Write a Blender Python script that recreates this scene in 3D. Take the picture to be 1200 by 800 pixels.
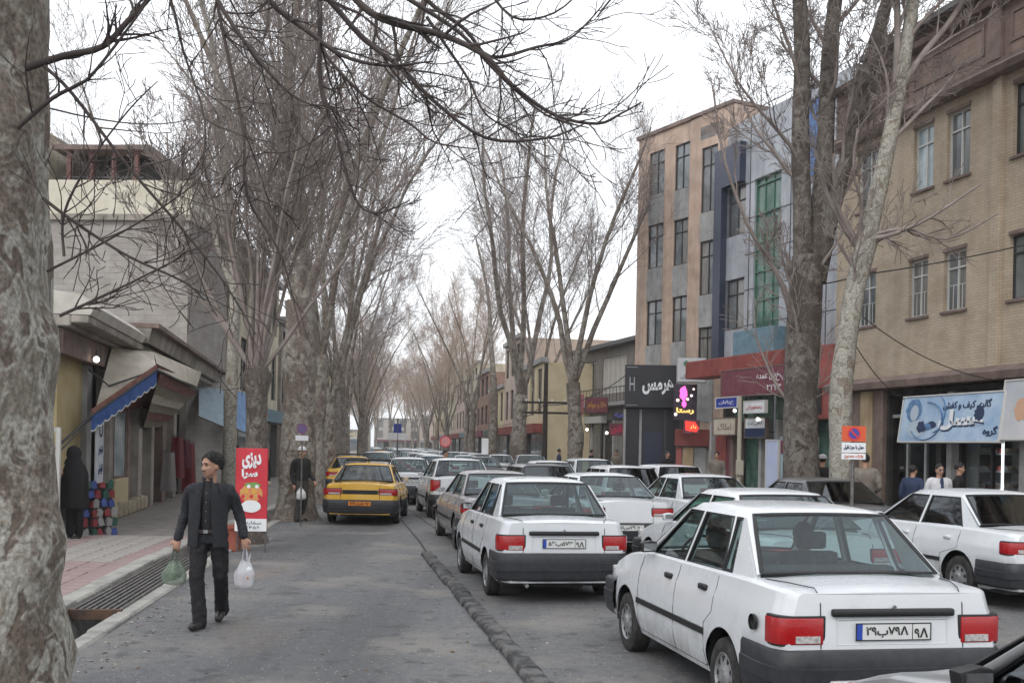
import bpy, bmesh, math, random
import numpy as np
from mathutils import Vector, Matrix
for o in list(bpy.data.objects): bpy.data.objects.remove(o)
SC = bpy.context.scene; COL = SC.collection
R = math.radians
random.seed(7)
# ---------------------------------------------------------------- camera
F, CH, HV, ROLL = 1250.0, 1.825, 124.0, 0.020
cam = bpy.data.objects.new('camera', bpy.data.cameras.new('camera')); COL.objects.link(cam)
cam.data.sensor_width = 36; cam.data.lens = 36 * F / 1200
cam.data.shift_y = HV / 1200; cam.data.shift_x = 2.5 / 1200
cam.data.clip_start = .05; cam.data.clip_end = 3000
cam.matrix_world = Matrix.Translation((0, 0, CH)) @ Matrix.Rotation(math.pi / 2, 4, 'X') @ Matrix.Rotation(ROLL, 4, 'Z')
SC.camera = cam
# ---------------------------------------------------------------- sky, sun, exposure (overcast day)
W = bpy.data.worlds.new('World'); SC.world = W; W.use_nodes = True
nt = W.node_tree; nt.nodes.clear()
out = nt.nodes.new('ShaderNodeOutputWorld'); bg = nt.nodes.new('ShaderNodeBackground')
sky = nt.nodes.new('ShaderNodeTexSky'); sky.sky_type = 'NISHITA'; sky.sun_disc = False
sky.sun_elevation = R(38); sky.sun_rotation = R(200); sky.dust_density = 4; sky.air_density = 1.2
mx = nt.nodes.new('ShaderNodeMix'); mx.data_type = 'RGBA'; mx.inputs[0].default_value = .88
mx.inputs[7].default_value = (12.0, 12.35, 12.9, 1)      # the even white cloud cover in front of the blue
nt.links.new(sky.outputs[0], mx.inputs[6]); nt.links.new(mx.outputs[2], bg.inputs[0])
bg.inputs[1].default_value = .1; nt.links.new(bg.outputs[0], out.inputs[0])
sun = bpy.data.objects.new('sun', bpy.data.lights.new('sun', 'SUN')); COL.objects.link(sun)
sun.data.energy = .7; sun.data.angle = R(25); sun.data.color = (1, .97, .93)
sun.rotation_euler = (R(90 - 38), 0, R(-20 ))
SC.view_settings.view_transform = 'Standard'; SC.view_settings.look = 'None'
SC.view_settings.exposure = 0.42; SC.view_settings.gamma = 1
# ---------------------------------------------------------------- layout: where a line of sight meets the ground or a wall
def _ur(u, v):
    a, b = u - 600, v - 400; c, s = math.cos(ROLL), math.sin(ROLL)
    return c * a + s * b, -s * a + c * b - HV
def G(u, v, z=0.0):
    a, b = _ur(u, v); y = F * (CH - z) / b
    return a * y / F, y
def P(u, v, y):
    a, b = _ur(u, v); return Vector((a * y / F, y, CH - b * y / F))
# ---------------------------------------------------------------- tags and things
def tag(o, label=None, cat=None, group=None, kind=None):
    if label: o['label'] = label
    if cat: o['category'] = cat
    if group: o['group'] = group
    if kind: o['kind'] = kind
    return o
def thing(name, label, cat, loc=(0, 0, 0), rz=0, group=None):
    o = bpy.data.objects.new(name, None); COL.objects.link(o); o.empty_display_size = .2
    o.location = loc; o.rotation_euler = (0, 0, rz)
    return tag(o, label, cat, group)
def dup(root, loc=None, rz=None, label=None, group=None, parent=None, skip=()):
    kids = {}
    for o in list(root.children_recursive): kids.setdefault(o.parent, []).append(o)
    def cp(o, par):
        c = o.copy(); COL.objects.link(c); c.parent = par
        for k in kids.get(o, []):
            if k.name.split('.')[0] not in skip: cp(k, c)
        return c
    r = cp(root, parent)
    if loc is not None: r.location = loc
    if rz is not None: r.rotation_euler = (0, 0, rz)
    if label: r['label'] = label
    if group: r['group'] = group
    return r
# ---------------------------------------------------------------- materials
_M = {}
def mat(name, col=(.5, .5, .5), rough=.6, metal=0, col2=None, ns=6, nd=4, amt=.5, bump=0, bs=30, emit=0, coat=0, kind=None, spec=.5, stretch=None, gamma=(.38, .62)):
    if name in _M: return _M[name]
    m = bpy.data.materials.new(name); m.use_nodes = True; t = m.node_tree; b = t.nodes['Principled BSDF']
    L = t.links.new; N = t.nodes.new
    b.inputs['Base Color'].default_value = (*col, 1); b.inputs['Roughness'].default_value = rough
    b.inputs['Metallic'].default_value = metal; b.inputs['Specular IOR Level'].default_value = spec
    if coat: b.inputs['Coat Weight'].default_value = coat; b.inputs['Coat Roughness'].default_value = .08
    if emit: b.inputs['Emission Color'].default_value = (*col, 1); b.inputs['Emission Strength'].default_value = emit
    tc = N('ShaderNodeTexCoord'); src = tc.outputs['Object']
    if stretch:
        mp = N('ShaderNodeMapping'); mp.inputs['Scale'].default_value = stretch; L(src, mp.inputs[0]); src = mp.outputs[0]
    if col2 is not None:
        n = N('ShaderNodeTexNoise'); n.inputs['Scale'].default_value = ns; n.inputs['Detail'].default_value = nd; n.inputs['Roughness'].default_value = .6
        L(src, n.inputs['Vector'])
        cr = N('ShaderNodeValToRGB'); cr.color_ramp.elements[0].position = gamma[0]; cr.color_ramp.elements[1].position = gamma[1]
        cr.color_ramp.elements[0].color = (*col, 1); cr.color_ramp.elements[1].color = (*col2, 1)
        L(n.outputs[0], cr.inputs[0]); L(cr.outputs[0], b.inputs['Base Color'])
        m['cr'] = cr.name
    if bump:
        n2 = N('ShaderNodeTexNoise'); n2.inputs['Scale'].default_value = bs; n2.inputs['Detail'].default_value = 3; L(src, n2.inputs['Vector'])
        bp = N('ShaderNodeBump'); bp.inputs['Strength'].default_value = bump; bp.inputs['Distance'].default_value = .02
        L(n2.outputs[0], bp.inputs['Height']); L(bp.outputs[0], b.inputs['Normal'])
    _M[name] = m; return m
def glassmat(name, tint=(.55, .62, .62), refl=.12):
    if name in _M: return _M[name]
    m = bpy.data.materials.new(name); m.use_nodes = True; t = m.node_tree; t.nodes.clear(); N = t.nodes.new; L = t.links.new
    o = N('ShaderNodeOutputMaterial'); tr = N('ShaderNodeBsdfTransparent'); gl = N('ShaderNodeBsdfGlossy'); mix = N('ShaderNodeMixShader')
    lw = N('ShaderNodeLayerWeight'); lw.inputs[0].default_value = .5; pw = N('ShaderNodeMath'); pw.operation = 'POWER'; pw.inputs[1].default_value = 4.5; L(lw.outputs[1], pw.inputs[0])
    ma = N('ShaderNodeMath'); ma.operation = 'MULTIPLY_ADD'; ma.inputs[1].default_value = .85; ma.inputs[2].default_value = refl; L(pw.outputs[0], ma.inputs[0]); L(ma.outputs[0], mix.inputs[0])
    tr.inputs[0].default_value = (*tint, 1); gl.inputs[0].default_value = (.9, .95, 1, 1); gl.inputs['Roughness'].default_value = .03
    L(tr.outputs[0], mix.inputs[1]); L(gl.outputs[0], mix.inputs[2]); L(mix.outputs[0], o.inputs[0])
    _M[name] = m; return m
def weather(m, k=.35, sc=1.6):
    """rain streaks and grime: soft vertical stains multiplied into the colour"""
    t = m.node_tree; N = t.nodes.new; L = t.links.new; b = t.nodes['Principled BSDF']; lk = b.inputs['Base Color'].links
    if not lk: return m
    src = lk[0].from_socket; tc = N('ShaderNodeTexCoord'); mp = N('ShaderNodeMapping'); mp.inputs['Scale'].default_value = (sc, sc, .12 * sc); L(tc.outputs['Object'], mp.inputs[0]); f = None
    for s_, st in ((1.0, mp.outputs[0]), (.45, tc.outputs['Object'])):
        n = N('ShaderNodeTexNoise'); n.inputs['Scale'].default_value = s_ * 1.5; n.inputs['Detail'].default_value = 9; n.inputs['Roughness'].default_value = .65; L(st, n.inputs[0])
        r = N('ShaderNodeMapRange'); r.inputs[1].default_value = .42; r.inputs[2].default_value = .66; r.inputs[3].default_value = 1.0; r.inputs[4].default_value = 1 - k; L(n.outputs[0], r.inputs[0])
        if f is None: f = r.outputs[0]
        else: q = N('ShaderNodeMath'); q.operation = 'MULTIPLY'; L(f, q.inputs[0]); L(r.outputs[0], q.inputs[1]); f = q.outputs[0]
    x = N('ShaderNodeMix'); x.data_type = 'RGBA'; x.blend_type = 'MULTIPLY'; x.inputs[0].default_value = 1; L(src, x.inputs[6]); L(f, x.inputs[7]); L(x.outputs[2], b.inputs['Base Color']); return m
# ---------------------------------------------------------------- mesh builder
class MB:
    def __init__(s): s.v = []; s.f = []; s.m = []
    def add(s, vs, fs, m=0):
        o = len(s.v); s.v += [tuple(p) for p in vs]; s.f += [tuple(i + o for i in f) for f in fs]; s.m += [m] * len(fs); return s
    def box(s, x0, x1, y0, y1, z0, z1, m=0, M=None):
        vs = [Vector(p) for p in ((x0, y0, z0), (x1, y0, z0), (x1, y1, z0), (x0, y1, z0), (x0, y0, z1), (x1, y0, z1), (x1, y1, z1), (x0, y1, z1))]
        if M is not None: vs = [M @ p for p in vs]
        return s.add(vs, [(0, 3, 2, 1), (4, 5, 6, 7), (0, 1, 5, 4), (1, 2, 6, 5), (2, 3, 7, 6), (3, 0, 4, 7)], m)
    def prism(s, poly, h0, h1, ax='z', m=0, M=None):
        n = len(poly)
        def q(a, b, h): return {'z': (a, b, h), 'y': (a, h, b), 'x': (h, a, b)}[ax]
        vs = [Vector(q(a, b, h0)) for a, b in poly] + [Vector(q(a, b, h1)) for a, b in poly]
        if M is not None: vs = [M @ p for p in vs]
        return s.add(vs, [tuple(range(n))[::-1], tuple(range(n, 2 * n))] + [(i, (i + 1) % n, n + (i + 1) % n, n + i) for i in range(n)], m)
    def grid(s, rows, m=0, close=False):
        nr, nc = len(rows), len(rows[0]); vs = [p for r in rows for p in r]
        fs = [(i * nc + j, i * nc + (j + 1) % nc, (i + 1) * nc + (j + 1) % nc, (i + 1) * nc + j) for i in range(nr - 1) for j in range(nc if close else nc - 1)]
        return s.add(vs, fs, m)
    def tube(s, path, r, n=8, m=0, caps=True, sq=1.0):
        path = [Vector(p) for p in path]; rr = r if isinstance(r, (list, tuple)) else [r] * len(path)
        rows = []; up = None
        for i, p in enumerate(path):
            d = (path[min(i + 1, len(path) - 1)] - path[max(i - 1, 0)]); d = d.normalized() if d.length > 1e-9 else Vector((0, 0, 1))
            if up is None: up = Vector((0, 0, 1)) if abs(d.z) < .9 else Vector((1, 0, 0))
            a = d.cross(up).normalized(); b = a.cross(d).normalized(); up = b
            rows.append([p + (a * math.cos(2 * math.pi * k / n) + b * math.sin(2 * math.pi * k / n) * sq) * rr[i] for k in range(n)])
        s.grid(rows, m, True)
        if caps:
            s.add(rows[0], [tuple(range(n))[::-1]], m); s.add(rows[-1], [tuple(range(n))], m)
        return s
    def lathe(s, prof, c=(0, 0, 0), ax='z', n=24, m=0):
        rows = []
        for r, h in prof:
            row = []
            for k in range(n):
                a = 2 * math.pi * k / n; x, y = r * math.cos(a), r * math.sin(a)
                p = {'z': (x, y, h), 'x': (h, x, y), 'y': (x, h, y)}[ax]; row.append((p[0] + c[0], p[1] + c[1], p[2] + c[2]))
            rows.append(row)
        return s.grid(rows, m, True)
    def ell(s, c, r, m=0, n=12, k=8, M=None):
        rows = []
        for i in range(k + 1):
            t = math.pi * i / k; row = []
            for j in range(n):
                a = 2 * math.pi * j / n; p = Vector((r[0] * math.sin(t) * math.cos(a), r[1] * math.sin(t) * math.sin(a), -r[2] * math.cos(t)))
                if M is not None: p = M @ p
                row.append(p + Vector(c))
            rows.append(row)
        return s.grid(rows, m, True)
    def mesh(s, name, mats, smooth=None, bevel=0, seg=1, weld=0):
        me = bpy.data.meshes.new(name); me.from_pydata(s.v, [], s.f)
        for mm in (mats if isinstance(mats, (list, tuple)) else [mats]): me.materials.append(mm)
        me.polygons.foreach_set('material_index', s.m)
        bm = bmesh.new(); bm.from_mesh(me)
        if weld: bmesh.ops.remove_doubles(bm, verts=bm.verts, dist=weld)
        bmesh.ops.recalc_face_normals(bm, faces=bm.faces) if (bevel or weld) else None
        if bevel:
            es = [e for e in bm.edges if len(e.link_faces) == 2 and e.calc_face_angle(0) > R(28)]
            bmesh.ops.bevel(bm, geom=es, offset=bevel, segments=seg, affect='EDGES', profile=.6, clamp_overlap=True)
        bm.to_mesh(me); bm.free()
        if smooth:
            me.shade_smooth(); me.set_sharp_from_angle(angle=R(smooth))
        me.update(); return me
    def build(s, name, mats, parent=None, smooth=None, bevel=0, seg=1, weld=0, **kw):
        return link(name, s.mesh(name, mats, smooth, bevel, seg, weld), parent, **kw)
def link(name, me, parent=None, loc=None, **kw):
    o = bpy.data.objects.new(name, me); COL.objects.link(o)
    if parent: o.parent = parent
    if loc is not None: o.location = loc
    return tag(o, **kw)
# ---------------------------------------------------------------- lettering
AR = dict(zip('ابپتجحدرزسشعفقکگلمنهوی', [
 'FE8D FE8E FE8D FE8E','FE8F FE90 FE91 FE92','FB56 FB57 FB58 FB59','FE95 FE96 FE97 FE98','FE9D FE9E FE9F FEA0','FEA1 FEA2 FEA3 FEA4','FEA9 FEAA FEA9 FEAA','FEAD FEAE FEAD FEAE',
 'FEAF FEB0 FEAF FEB0','FEB1 FEB2 FEB3 FEB4','FEB5 FEB6 FEB7 FEB8','FEC9 FECA FECB FECC','FED1 FED2 FED3 FED4','FED5 FED6 FED7 FED8','FB8E FB8F FB90 FB91','FB92 FB93 FB94 FB95',
 'FEDD FEDE FEDF FEE0','FEE1 FEE2 FEE3 FEE4','FEE5 FEE6 FEE7 FEE8','FEE9 FEEA FEEB FEEC','FEED FEEE FEED FEEE','FBFC FBFD FBFE FBFF']))
def shape(t):
    res = []
    for i, c in enumerate(t):
        if c not in AR: res.append(c); continue
        fm = [chr(int(x, 16)) for x in AR[c].split()]
        pj = i > 0 and t[i - 1] in AR and t[i - 1] not in 'ادرزو'
        nj = i < len(t) - 1 and t[i + 1] in AR and c not in 'ادرزو'
        res.append(fm[(3 if nj else 1) if pj else (2 if nj else 0)])
    return ''.join(reversed(res))
def textmesh(t, w, h=None, ext=.004, bold=.0, rtl=True):
    """a mesh of the words in the x-z plane, centred, w wide (and h high if given)"""
    cu = bpy.data.curves.new('t', 'FONT'); cu.body = shape(t) if rtl else t; cu.extrude = ext; cu.offset = bold; cu.resolution_u = 3; cu.size = 1
    o = bpy.data.objects.new('t', cu); COL.objects.link(o)
    me = bpy.data.meshes.new_from_object(o.evaluated_get(bpy.context.evaluated_depsgraph_get()))
    bpy.data.objects.remove(o); bpy.data.curves.remove(cu)
    n = len(me.vertices); a = np.empty(n * 3); me.vertices.foreach_get('co', a); a = a.reshape(-1, 3)
    lo, hi = a.min(0), a.max(0); c = (lo + hi) / 2; k = w / (hi[0] - lo[0]); kz = h / (hi[1] - lo[1]) if h else k
    b = np.stack([(a[:, 0] - c[0]) * k, -a[:, 2], (a[:, 1] - c[1]) * kz], 1)
    me.vertices.foreach_set('co', b.ravel()); me.materials.clear(); me.update(); return me
def text(t, w, h, m, parent, loc, name='lettering', **kw):
    me = textmesh(t, w, h, **kw); me.materials.append(m); return link(name, me, parent, loc)
# ---------------------------------------------------------------- shared materials
def dusty(m):
    """road dust and splashes on the sills and lower doors"""
    t = m.node_tree; N = t.nodes.new; L = t.links.new; b = t.nodes['Principled BSDF']; src = b.inputs['Base Color'].links[0].from_socket
    tc = N('ShaderNodeTexCoord'); sp = N('ShaderNodeSeparateXYZ'); L(tc.outputs['Object'], sp.inputs[0]); n = N('ShaderNodeTexNoise'); n.inputs['Scale'].default_value = 5; n.inputs['Detail'].default_value = 9; L(tc.outputs['Object'], n.inputs[0])
    z = N('ShaderNodeMapRange'); z.inputs[1].default_value = .62; z.inputs[2].default_value = .20; L(sp.outputs[2], z.inputs[0]); r = N('ShaderNodeMapRange'); r.inputs[1].default_value = .35; r.inputs[2].default_value = .65; L(n.outputs[0], r.inputs[0])
    q = N('ShaderNodeMath'); q.operation = 'MULTIPLY'; L(z.outputs[0], q.inputs[0]); L(r.outputs[0], q.inputs[1]); a = N('ShaderNodeMath'); a.operation = 'MULTIPLY_ADD'; a.inputs[1].default_value = .7; a.inputs[2].default_value = .0; L(q.outputs[0], a.inputs[0])
    f2 = N('ShaderNodeMapRange'); f2.inputs[1].default_value = .55; f2.inputs[2].default_value = .75; f2.inputs[4].default_value = .18; L(n.outputs[0], f2.inputs[0]); ad = N('ShaderNodeMath'); ad.use_clamp = True; L(a.outputs[0], ad.inputs[0]); L(f2.outputs[0], ad.inputs[1])
    x = N('ShaderNodeMix'); x.data_type = 'RGBA'; x.inputs[7].default_value = (.20, .185, .165, 1); L(ad.outputs[0], x.inputs[0]); L(src, x.inputs[6]); L(x.outputs[2], b.inputs['Base Color'])
    rr = N('ShaderNodeMapRange'); rr.inputs[3].default_value = .26; rr.inputs[4].default_value = .8; L(ad.outputs[0], rr.inputs[0]); L(rr.outputs[0], b.inputs['Roughness']); return m
def paint(name, c): return dusty(mat('paint_' + name, c, .26, coat=.45, col2=tuple(x * .96 for x in c), ns=3, bump=.0, amt=.3))
WHITE = paint('white', (.64, .665, .69)); YEL = paint('yellow', (.70, .40, .035)); SILV = mat('paint_silver', (.34, .35, .36), .32, .5, coat=.5)
DGREY = mat('paint_dark_grey', (.055, .058, .065), .3, .3, coat=.5); CREAMP = paint('cream', (.5, .47, .40)); BLACKP = mat('paint_black', (.012, .012, .014), .25, coat=.6)
GREYP = mat('paint_grey', (.16, .165, .175), .3, .4, coat=.5)
BUMP = mat('bumper_plastic', (.018, .019, .023), .5, col2=(.028, .030, .036), ns=14, bump=.08, bs=60)
RUB = mat('tyre_rubber', (.014, .014, .015), .85, col2=(.04, .038, .036), ns=10, bump=.2, bs=60); SEAL = mat('black_seal', (.01, .01, .011), .5)
RIM = mat('wheel_silver', (.33, .34, .35), .4, .4, col2=(.2, .2, .2), ns=20)
REDL = mat('red_lens', (.40, .010, .012), .14, col2=(.30, .007, .01), ns=60, coat=.5, bump=.15, bs=160)
REDLIT = mat('lit_brake_lens', (.7, .03, .02), .2, emit=.5)
CLR = mat('clear_lens', (.55, .53, .52), .15, col2=(.3, .28, .28), ns=40, coat=.5); AMB = mat('amber_lens', (.5, .13, .03), .18, coat=.5)
PLW = mat('plate_white', (.62, .63, .62), .45); PLB = mat('plate_blue', (.02, .06, .35), .45); PLY = mat('plate_orange', (.6, .2, .02), .45); INK = mat('black_ink', (.008, .008, .01), .6)
GLS = glassmat('car_glass', (.55, .66, .65), .06); GLD = glassmat('dark_car_glass', (.10, .13, .13), .09)
INTR = mat('interior_cloth', (.05, .052, .056), .9, col2=(.085, .085, .09), ns=18); DASH = mat('dashboard', (.02, .02, .022), .8)
CHR = mat('chrome', (.5, .5, .5), .15, 1)
def lerp(a, b, t): return a + (b - a) * t
def interp(tab, y):
    for (a, va), (b, vb) in zip(tab, tab[1:]):
        if y <= b: return va if y <= a else lerp(va, vb, (y - a) / (b - a))
    return tab[-1][1]
PRIDE = dict(W=.80, L=3.93, wr=.265, rw=.86, fw=3.16, arch=.335, sill=.22, kind='pride',
  belt=[(0, .93), (.1, .945), (.6, .955), (2.75, .93), (3.3, .86), (3.9, .72)], deck=[(0, .945), (.12, .975), (.56, 1.0), (2.8, .955), (3.3, .89), (3.93, .74)],
  gl=[.56, 1.06, 2.10, 2.84], roof=1.40, crown=.05, wb=.70, wt=.55, wins=[(.94, 1.06, 1.11, 1.18), (1.10, 1.22, 1.86, 1.79), (1.90, 1.83, 2.68, 2.12)],
  tl=(.47, .625, .805), tlm='block', bump=(.27, .60), plate=.71, garn=True, hatch=False)
P405 = dict(W=.845, L=4.40, wr=.29, rw=.97, fw=3.62, arch=.36, sill=.22, kind='sedan',
  belt=[(0, .88), (.12, .90), (.7, .915), (3.0, .90), (3.6, .82), (4.4, .66)], deck=[(0, .93), (.15, .955), (.72, .975), (3.1, .92), (3.7, .85), (4.4, .68)],
  gl=[.72, 1.32, 2.36, 3.12], roof=1.345, crown=.05, wb=.735, wt=.56, wins=[(1.02, 1.30, 1.95, 1.93), (2.0, 1.98, 2.98, 2.40)],
  tl=(.42, .68, .83), tlm='block', bump=(.27, .58), plate=.50, garn=False, hatch=False)
LOGAN = dict(W=.86, L=4.25, wr=.30, rw=.80, fw=3.43, arch=.37, sill=.24, kind='sedan',
  belt=[(0, .98), (.12, 1.0), (.7, 1.01), (3.0, .98), (3.6, .90), (4.25, .75)], deck=[(0, 1.04), (.1, 1.06), (.55, 1.08), (3.1, 1.0), (3.7, .93), (4.25, .78)],
  gl=[.55, 1.0, 2.3, 3.05], roof=1.47, crown=.05, wb=.76, wt=.58, wins=[(.9, 1.08, 1.85, 1.82), (1.9, 1.87, 2.92, 2.33)],
  tl=(.62, .70, .98), tlm='block', bump=(.3, .62), plate=.80, garn=False, hatch=False)
HATCH = dict(W=.80, L=3.80, wr=.28, rw=.66, fw=3.05, arch=.345, sill=.22, kind='hatch',
  belt=[(0, .92), (.15, .94), (2.6, .92), (3.2, .84), (3.8, .68)], deck=[(0, .93), (.2, .96), (2.7, .95), (3.2, .88), (3.8, .70)],
  gl=[.10, .38, 2.05, 2.75], roof=1.40, crown=.05, wb=.71, wt=.57, wins=[(.42, .55, 1.02, 1.0), (1.06, 1.04, 1.80, 1.74), (1.84, 1.78, 2.60, 2.08)],
  tl=(.5, .62, .84), tlm='block', bump=(.27, .58), plate=.66, garn=False, hatch=True)
def make_car(sp, name, label, pm, plate=None, plm=None, glass=None, group=None, lowpart=None, extras=(), detail=True, shut=False):
    W, L, wr = sp['W'], sp['L'], sp['wr']; root = thing(name, label, 'car', group=group)
    gl = glass or GLS; g0, g1, g2, g3 = sp['gl']; roof = sp['roof']
    # ---- body shell: rings across the car at many stations
    ys = {0.0, .02, .05, .09, .15, L - .15, L - .09, L - .05, L - .02, L}
    for c in (sp['rw'], sp['fw']):
        for k in range(-9, 10):
            ys.add(round(c + sp['arch'] * math.sin(k / 9 * math.pi / 2), 4))
        ys |= {round(c - sp['arch'] - .004, 4), round(c + sp['arch'] + .004, 4)}
    for k in range(1, int(L / .16)): ys.add(round(k * .16, 3))
    ys |= {g0, g3}
    ys = sorted(ys); ys2 = [ys[0]]
    for y in ys[1:]:
        if y - ys2[-1] > .003: ys2.append(y)
    ys = ys2
    def wy(y):
        w = W
        e = min(y, L - y)
        if e < .15: w -= .075 * (1 - e / .15) ** 2.4
        if y > L - .9: w -= .05 * ((y - L + .9) / .9) ** 2
        if y < .7: w -= .018 * ((.7 - y) / .7) ** 2
        return w
    def xz(y, z):
        b = interp(sp['belt'], y); t = (z - .25) / (b - .25); w = wy(y)
        o = -.045 * max(0, (.25 - t) / .25) ** 1.5 - .060 * max(0, (t - .45) / .55) ** 1.9 - (.012 if t > .86 else 0)
        return w + o
    def ring(y):
        zb = sp['sill'] + (.03 if (y < .35 or y > L - .3) else 0)
        for c in (sp['rw'], sp['fw']):
            d = sp['arch'] ** 2 - (y - c) ** 2
            if d > 0: zb = max(zb, wr + math.sqrt(d))
        b = interp(sp['belt'], y); dk = interp(sp['deck'], y)
        pts = []
        for z in (.2, .28, .36, .44, .52, .60, .66, .72, .78, .84, .90):
            z = .2 + (z - .2) * (b - .2) / .73
            z = min(max(z, zb), b - .012); pts.append((xz(y, z), z))
        wb = xz(y, b)
        pts += [(wb, b), (wb - .022, b + .016), (wb - .055, lerp(b, dk, .35) + .012)]
        for t in (.80, .62, .35, 0): pts.append(((wb - .055) * t if t else 0, lerp(b, dk, 1 - (t * .9) ** 3) + .012 * (1 - t)))
        return pts
    NS = 14
    b = MB(); rings = []
    for y in ys:
        pr = ring(y); row = []
        for x, z in pr:
            if z < sp['bump'][1] + .0 and x > 0 and (y < sp['rw'] - sp['arch'] or y > sp['fw'] + sp['arch']): x -= .035
            lean = .07 * max(0, z - .55) * max(0, 1 - y / .3) - .30 * max(0, z - .55) * max(0, 1 - (L - y) / .4)
            row.append((-x, y + lean, z))
        rings.append(row + [(-p[0], p[1], p[2]) for p in row[-2::-1]])
    nr = len(rings[0]); mid = nr // 2
    off = len(b.v)
    for r in rings: b.v += r
    for i in range(len(ys) - 1):
        for j in range(nr - 1):
            cab = g0 + .001 < (ys[i] + ys[i + 1]) / 2 < g3 - .001
            if cab and 13 <= j < nr - 14: continue
            a = [off + i * nr + j, off + i * nr + j + 1, off + (i + 1) * nr + j + 1, off + (i + 1) * nr + j]
            if len({b.v[k] for k in a}) < 3: continue
            low = lowpart is not None and max(b.v[k][2] for k in a) < .56
            b.f.append(tuple(a)); b.m.append(1 if low else 0)
    for e, st in ((0, 0), (len(ys) - 1, 1)):
        o = off + e * nr
        for j in range(mid):
            q = (o + j, o + j + 1, o + nr - 2 - j, o + nr - 1 - j)
            if j == mid - 1: q = (o + j, o + j + 1, o + nr - 1 - j)
            b.f.append(q if st else q[::-1]); b.m.append(0)
    b.build('body', [pm, lowpart or pm], root, smooth=32, weld=.0008)
    # ---- cabin: pillars, roof, glass
    wb, wt = sp['wb'], sp['wt']; rz = roof
    def sx(z): return lerp(wb, wt, (z - .95) / (rz - .95)) if z > .95 else wb
    zb_ = lambda y: interp(sp['belt'], y) + .012
    rail = rz - .045
    cab = MB(); panes = []
    wins = sp['wins']
    def SP(y, z, k=0): return (sx(z) - k, y, z)
    # outline along the belt and the rail
    bl = [g0 + .0] + [q for w_ in wins for q in (w_[0], w_[2])] + [g3]
    tl = [g1 - .05] + [q for w_ in wins for q in (w_[1], w_[3])] + [g2 + .06]
    for sgn in (-1, 1):
        def S(p): return (p[0] * sgn, p[1], p[2])
        for i in range(len(bl) - 1):
            glassy = i % 2 == 1
            zb0, zb1 = zb_(bl[i]), zb_(bl[i + 1])
            q = [SP(bl[i], zb0), SP(bl[i + 1], zb1), SP(tl[i + 1], rail), SP(tl[i], rail)]
            q = [(p[0], p[1], p[2]) for p in q]
            if glassy:
                ins = [(p[0] - .012, p[1], p[2]) for p in q]; panes.append([S(p) for p in ins])
                c = [sum(p[k] for p in q) / 4 for k in range(3)]
                def sh(p, d):
                    v = Vector((0, p[1] - c[1], p[2] - c[2])); v.normalize(); return (p[0] + .004, p[1] - v.y * d, p[2] - v.z * d)
                inner = [sh(p, .024) for p in q]
                for k in range(4):
                    cab.add([S(q[k]), S(q[(k + 1) % 4]), S(inner[(k + 1) % 4]), S(inner[k])], [(0, 1, 2, 3)], 1)
                    iv = [(p[0] - .03, p[1], p[2]) for p in inner]
                    cab.add([S(inner[k]), S(inner[(k + 1) % 4]), S(iv[(k + 1) % 4]), S(iv[k])], [(0, 1, 2, 3)], 1)
            else:
                qi = [(p[0] - .045, p[1], p[2]) for p in q]
                vs = [S(p) for p in q] + [S(p) for p in qi]
                cab.add(vs, [(0, 1, 2, 3), (7, 6, 5, 4), (0, 4, 5, 1), (1, 5, 6, 2), (2, 6, 7, 3), (3, 7, 4, 0)], 0)
    # roof grid
    n = 12; rows = []
    yr = [g1 - .05, g1 - .02, g1 + .03] + [lerp(g1 + .05, g2, k / 6) for k in range(1, 6)] + [g2, g2 + .04, g2 + .06]
    for i, y in enumerate(yr):
        e = min(i, len(yr) - 1 - i); dz = [-.045, -.018, -.004][e] if e < 3 else 0
        fr = 1 - ((y - (g1 + g2) / 2) / ((g2 - g1) / 2 + .06)) ** 2 * .55
        row = []
        for k in range(n + 1):
            t = k / n * 2 - 1; xx = t
            if abs(t) > .98: p = (math.copysign(sx(rail), t), y, rail)
            else:
                s = math.copysign(abs(t) ** .8, t); p = (s * (wt + .012) * .985, y, rz + dz + sp['crown'] * fr * (1 - abs(s) ** 3.2) - .012 * (abs(s) > .9))
            row.append(p)
        rows.append(row)
    cab.grid(rows, 0)
    cab.build('roof_and_pillars', [pm, SEAL], root, smooth=38, weld=.0005)
    # liner under the roof
    MB().grid([[(x * (wt - .04), y, rail - .005 + .02 * (1 - abs(x))) for x in (-1, 0, 1)] for y in (g1, (g1 + g2) / 2, g2)]).build('headliner', mat('headliner', (.3, .3, .29), .9), root)
    for p in panes:
        MB().add(p, [(0, 1, 2, 3)]).build('side_window', gl, root)
    def screen(y0, y1, z0, z1, nm, sg):
        w0, w1 = sx(z0) - .035, sx(z1) - .045
        fr = MB(); pn = MB(); rows = []
        for i in range(5):
            t = i / 4; y, z, w = lerp(y0, y1, t), lerp(z0, z1, t), lerp(w0, w1, t)
            rows.append([(x * w, y + sg * .05 * (1 - x * x), z + .012 * (1 - x * x)) for x in (-1, -.75, -.5, -.25, 0, .25, .5, .75, 1)])
        pn.grid(rows)
        edge = rows[0] + [r[-1] for r in rows[1:]] + rows[-1][::-1][1:] + [r[0] for r in rows[::-1]][1:]
        g = pn.build(nm, gl, root, smooth=60)
        fr.tube([Vector(p) for p in edge], .016, 6, sq=.7); fr.build('rubber_seal', SEAL, g, smooth=60)
        # body strip outside the seal
        for s in (-1, 1):
            st = MB(); a = [(s * (w0 + .0), y0, z0), (s * (w1), y1, z1), (s * (sx(rail)), y1, rail), (s * (sx(z0)), y0, z0 - .01)]
            st.add(a, [(0, 1, 2, 3)]); st.build('screen_pillar', pm, root)
        return g
    dz0 = interp(sp['deck'], g0) + .012; dz3 = interp(sp['deck'], g3) + .012
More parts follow.
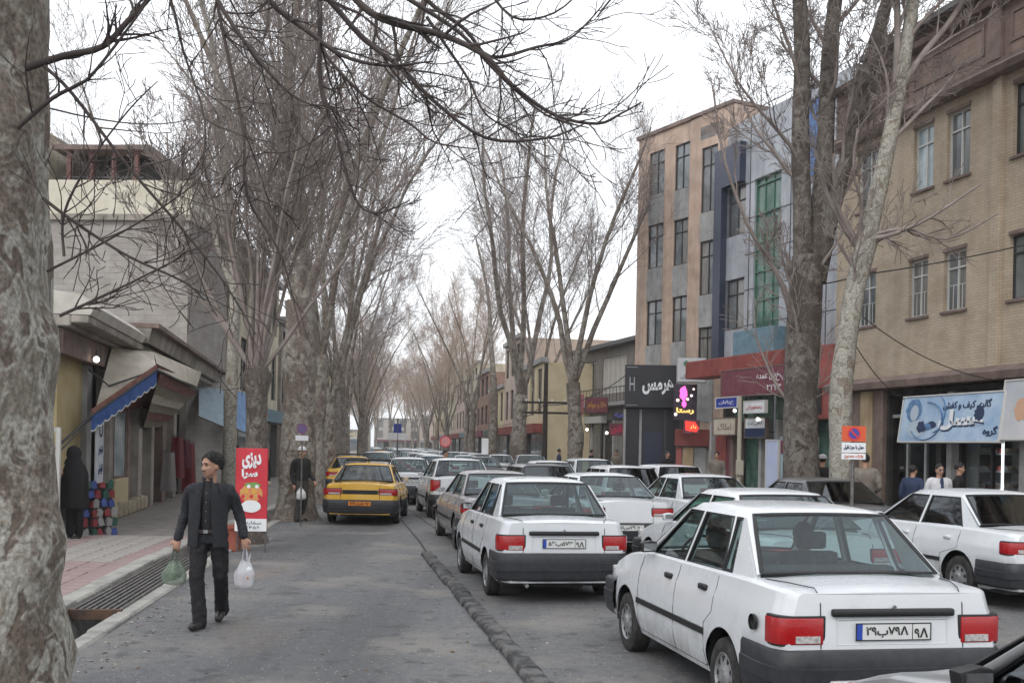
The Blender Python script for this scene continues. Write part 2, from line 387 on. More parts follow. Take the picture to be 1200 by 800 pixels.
    screen(g0 + .0, g1 - .05, dz0, rail + .022, 'rear_window', -1)
    screen(g3, g2 + .06, dz3, rail + .022, 'windscreen', 1)
    # ---- wheels
    for nm, yy in (('rear', sp['rw']), ('front', sp['fw'])):
        for s in (-1, 1):
            x = s * (W - .015); t = MB(); w = .165
            prof = [(wr * .62, 0), (wr * .68, .004), (wr * .90, .0), (wr * .975, -.012), (wr, -.035), (wr, -w + .035), (wr * .975, -w + .01), (wr * .9, -w)]
            t.lathe([(r, x + s * h) for r, h in prof], (0, yy, wr), 'x', 32)
            wh = t.build('wheel', RUB, root, smooth=40)
            r = MB(); rr = wr * .64
            r.lathe([(rr, x - s * .01), (rr * .93, x + s * .0), (rr * .86, x - s * .016), (rr * .5, x - s * .008), (rr * .32, x + s * .006), (rr * .3, x + s * .010), (.001, x + s * .012)], (0, yy, wr), 'x', 28)
            for k in range(9):
                a = 2 * math.pi * k / 9
                r.add([(x - s * .0155 + s * .006, yy + math.cos(a + d) * q * rr, wr + math.sin(a + d) * q * rr) for q, d in ((.58, -.10), (.58, .10), (.82, .17), (.82, -.17))], [(0, 1, 2, 3)], 1)
            r.build('hub_cap', [RIM, SEAL], wh, smooth=40)
        ins = MB()
        for s in (-1, 1):
            rows = [[(s * x_, yy + (sp['arch'] + .005) * math.cos(a), wr + (sp['arch'] + .005) * math.sin(a)) for a in [math.pi * k / 12 for k in range(13)]] for x_ in (W - .03, W - .30)]
            ins.grid(rows)
            ins.add([(s * (W - .30), yy + (sp['arch'] + .005) * math.cos(math.pi * k / 12), wr + (sp['arch'] + .005) * math.sin(math.pi * k / 12)) for k in range(13)], [tuple(range(13))])
        ins.build('wheel_arch_liner', SEAL, root)
    # ---- floor and underside
    MB().box(-W + .10, W - .10, .15, L - .2, .2, .26).box(-.3, .3, .25, .75, .17, .2).build('underbody', SEAL, root)
    ex = MB().tube([(-W * .55, .35, .23), (-W * .55, -.02, .22)], .022, 8).build('exhaust_pipe', RIM, root, smooth=40)
    # ---- seats, dashboard, parcel shelf
    it = MB().box(-wb + .06, wb - .06, g0 + .02, g0 + .42 if not sp['hatch'] else g0 + .3, dz0 - .09, dz0 - .05)
    it.build('parcel_shelf', DASH, root)
    def seat(x0, x1, y, hb=1.0):
        s_ = MB().box(x0, x1, y, y + .48, .36, .52).box(x0, x1, y - .10, y + .03, .45, hb)
        return s_.build('seat', INTR, root, bevel=.04, seg=2, smooth=60)
    ry = 1.12 if not sp['hatch'] else .8
    seat(-.62, .62, ry, dz0 + .0)
    for x in (-.38, .38):
        st = seat(x - .24, x + .24, ry + .86, 1.03); MB().box(x - .12, x + .12, ry + .74, ry + .82, 1.05, 1.19).build('headrest', INTR, st, bevel=.03, seg=2, smooth=60)
    MB().box(-wb + .06, wb - .06, g3 - .35, g3 + .05, .70, dz3 - .03).build('dashboard', DASH, root, bevel=.04, smooth=60)
    MB().lathe([(.185 + .012 * math.cos(a), .012 * math.sin(a)) for a in [2 * math.pi * k / 6 for k in range(7)]], (0, 0, 0), 'y', 20).build('steering_wheel', DASH, root, smooth=60, ).location = (-.38, g3 - .48, .93)
    # ---- bumpers
    z0, z1 = sp['bump']
    for end in (0, 1):
        def by(y): return y if end == 0 else L - y
        arcE = (sp['rw'] - sp['arch'] - .01) if end == 0 else (L - sp['fw'] - sp['arch'] - .01)
        pl = [(W + .008, arcE), (W + .012, .30), (W + .008, .16), (W - .012, .06), (W - .06, -.012), (W - .16, -.045), (W - .45, -.060), (0, -.066)]
        pl = [(-x, y) for x, y in pl] + [(x, y) for x, y in pl[-2::-1]]
        rows = []
        for z, o in ((z0, -.05), (z0 + .03, -.012), (z0 + .12, .0), (z0 + .125, .008), (z1 - .11, .010), (z1 - .105, 0), (z1 - .02, -.002), (z1, -.016), (z1 + .002, -.09)):
            rows.append([(x + (o if x > 0 else -o if x < 0 else 0) * (.9 if abs(x) > W * .6 else 0), by(y - o * (1 if y < .2 else 0)), z) for x, y in pl])
        MB().grid(rows).build('bumper', lowpart if lowpart else (BUMP if sp['kind'] in ('pride', 'hatch') else (BUMP if end else BUMP)), root, smooth=40)
    if sp['kind'] == 'sedan' and not lowpart:
        pass
    # ---- rear lamps
    x0, a0, a1 = sp['tl']
    for s in (-1, 1):
        xo = wy(.06)
        def lamp(g, zz0, zz1, xin, xout=0):
            pl = [(xin, -.004 - g), (xo - .075, -.004 - g), (xo - .008 + g, .02), (xo + .020 + g, .075), (xo + .024 + g, .16), (xo - .05, .16), (xin, .07)]
            return MB().prism([(s * x, y + .07 * max(0, (zz0 + zz1) / 2 - .55)) for x, y in pl], zz0, zz1)
        bz = lamp(.0, a0 - .006, a1 + .006, x0 - .012); bz.build('lamp_bezel', SEAL, root, bevel=.008, seg=2, smooth=50)
        lp = lamp(.008, a0 + .006, a1 - .006, x0 + .004).build('tail_lamp', REDL, root, bevel=.012, seg=2, smooth=50)
        if sp['kind'] != 'hatch':
            r = lamp(.012, a0 + .018, a0 + .062, x0 + .03); r.v = [(v[0] if abs(v[0]) < xo - .10 else math.copysign(xo - .10, v[0]), v[1], v[2]) for v in r.v]
            r.build('reversing_lens', CLR if s < 0 else CLR, lp)
    # ---- front lamps and grille
    for s in (-1, 1):
        MB().box(min(s * .42, s * (W - .10)), max(s * .42, s * (W - .10)), L - .10, L - .005, .585, .70).build('headlamp', CLR, root, bevel=.01, smooth=50)
    MB().box(-.38, .38, L - .08, L - .012, .60, .69).build('grille', SEAL, root, bevel=.008)
    # ---- door seams, handles, side strip, mirrors
    class Seams:
        def tube(s_, *a): MB().tube(*a).build('panel_gap', SEAL, root)
    seams = Seams()
    wn = wins[-2:] if len(wins) > 1 else wins
    for s in (-1, 1):
        def side(y, z, o=.0): return (s * (xz(y, z) + o), y, z)
        zz = [.26, .36, .48, .58, .68, .78, .86]
        c1 = wn[0][0] - .02; c2 = (wn[0][2] + wn[1][0]) / 2; c3 = wn[1][2] + .12
        rr_ = sp['rw'] + sp['arch']
        seams.tube([side(max(rr_ + .02, c1) if z < .66 else c1 + .0, z) for z in zz] + [side(c1 + .01, zb_(c1) - .03)], .0035, 4)
        seams.tube([side(c2, z) for z in zz] + [side(c2, zb_(c2) - .03)], .0035, 4)
        seams.tube([side(c3, z) for z in zz] + [side(c3, zb_(c3) - .03)], .0035, 4)
        seams.tube([side(y, .262) for y in (rr_ + .03, 1.6, 2.2, c3)], .003, 4)
        for y in (wn[0][0] + .20, wn[1][0] + .16):
            z = interp(sp['belt'], y) - .12
            MB().box(min(s * (xz(y, z) - .01), s * (xz(y, z) + .022)), max(s * (xz(y, z) - .01), s * (xz(y, z) + .022)), y - .07, y + .07, z - .022, z + .022).build('door_handle', SEAL if sp['kind'] != 'sedan' else pm, root, bevel=.008, smooth=50)
        ym = [sp['rw'] + sp['arch'] + .01] + [lerp(sp['rw'] + sp['arch'], sp['fw'] - sp['arch'], k / 8) for k in range(1, 8)] + [sp['fw'] - sp['arch'] - .01]
        zs = .50 if sp['kind'] != 'pride' else .515
        MB().grid([[(s * (xz(y, z) + o), y, z) for y in ym] for z, o in ((zs - .025, .0), (zs - .022, .012), (zs + .022, .012), (zs + .025, .0))]).build('side_strip', SEAL, root)
        my = wn[1][2] - .10; mz = zb_(my) + .06; mxx = sx(mz) + .03
        m_ = MB().prism([(-.05, -.045), (.07, -.05), (.085, .03), (.0, .05), (-.06, .04)], -.04, .04, 'y'); m_.v = [((v[0] + mxx + .06) * s, v[1] + my, v[2] + mz) for v in m_.v]
        mm = m_.build('wing_mirror', SEAL if sp['kind'] != 'sedan' else pm, root, bevel=.012, seg=2, smooth=50)
        MB().box(min(s * (mxx + .01), s * (mxx + .12)), max(s * (mxx + .01), s * (mxx + .12)), my - .043, my - .0405, mz - .035, mz + .028).build('mirror_glass', CHR, mm)
    if detail and not sp['hatch']:
        xs = x0 + .02
        y_end = lambda z: .07 * max(0, z - .55) - .002
        dk = lambda y: interp(sp['deck'], y)
        for s in (-1, 1):
            xt = wb - .06
            seams.tube([(s * xs, y_end(z), z) for z in (z1 + .005, a0, (a0 + a1) / 2, a1, .88)] + [(s * xs, .045, interp(sp['belt'], 0) + .006), (s * (xs + .01), .09, lerp(interp(sp['belt'], .09), dk(.09), .9) + .010), (s * (xs + .10), .30, lerp(interp(sp['belt'], .3), dk(.3), .75) + .010), (s * xt, g0 - .05, lerp(interp(sp['belt'], .5), dk(.5), .5) + .008)], .004, 4)
    # ---- plate and trim above it
    zp = sp['plate']; yp = .07 * max(0, zp - .55) - .012 if zp > z1 else -.078
    if zp > z1 and not sp['hatch']:
        # pressed recess round the plate
        rc = MB(); w0 = .385 if sp['kind'] == 'pride' else .33
        for a, bb in (((-w0, zp - .085), (w0, zp - .075)), ((-w0, zp + .075), (w0, zp + .085)), ((-w0, zp - .085), (-w0 + .01, zp + .085)), ((w0 - .01, zp - .085), (w0, zp + .085))):
            rc.box(a[0], bb[0], yp + .004, yp + .03, a[1], bb[1])
        rc.build('plate_surround', pm, root, bevel=.004)
    if sp['garn']:
        MB().box(-.42, .42, -.020, .03, zp + .095, zp + .145).build('number_lamp_strip', SEAL, root, bevel=.02, seg=3, smooth=60)
        MB().tube([(0, -.0, zp + .155), (0, -.012, zp + .155)], .013, 10).build('boot_lock', CHR, root, smooth=40)
    pt = MB().box(-.26, .26, yp - .003, yp + .006, zp - .055, zp + .055).build('number_plate', plm or PLW, root, bevel=.003)
    fr = MB()
    for q in ((-.26, .26, -.055, -.049), (-.26, .26, .049, .055), (-.26, -.254, -.049, .049), (.254, .26, -.049, .049)): fr.box(q[0], q[1], yp - .006, yp - .001, zp + q[2], zp + q[3])
    fr.build('plate_border', INK, pt)
    if (plm or PLW) is PLW: MB().box(-.253, -.215, yp - .0055, yp - .001, zp - .048, zp + .048).build('plate_band', PLB, pt)
    if plate:
        L1, L2 = plate
        if L2:
            text(L1, .29, .070, INK, pt, (-.045, yp - .0062, zp), rtl=False, ext=.0008, bold=.022); text(L2, .095, .062, INK, pt, (.19, yp - .0062, zp - .008), rtl=False, ext=.0008, bold=.022)
            MB().box(.128, .132, yp - .0055, yp - .001, zp - .048, zp + .048).build('plate_bar', INK, pt)
        else: text(L1, .42, .066, INK, pt, (.0, yp - .0062, zp), rtl=False, ext=.0008, bold=.02)
    if 'rack' in extras:
        for y in (g1 + .25, g2 - .15):
            k = MB().tube([(-wt - .02, y, rz + .02), (-wt + .02, y, rz + .10), (wt - .02, y, rz + .10), (wt + .02, y, rz + .02)], .014, 6)
            k.build('roof_bar', SEAL, root, smooth=40)
        rk = MB()
        for k in range(5): rk.tube([(lerp(-wt + .06, wt - .06, k / 4), g1 + .2, rz + .12), (lerp(-wt + .06, wt - .06, k / 4), g2 - .1, rz + .12)], .009, 5)
        for y in (g1 + .2, g2 - .1): rk.tube([(-wt + .06, y, rz + .12), (wt - .06, y, rz + .12)], .012, 5)
        rk.build('roof_rack', SEAL, root, smooth=40)
    if 'cap' in extras:
        MB().lathe([(.001, .008), (.045, .006), (.052, 0), (.052, -.02)], (0, 0, 0), 'x', 18).build('fuel_cap', SEAL, root, smooth=40).location = (-(xz(.32, .73)) - .016, .32, .73)
        root.children[-1].rotation_euler = (0, 0, math.pi)
    if 'badge' in extras:
        text('SAIPA 131' if 0 else 'saba', .10, None, CHR, root, (-.60, -.004, .87), rtl=False)
    return root
# ================================================================ THE SETTING: ground, road, gutter, pavements
def curve(tab):
    return lambda y: interp(tab, y)
KL = curve([(2, -3.55), (10.4, -4.46), (15.6, -5.14), (22, -5.75), (30, -6.35), (60, -8.9), (120, -16.7), (260, -35)])   # pavement edge, left
GL_ = curve([(2, -3.10), (8.9, -3.82), (13.3, -4.30), (22, -5.25), (30, -5.85), (60, -8.4), (120, -16.2), (260, -34.5)])  # road edge, left
KR = curve([(2, 10.1), (12, 8.4), (24, 6.35), (45, 2.4), (60, -.5), (80, -3.1), (120, -8.3), (260, -26.5)])              # kerb, right
ASPH = mat('asphalt', (.125, .126, .130), .92, col2=(.165, .165, .166), ns=9, nd=12, bump=.7, bs=70)
def asphalt_detail():
    m = ASPH; t = m.node_tree; N = t.nodes.new; L = t.links.new; b = t.nodes['Principled BSDF']
    tc = N('ShaderNodeTexCoord'); cr = t.nodes[m['cr']]
    def noise(sc, d=4, st=None):
        n = N('ShaderNodeTexNoise'); n.inputs['Scale'].default_value = sc; n.inputs['Detail'].default_value = d
        if st: mp = N('ShaderNodeMapping'); mp.inputs['Scale'].default_value = st; mp.inputs['Rotation'].default_value = (0, 0, -.15); L(tc.outputs['Object'], mp.inputs[0]); L(mp.outputs[0], n.inputs[0])
        else: L(tc.outputs['Object'], n.inputs[0])
        return n.outputs[0]
    def mixc(a, col, fac):
        x = N('ShaderNodeMix'); x.data_type = 'RGBA'; L(a, x.inputs[6]); x.inputs[7].default_value = (*col, 1); L(fac, x.inputs[0]); return x.outputs[2]
    def ramp(a, lo, hi, k=1):
        r = N('ShaderNodeMapRange'); r.inputs[1].default_value = lo; r.inputs[2].default_value = hi; r.inputs[4].default_value = k; L(a, r.inputs[0]); return r.outputs[0]
    def spots(sc, rad, k, rnd_=1.0):
        v = N('ShaderNodeTexVoronoi'); v.inputs['Scale'].default_value = sc; v.inputs['Randomness'].default_value = 1; L(tc.outputs['Object'], v.inputs['Vector'])
        r = N('ShaderNodeMapRange'); r.inputs[1].default_value = rad; r.inputs[2].default_value = rad * .6; r.inputs[3].default_value = 0; r.inputs[4].default_value = k; L(v.outputs['Distance'], r.inputs[0])
        n = ramp(v.outputs['Color'], .35, .5); x = N('ShaderNodeMath'); x.operation = 'MULTIPLY'; L(r.outputs[0], x.inputs[0]); L(n, x.inputs[1]); return x.outputs[0]
    c = mixc(cr.outputs[0], (.085, .086, .090), ramp(noise(.5, 6, (1.6, .12, 1)), .47, .62, .75))    # long tyre-worn streaks
    c = mixc(c, (.235, .22, .20), ramp(noise(.7, 12), .52, .66, .65))                                   # dusty patches
    c = mixc(c, (.21, .16, .13), ramp(noise(.45, 8, (1.4, .5, 1)), .58, .70, .55))                      # reddish dust
    c = mixc(c, (.055, .055, .057), ramp(noise(3.2, 8), .58, .66, .55))                                 # oil and tar
    c = mixc(c, (.045, .045, .047), spots(7, .16, .85)); c = mixc(c, (.42, .41, .38), spots(15, .16, .8)); c = mixc(c, (.04, .04, .04), spots(24, .22, .7)); c = mixc(c, (.34, .33, .31), spots(33, .22, .6))
    L(c, b.inputs['Base Color'])
asphalt_detail()
CONC = mat('kerb_concrete', (.24, .235, .22), .85, col2=(.36, .35, .32), ns=3, nd=10, bump=.5, bs=30)
CONCD = mat('worn_concrete', (.10, .10, .095), .9, col2=(.20, .195, .185), ns=4, nd=8, bump=.5, bs=30)
EARTH = mat('ground_earth', (.16, .14, .12), .95, col2=(.2, .18, .15), ns=1)
def strip(a, b, ys, za, zb):
    return [[(a(y), y, za), (b(y), y, zb)] for y in ys]
YS = [-6, 2, 4, 6, 8, 8.9, 10.4, 12, 13.3, 15.6, 18, 22, 26, 30, 36, 45, 52, 60, 70, 80, 100, 120, 160, 200, 260, 330]
MB().box(-900, 900, -200, 1500, -.9, -.62).build('ground', EARTH, kind='structure')
def mid3(a, b, ys, z, n=6):
    return [[(lerp(a(y), b(y), k / n), y, z) for k in range(n + 1)] for y in ys]
MB().grid(mid3(lambda y: GL_(y) , lambda y: KR(y) + .05, YS, 0.0)).build('road', ASPH, kind='structure')
# left gutter channel, its kerb stones and the steel grate over it
g = MB(); g.grid([[(GL_(y) + .0, y, -.004), (GL_(y) - .02, y, -.50), (KL(y) + .20, y, -.50), (KL(y), y, .05)] for y in YS])
g.build('gutter', CONCD, kind='structure')
gut = COL.objects['gutter']
def stones(name, fy, w, z0, z1, ystart, yend, ln, m, parent, side=1, lim=60):
    y = ystart; rnd = random.Random(3)
    while y < yend:
        l = ln * rnd.uniform(.9, 1.1); a, b = (fy(y), y), (fy(y + l), y + l); d = math.atan2(-(b[0] - a[0]), b[1] - a[1])
        x0, x1 = sorted((0, side * w))
        M_ = Matrix.Translation((a[0] + rnd.uniform(-.008, .008), a[1], rnd.uniform(-.010, .006))) @ Matrix.Rotation(d, 4, 'Z'); MB().box(x0, x1, .006, l - .006, z0, z1, M=M_).build(name, m, parent, bevel=rnd.choice((.010, .014, .024)))
        y += l
tag_k = dict(kind='structure')
kerb = MB().grid([[(KL(y) - .21, y, .085), (KL(y) - .02, y, .085), (KL(y) - .02, y, -.3)] for y in [y for y in YS if y >= 45]]).build('kerb', CONC, kind='structure')
stones('kerb_stone', KL, .24, -.45, .11, 3.5, 45, .8, CONC, kerb, -1)
stones('kerb_stone', GL_, .19, -.35, .035, 3.5, 34, 1.1, CONC, kerb, 1)
stones('kerb_stone', KR, .2, -.2, .13, 6, 60, 1.0, CONC, kerb, 1)
MB().grid([[(KR(y), y, 0), (KR(y), y, .12), (KR(y) + .2, y, .12)] for y in [y for y in YS if y >= 60]]).build('kerb', CONC, kind='structure')
PAVE = mat('pavement_tiles', (.20, .185, .17), .85, col2=(.27, .25, .235), ns=3, nd=8, bump=.3, bs=30)
def tile_lines(m, sc=3.4, k=.75):
    t = m.node_tree; N = t.nodes.new; L = t.links.new; b = t.nodes['Principled BSDF']; cr = t.nodes[m['cr']]
    tc = N('ShaderNodeTexCoord'); br = N('ShaderNodeTexBrick'); br.inputs['Scale'].default_value = sc; br.inputs['Mortar Size'].default_value = .02
    br.inputs['Color1'].default_value = (1, 1, 1, 1); br.inputs['Color2'].default_value = (.86, .84, .82, 1); br.inputs['Mortar'].default_value = (.5, .5, .5, 1); br.offset = 0
    L(tc.outputs['Object'], br.inputs[0]); x = N('ShaderNodeMix'); x.data_type = 'RGBA'; x.blend_type = 'MULTIPLY'; x.inputs[0].default_value = 1
    L(cr.outputs[0], x.inputs[6]); L(br.outputs[0], x.inputs[7]); L(x.outputs[2], b.inputs['Base Color'])
tile_lines(PAVE)
pl = MB().grid([[(KL(y) - 40, y, .062), (KL(y) - .2, y, .062)] for y in YS]).build('pavement', PAVE, kind='structure')
pr_ = MB().grid([[(KR(y) + .19, y, .118), (KR(y) + 40, y, .118)] for y in YS]).build('pavement', PAVE, kind='structure')
# tiles near enough to be told apart: rows of pink and grey along the kerb
TP = mat('pink_tile', (.23, .165, .155), .85, col2=(.30, .225, .215), ns=5, nd=6, bump=.3); TG = mat('grey_tile', (.24, .225, .21), .85, col2=(.33, .31, .29), ns=5, nd=6, bump=.3)
tiles = {}
for key, mm in (('p', TP), ('g', TG)): tiles[key] = [MB().box(-.145, .145, -.145, .145, -.03, .028 + .002 * k).mesh('tile', mm, bevel=.006) for k in range(2)]
rnd = random.Random(11); cnt = 0
for j in range(36):
    for i in range(8):
        y = 8.6 + .305 * j; x = KL(y) - .23 - .165 - .305 * i
        if cnt >= 290: break
        # only what the trunk and the frame leave in view
        u = 600 + F * x / y
        if u < 40: continue
        cnt += 1; key = 'p' if (i < 3 and j < 22) or (i in (0, 5)) else 'g'
        o = link('tile', tiles[key][rnd.randrange(2)], pl, (x, y, .062 + rnd.uniform(-.004, .003))); o.rotation_euler = (rnd.uniform(-.006, .006), rnd.uniform(-.006, .006), .125 + rnd.uniform(-.01, .01))
# grate
RUST = mat('rusty_steel', (.06, .045, .04), .7, .4, col2=(.13, .075, .05), ns=9, nd=6, bump=.3)
STEEL = mat('worn_steel', (.12, .115, .11), .6, .5, col2=(.20, .19, .18), ns=12, bump=.2)
y0, y1 = 11.1, 16.2
gr = thing('gutter_grate', 'rusty steel bar grate lying over the roadside gutter left of the walking man', 'grate', ((KL(y0) + GL_(y0)) / 2, y0, 0), math.atan2(KL(y0) - KL(y1), y1 - y0))
Lg = math.hypot(y1 - y0, KL(y1) - KL(y0)); wg = .27
for k in range(9):
    x = lerp(-wg, wg, k / 8); MB().box(x - .013, x + .013, 0, Lg, .02, .06).build('bar', STEEL, gr)
for yy in (0, Lg * .33, Lg * .66, Lg - .05): MB().box(-wg - .03, wg + .03, yy, yy + .05, -.03, .018).build('cross_bar', RUST, gr)
MB().box(-wg - .03, wg + .03, -.05, -.002, -.05, .062).build('end_plate', RUST, gr, bevel=.006)
# low rubber-and-concrete divider between the bus lane and the traffic
dv = thing('lane_divider', 'low worn concrete lane divider running beside the white sedans', 'divider', (.2, 8.28, 0))
DIVM = mat('divider_block', (.035, .035, .037), .85, col2=(.12, .118, .113), ns=6, nd=10, bump=.5, bs=25, gamma=(.44, .60))
ax, ay = G(500, 650); bx, by_ = G(630, 800); dd = Vector((bx - ax, by_ - ay)).normalized(); rz = math.atan2(dd.y, dd.x) - math.pi / 2
tt = 0; rnd = random.Random(5)
prof = [(-.10, 0), (-.095, .035), (-.07, .066), (.07, .068), (.095, .04), (.10, 0)]
while tt < 15:
    p = Vector((ax, ay)) + dd * tt
    M_ = Matrix.Translation((p.x - .2 + rnd.uniform(-.012, .012), p.y - 8.28, rnd.uniform(-.006, .002))) @ Matrix.Rotation(rz + rnd.uniform(-.008, .008), 4, 'Z') @ Matrix.Rotation(rnd.uniform(-.006, .006), 4, 'X'); ln_ = rnd.choice((.52, .52, .78))
    pf = [(x + rnd.uniform(-.004, .004), z + (rnd.uniform(-.005, .003) if z > 0 else 0)) for x, z in prof]; MB().prism(pf, .003, ln_ - .004, 'y', M=M_).build('block', DIVM, dv, bevel=rnd.choice((.003, .005, .008))); tt += ln_
# joint line in the asphalt that carries the divider's line on, and patched seams
SEAM = mat('tar_seam', (.03, .03, .031), .8)
sm = MB()
def seamline(pts, w, z=.004):
    rows = []
    for i, (x, y) in enumerate(pts): rows.append([(x - w, y, z), (x + w, y, z)])
    sm.grid(rows)
seamline([(ax - .0, ay + .2), (ax - .35, ay + 2.6), (ax - .9, ay + 6), (ax - 2.2, ay + 14)], .022)
seamline([G(440, 560), G(470, 590), G(500, 612), G(530, 632)], .02)
sm.build('road_seam', SEAM, kind='structure')
WP = mat('worn_white_paint', (.12, .12, .12), .8, col2=(.3, .3, .29), ns=20, nd=8, gamma=(.45, .6))
# ================================================================ WALL PLANES AND BUILDINGS
class Plane:
    """a vertical facade: origin on the ground, local x along it, local y into the building"""
    def __init__(s, o, d): s.o = Vector(o); s.d = Vector(d).normalized(); s.rz = math.atan2(s.d.y, s.d.x)
    def uv(s, u, v, y=0.0):
        a, b = _ur(u, v); r = Vector((a / F, 1.0)); n = Vector((-s.d.y, s.d.x)); o = s.o + n * y
        t = (o.x * s.d.y - o.y * s.d.x) / (r.x * s.d.y - r.y * s.d.x)
        p = r * t; return (p - o).dot(s.d), CH - b * t / F
    def thing(s, name, label, cat, group=None): return thing(name, label, cat, (s.o.x, s.o.y, 0), s.rz, group)
def facade(s0, s1, z0, z1, holes, depth=.18, y=0.0, m=0, mr=None):
    """wall face with real openings and their reveals"""
    b = MB(); ss = sorted({s0, s1} | {h[0] for h in holes} | {h[1] for h in holes}); zs = sorted({z0, z1} | {h[2] for h in holes} | {h[3] for h in holes})
    ss = [q for q in ss if s0 <= q <= s1]; zs = [q for q in zs if z0 <= q <= z1]
    for i in range(len(ss) - 1):
        for j in range(len(zs) - 1):
            cs, cz = (ss[i] + ss[i + 1]) / 2, (zs[j] + zs[j + 1]) / 2
            if any(h[0] < cs < h[1] and h[2] < cz < h[3] for h in holes): continue
            b.add([(ss[i], y, zs[j]), (ss[i + 1], y, zs[j]), (ss[i + 1], y, zs[j + 1]), (ss[i], y, zs[j + 1])], [(0, 1, 2, 3)], m)
    for h in holes:
        a = [(h[0], y, h[2]), (h[1], y, h[2]), (h[1], y, h[3]), (h[0], y, h[3])]; c = [(p[0], y + depth, p[2]) for p in a]
        b.add(a + c, [(0, 4, 5, 1), (1, 5, 6, 2), (2, 6, 7, 3), (3, 7, 4, 0)], m if mr is None else mr)
    return b
WGL = mat('window_glass', (.075, .085, .09), .06, col2=(.17, .19, .20), ns=.6, spec=.9); WGLB = mat('bright_window_glass', (.30, .38, .42), .08, col2=(.5, .58, .6), ns=1.2, spec=.9)
CURT = mat('curtain', (.5, .47, .42), .9, col2=(.36, .34, .3), ns=8, stretch=(6, 6, .4)); FRW = mat('window_frame_white', (.55, .55, .53), .5); FRD = mat('window_frame_dark', (.03, .03, .032), .5)
WG2 = mat('grey_window_glass', (.11, .12, .125), .07, col2=(.20, .215, .22), ns=.8, spec=.9); WG3 = mat('curtained_glass', (.24, .23, .21), .12, col2=(.13, .13, .125), ns=5, spec=.9, stretch=(5, 5, .3)); wrn = random.Random(2)
def window(parent, h, y=.10, fm=None, panes=2, transom=.3, gm=None, fw=.04, label=None):
    fm = fm or FRD; b = MB(); s0, s1, z0, z1 = h
    for q in ((s0, s0 + fw, z0, z1), (s1 - fw, s1, z0, z1), (s0 + fw, s1 - fw, z0, z0 + fw), (s0 + fw, s1 - fw, z1 - fw, z1)): b.box(q[0], q[1], y - .03, y + .03, q[2], q[3])
    for k in range(1, panes):
        x = lerp(s0, s1, k / panes); b.box(x - fw * .45, x + fw * .45, y - .025, y + .025, z0 + fw, z1 - fw)
    if transom: zt = lerp(z1, z0, transom); b.box(s0 + fw, s1 - fw, y - .028, y + .028, zt - fw * .45, zt + fw * .45)
    w = b.build('window', fm, parent)
    for k in range(panes):
        xa, xb = lerp(s0, s1, k / panes) + .01, lerp(s0, s1, (k + 1) / panes) - .01
        MB().add([(xa, y + .01 + .004 * k, z0 + .01), (xb, y + .01 + .004 * k, z0 + .01), (xb, y + .01 + .006 * k, z1 - .01), (xa, y + .012, z1 - .01)], [(0, 1, 2, 3)]).build('pane', (gm if gm not in (None, WGL) else wrn.choice((WGL, WGL, WG2, WG3))), w)
    return w
def bricks(name, c1, c2, mortar, sc=1.0, rough=.9, bump=.4, w=.22, h=.075):
    if name in _M: return _M[name]
    m = mat(name, c1, rough, col2=c2, ns=1.5, nd=8); t = m.node_tree; N = t.nodes.new; L = t.links.new; b = t.nodes['Principled BSDF']; cr = t.nodes[m['cr']]
    tc = N('ShaderNodeTexCoord'); sp = N('ShaderNodeSeparateXYZ'); cb = N('ShaderNodeCombineXYZ'); L(tc.outputs['Object'], sp.inputs[0])
    ad = N('ShaderNodeMath'); ad.operation = 'ADD'; L(sp.outputs[0], ad.inputs[0]); L(sp.outputs[1], ad.inputs[1]); L(ad.outputs[0], cb.inputs[0]); L(sp.outputs[2], cb.inputs[1])
    br = N('ShaderNodeTexBrick'); br.inputs['Scale'].default_value = 1 / sc; br.inputs['Brick Width'].default_value = w; br.inputs['Row Height'].default_value = h; br.inputs['Mortar Size'].default_value = .009
    br.inputs['Color1'].default_value = (1, 1, 1, 1); br.inputs['Color2'].default_value = (.88, .87, .85, 1); br.inputs['Mortar'].default_value = (*mortar, 1); L(cb.outputs[0], br.inputs[0])
    x = N('ShaderNodeMix'); x.data_type = 'RGBA'; x.blend_type = 'MULTIPLY'; x.inputs[0].default_value = 1; L(cr.outputs[0], x.inputs[6]); L(br.outputs[0], x.inputs[7]); L(x.outputs[2], b.inputs['Base Color'])
    bp = N('ShaderNodeBump'); bp.inputs['Strength'].default_value = bump; bp.inputs['Distance'].default_value = .01; L(br.outputs[1], bp.inputs['Height']); bp.invert = True; L(bp.outputs[0], b.inputs['Normal'])
    return m
BEI = weather(bricks('beige_brick', (.45, .37, .275), (.53, .445, .345), (.78, .76, .74), w=.21, h=.065), .12); BRN = weather(bricks('brown_cladding', (.26, .185, .15), (.32, .235, .20), (.8, .8, .8), w=.45, h=.12), .3)
STN = mat('brown_stone', (.19, .135, .115), .8, col2=(.25, .185, .16), ns=4, bump=.2); TAN = mat('tan_render', (.42, .31, .18), .85, col2=(.5, .38, .24), ns=2, nd=6)
STNG = mat('grey_stone', (.32, .32, .32), .75, col2=(.40, .40, .395), ns=2.5, nd=6); ORG = mat('orange_stone', (.50, .365, .285), .8, col2=(.58, .44, .355), ns=1.4, nd=6)
CRM = mat('cream_stone', (.52, .46, .34), .8, col2=(.62, .56, .44), ns=1.8, nd=6); DKB = mat('dark_blue_panel', (.035, .045, .075), .3, .3, col2=(.05, .06, .095), ns=2)
LTP = mat('pale_composite_panel', (.37, .39, .43), .35, .1, col2=(.44, .46, .50), ns=1.5); GRG = mat('green_glass', (.045, .11, .085), .08, col2=(.11, .20, .16), ns=3, spec=.9, stretch=(1, 1, .5))
BLG = mat('blue_panel', (.03, .10, .28), .3, col2=(.05, .15, .36), ns=3); TEAL = mat('teal_fascia', (.09, .17, .22), .5, col2=(.14, .23, .28), ns=5)
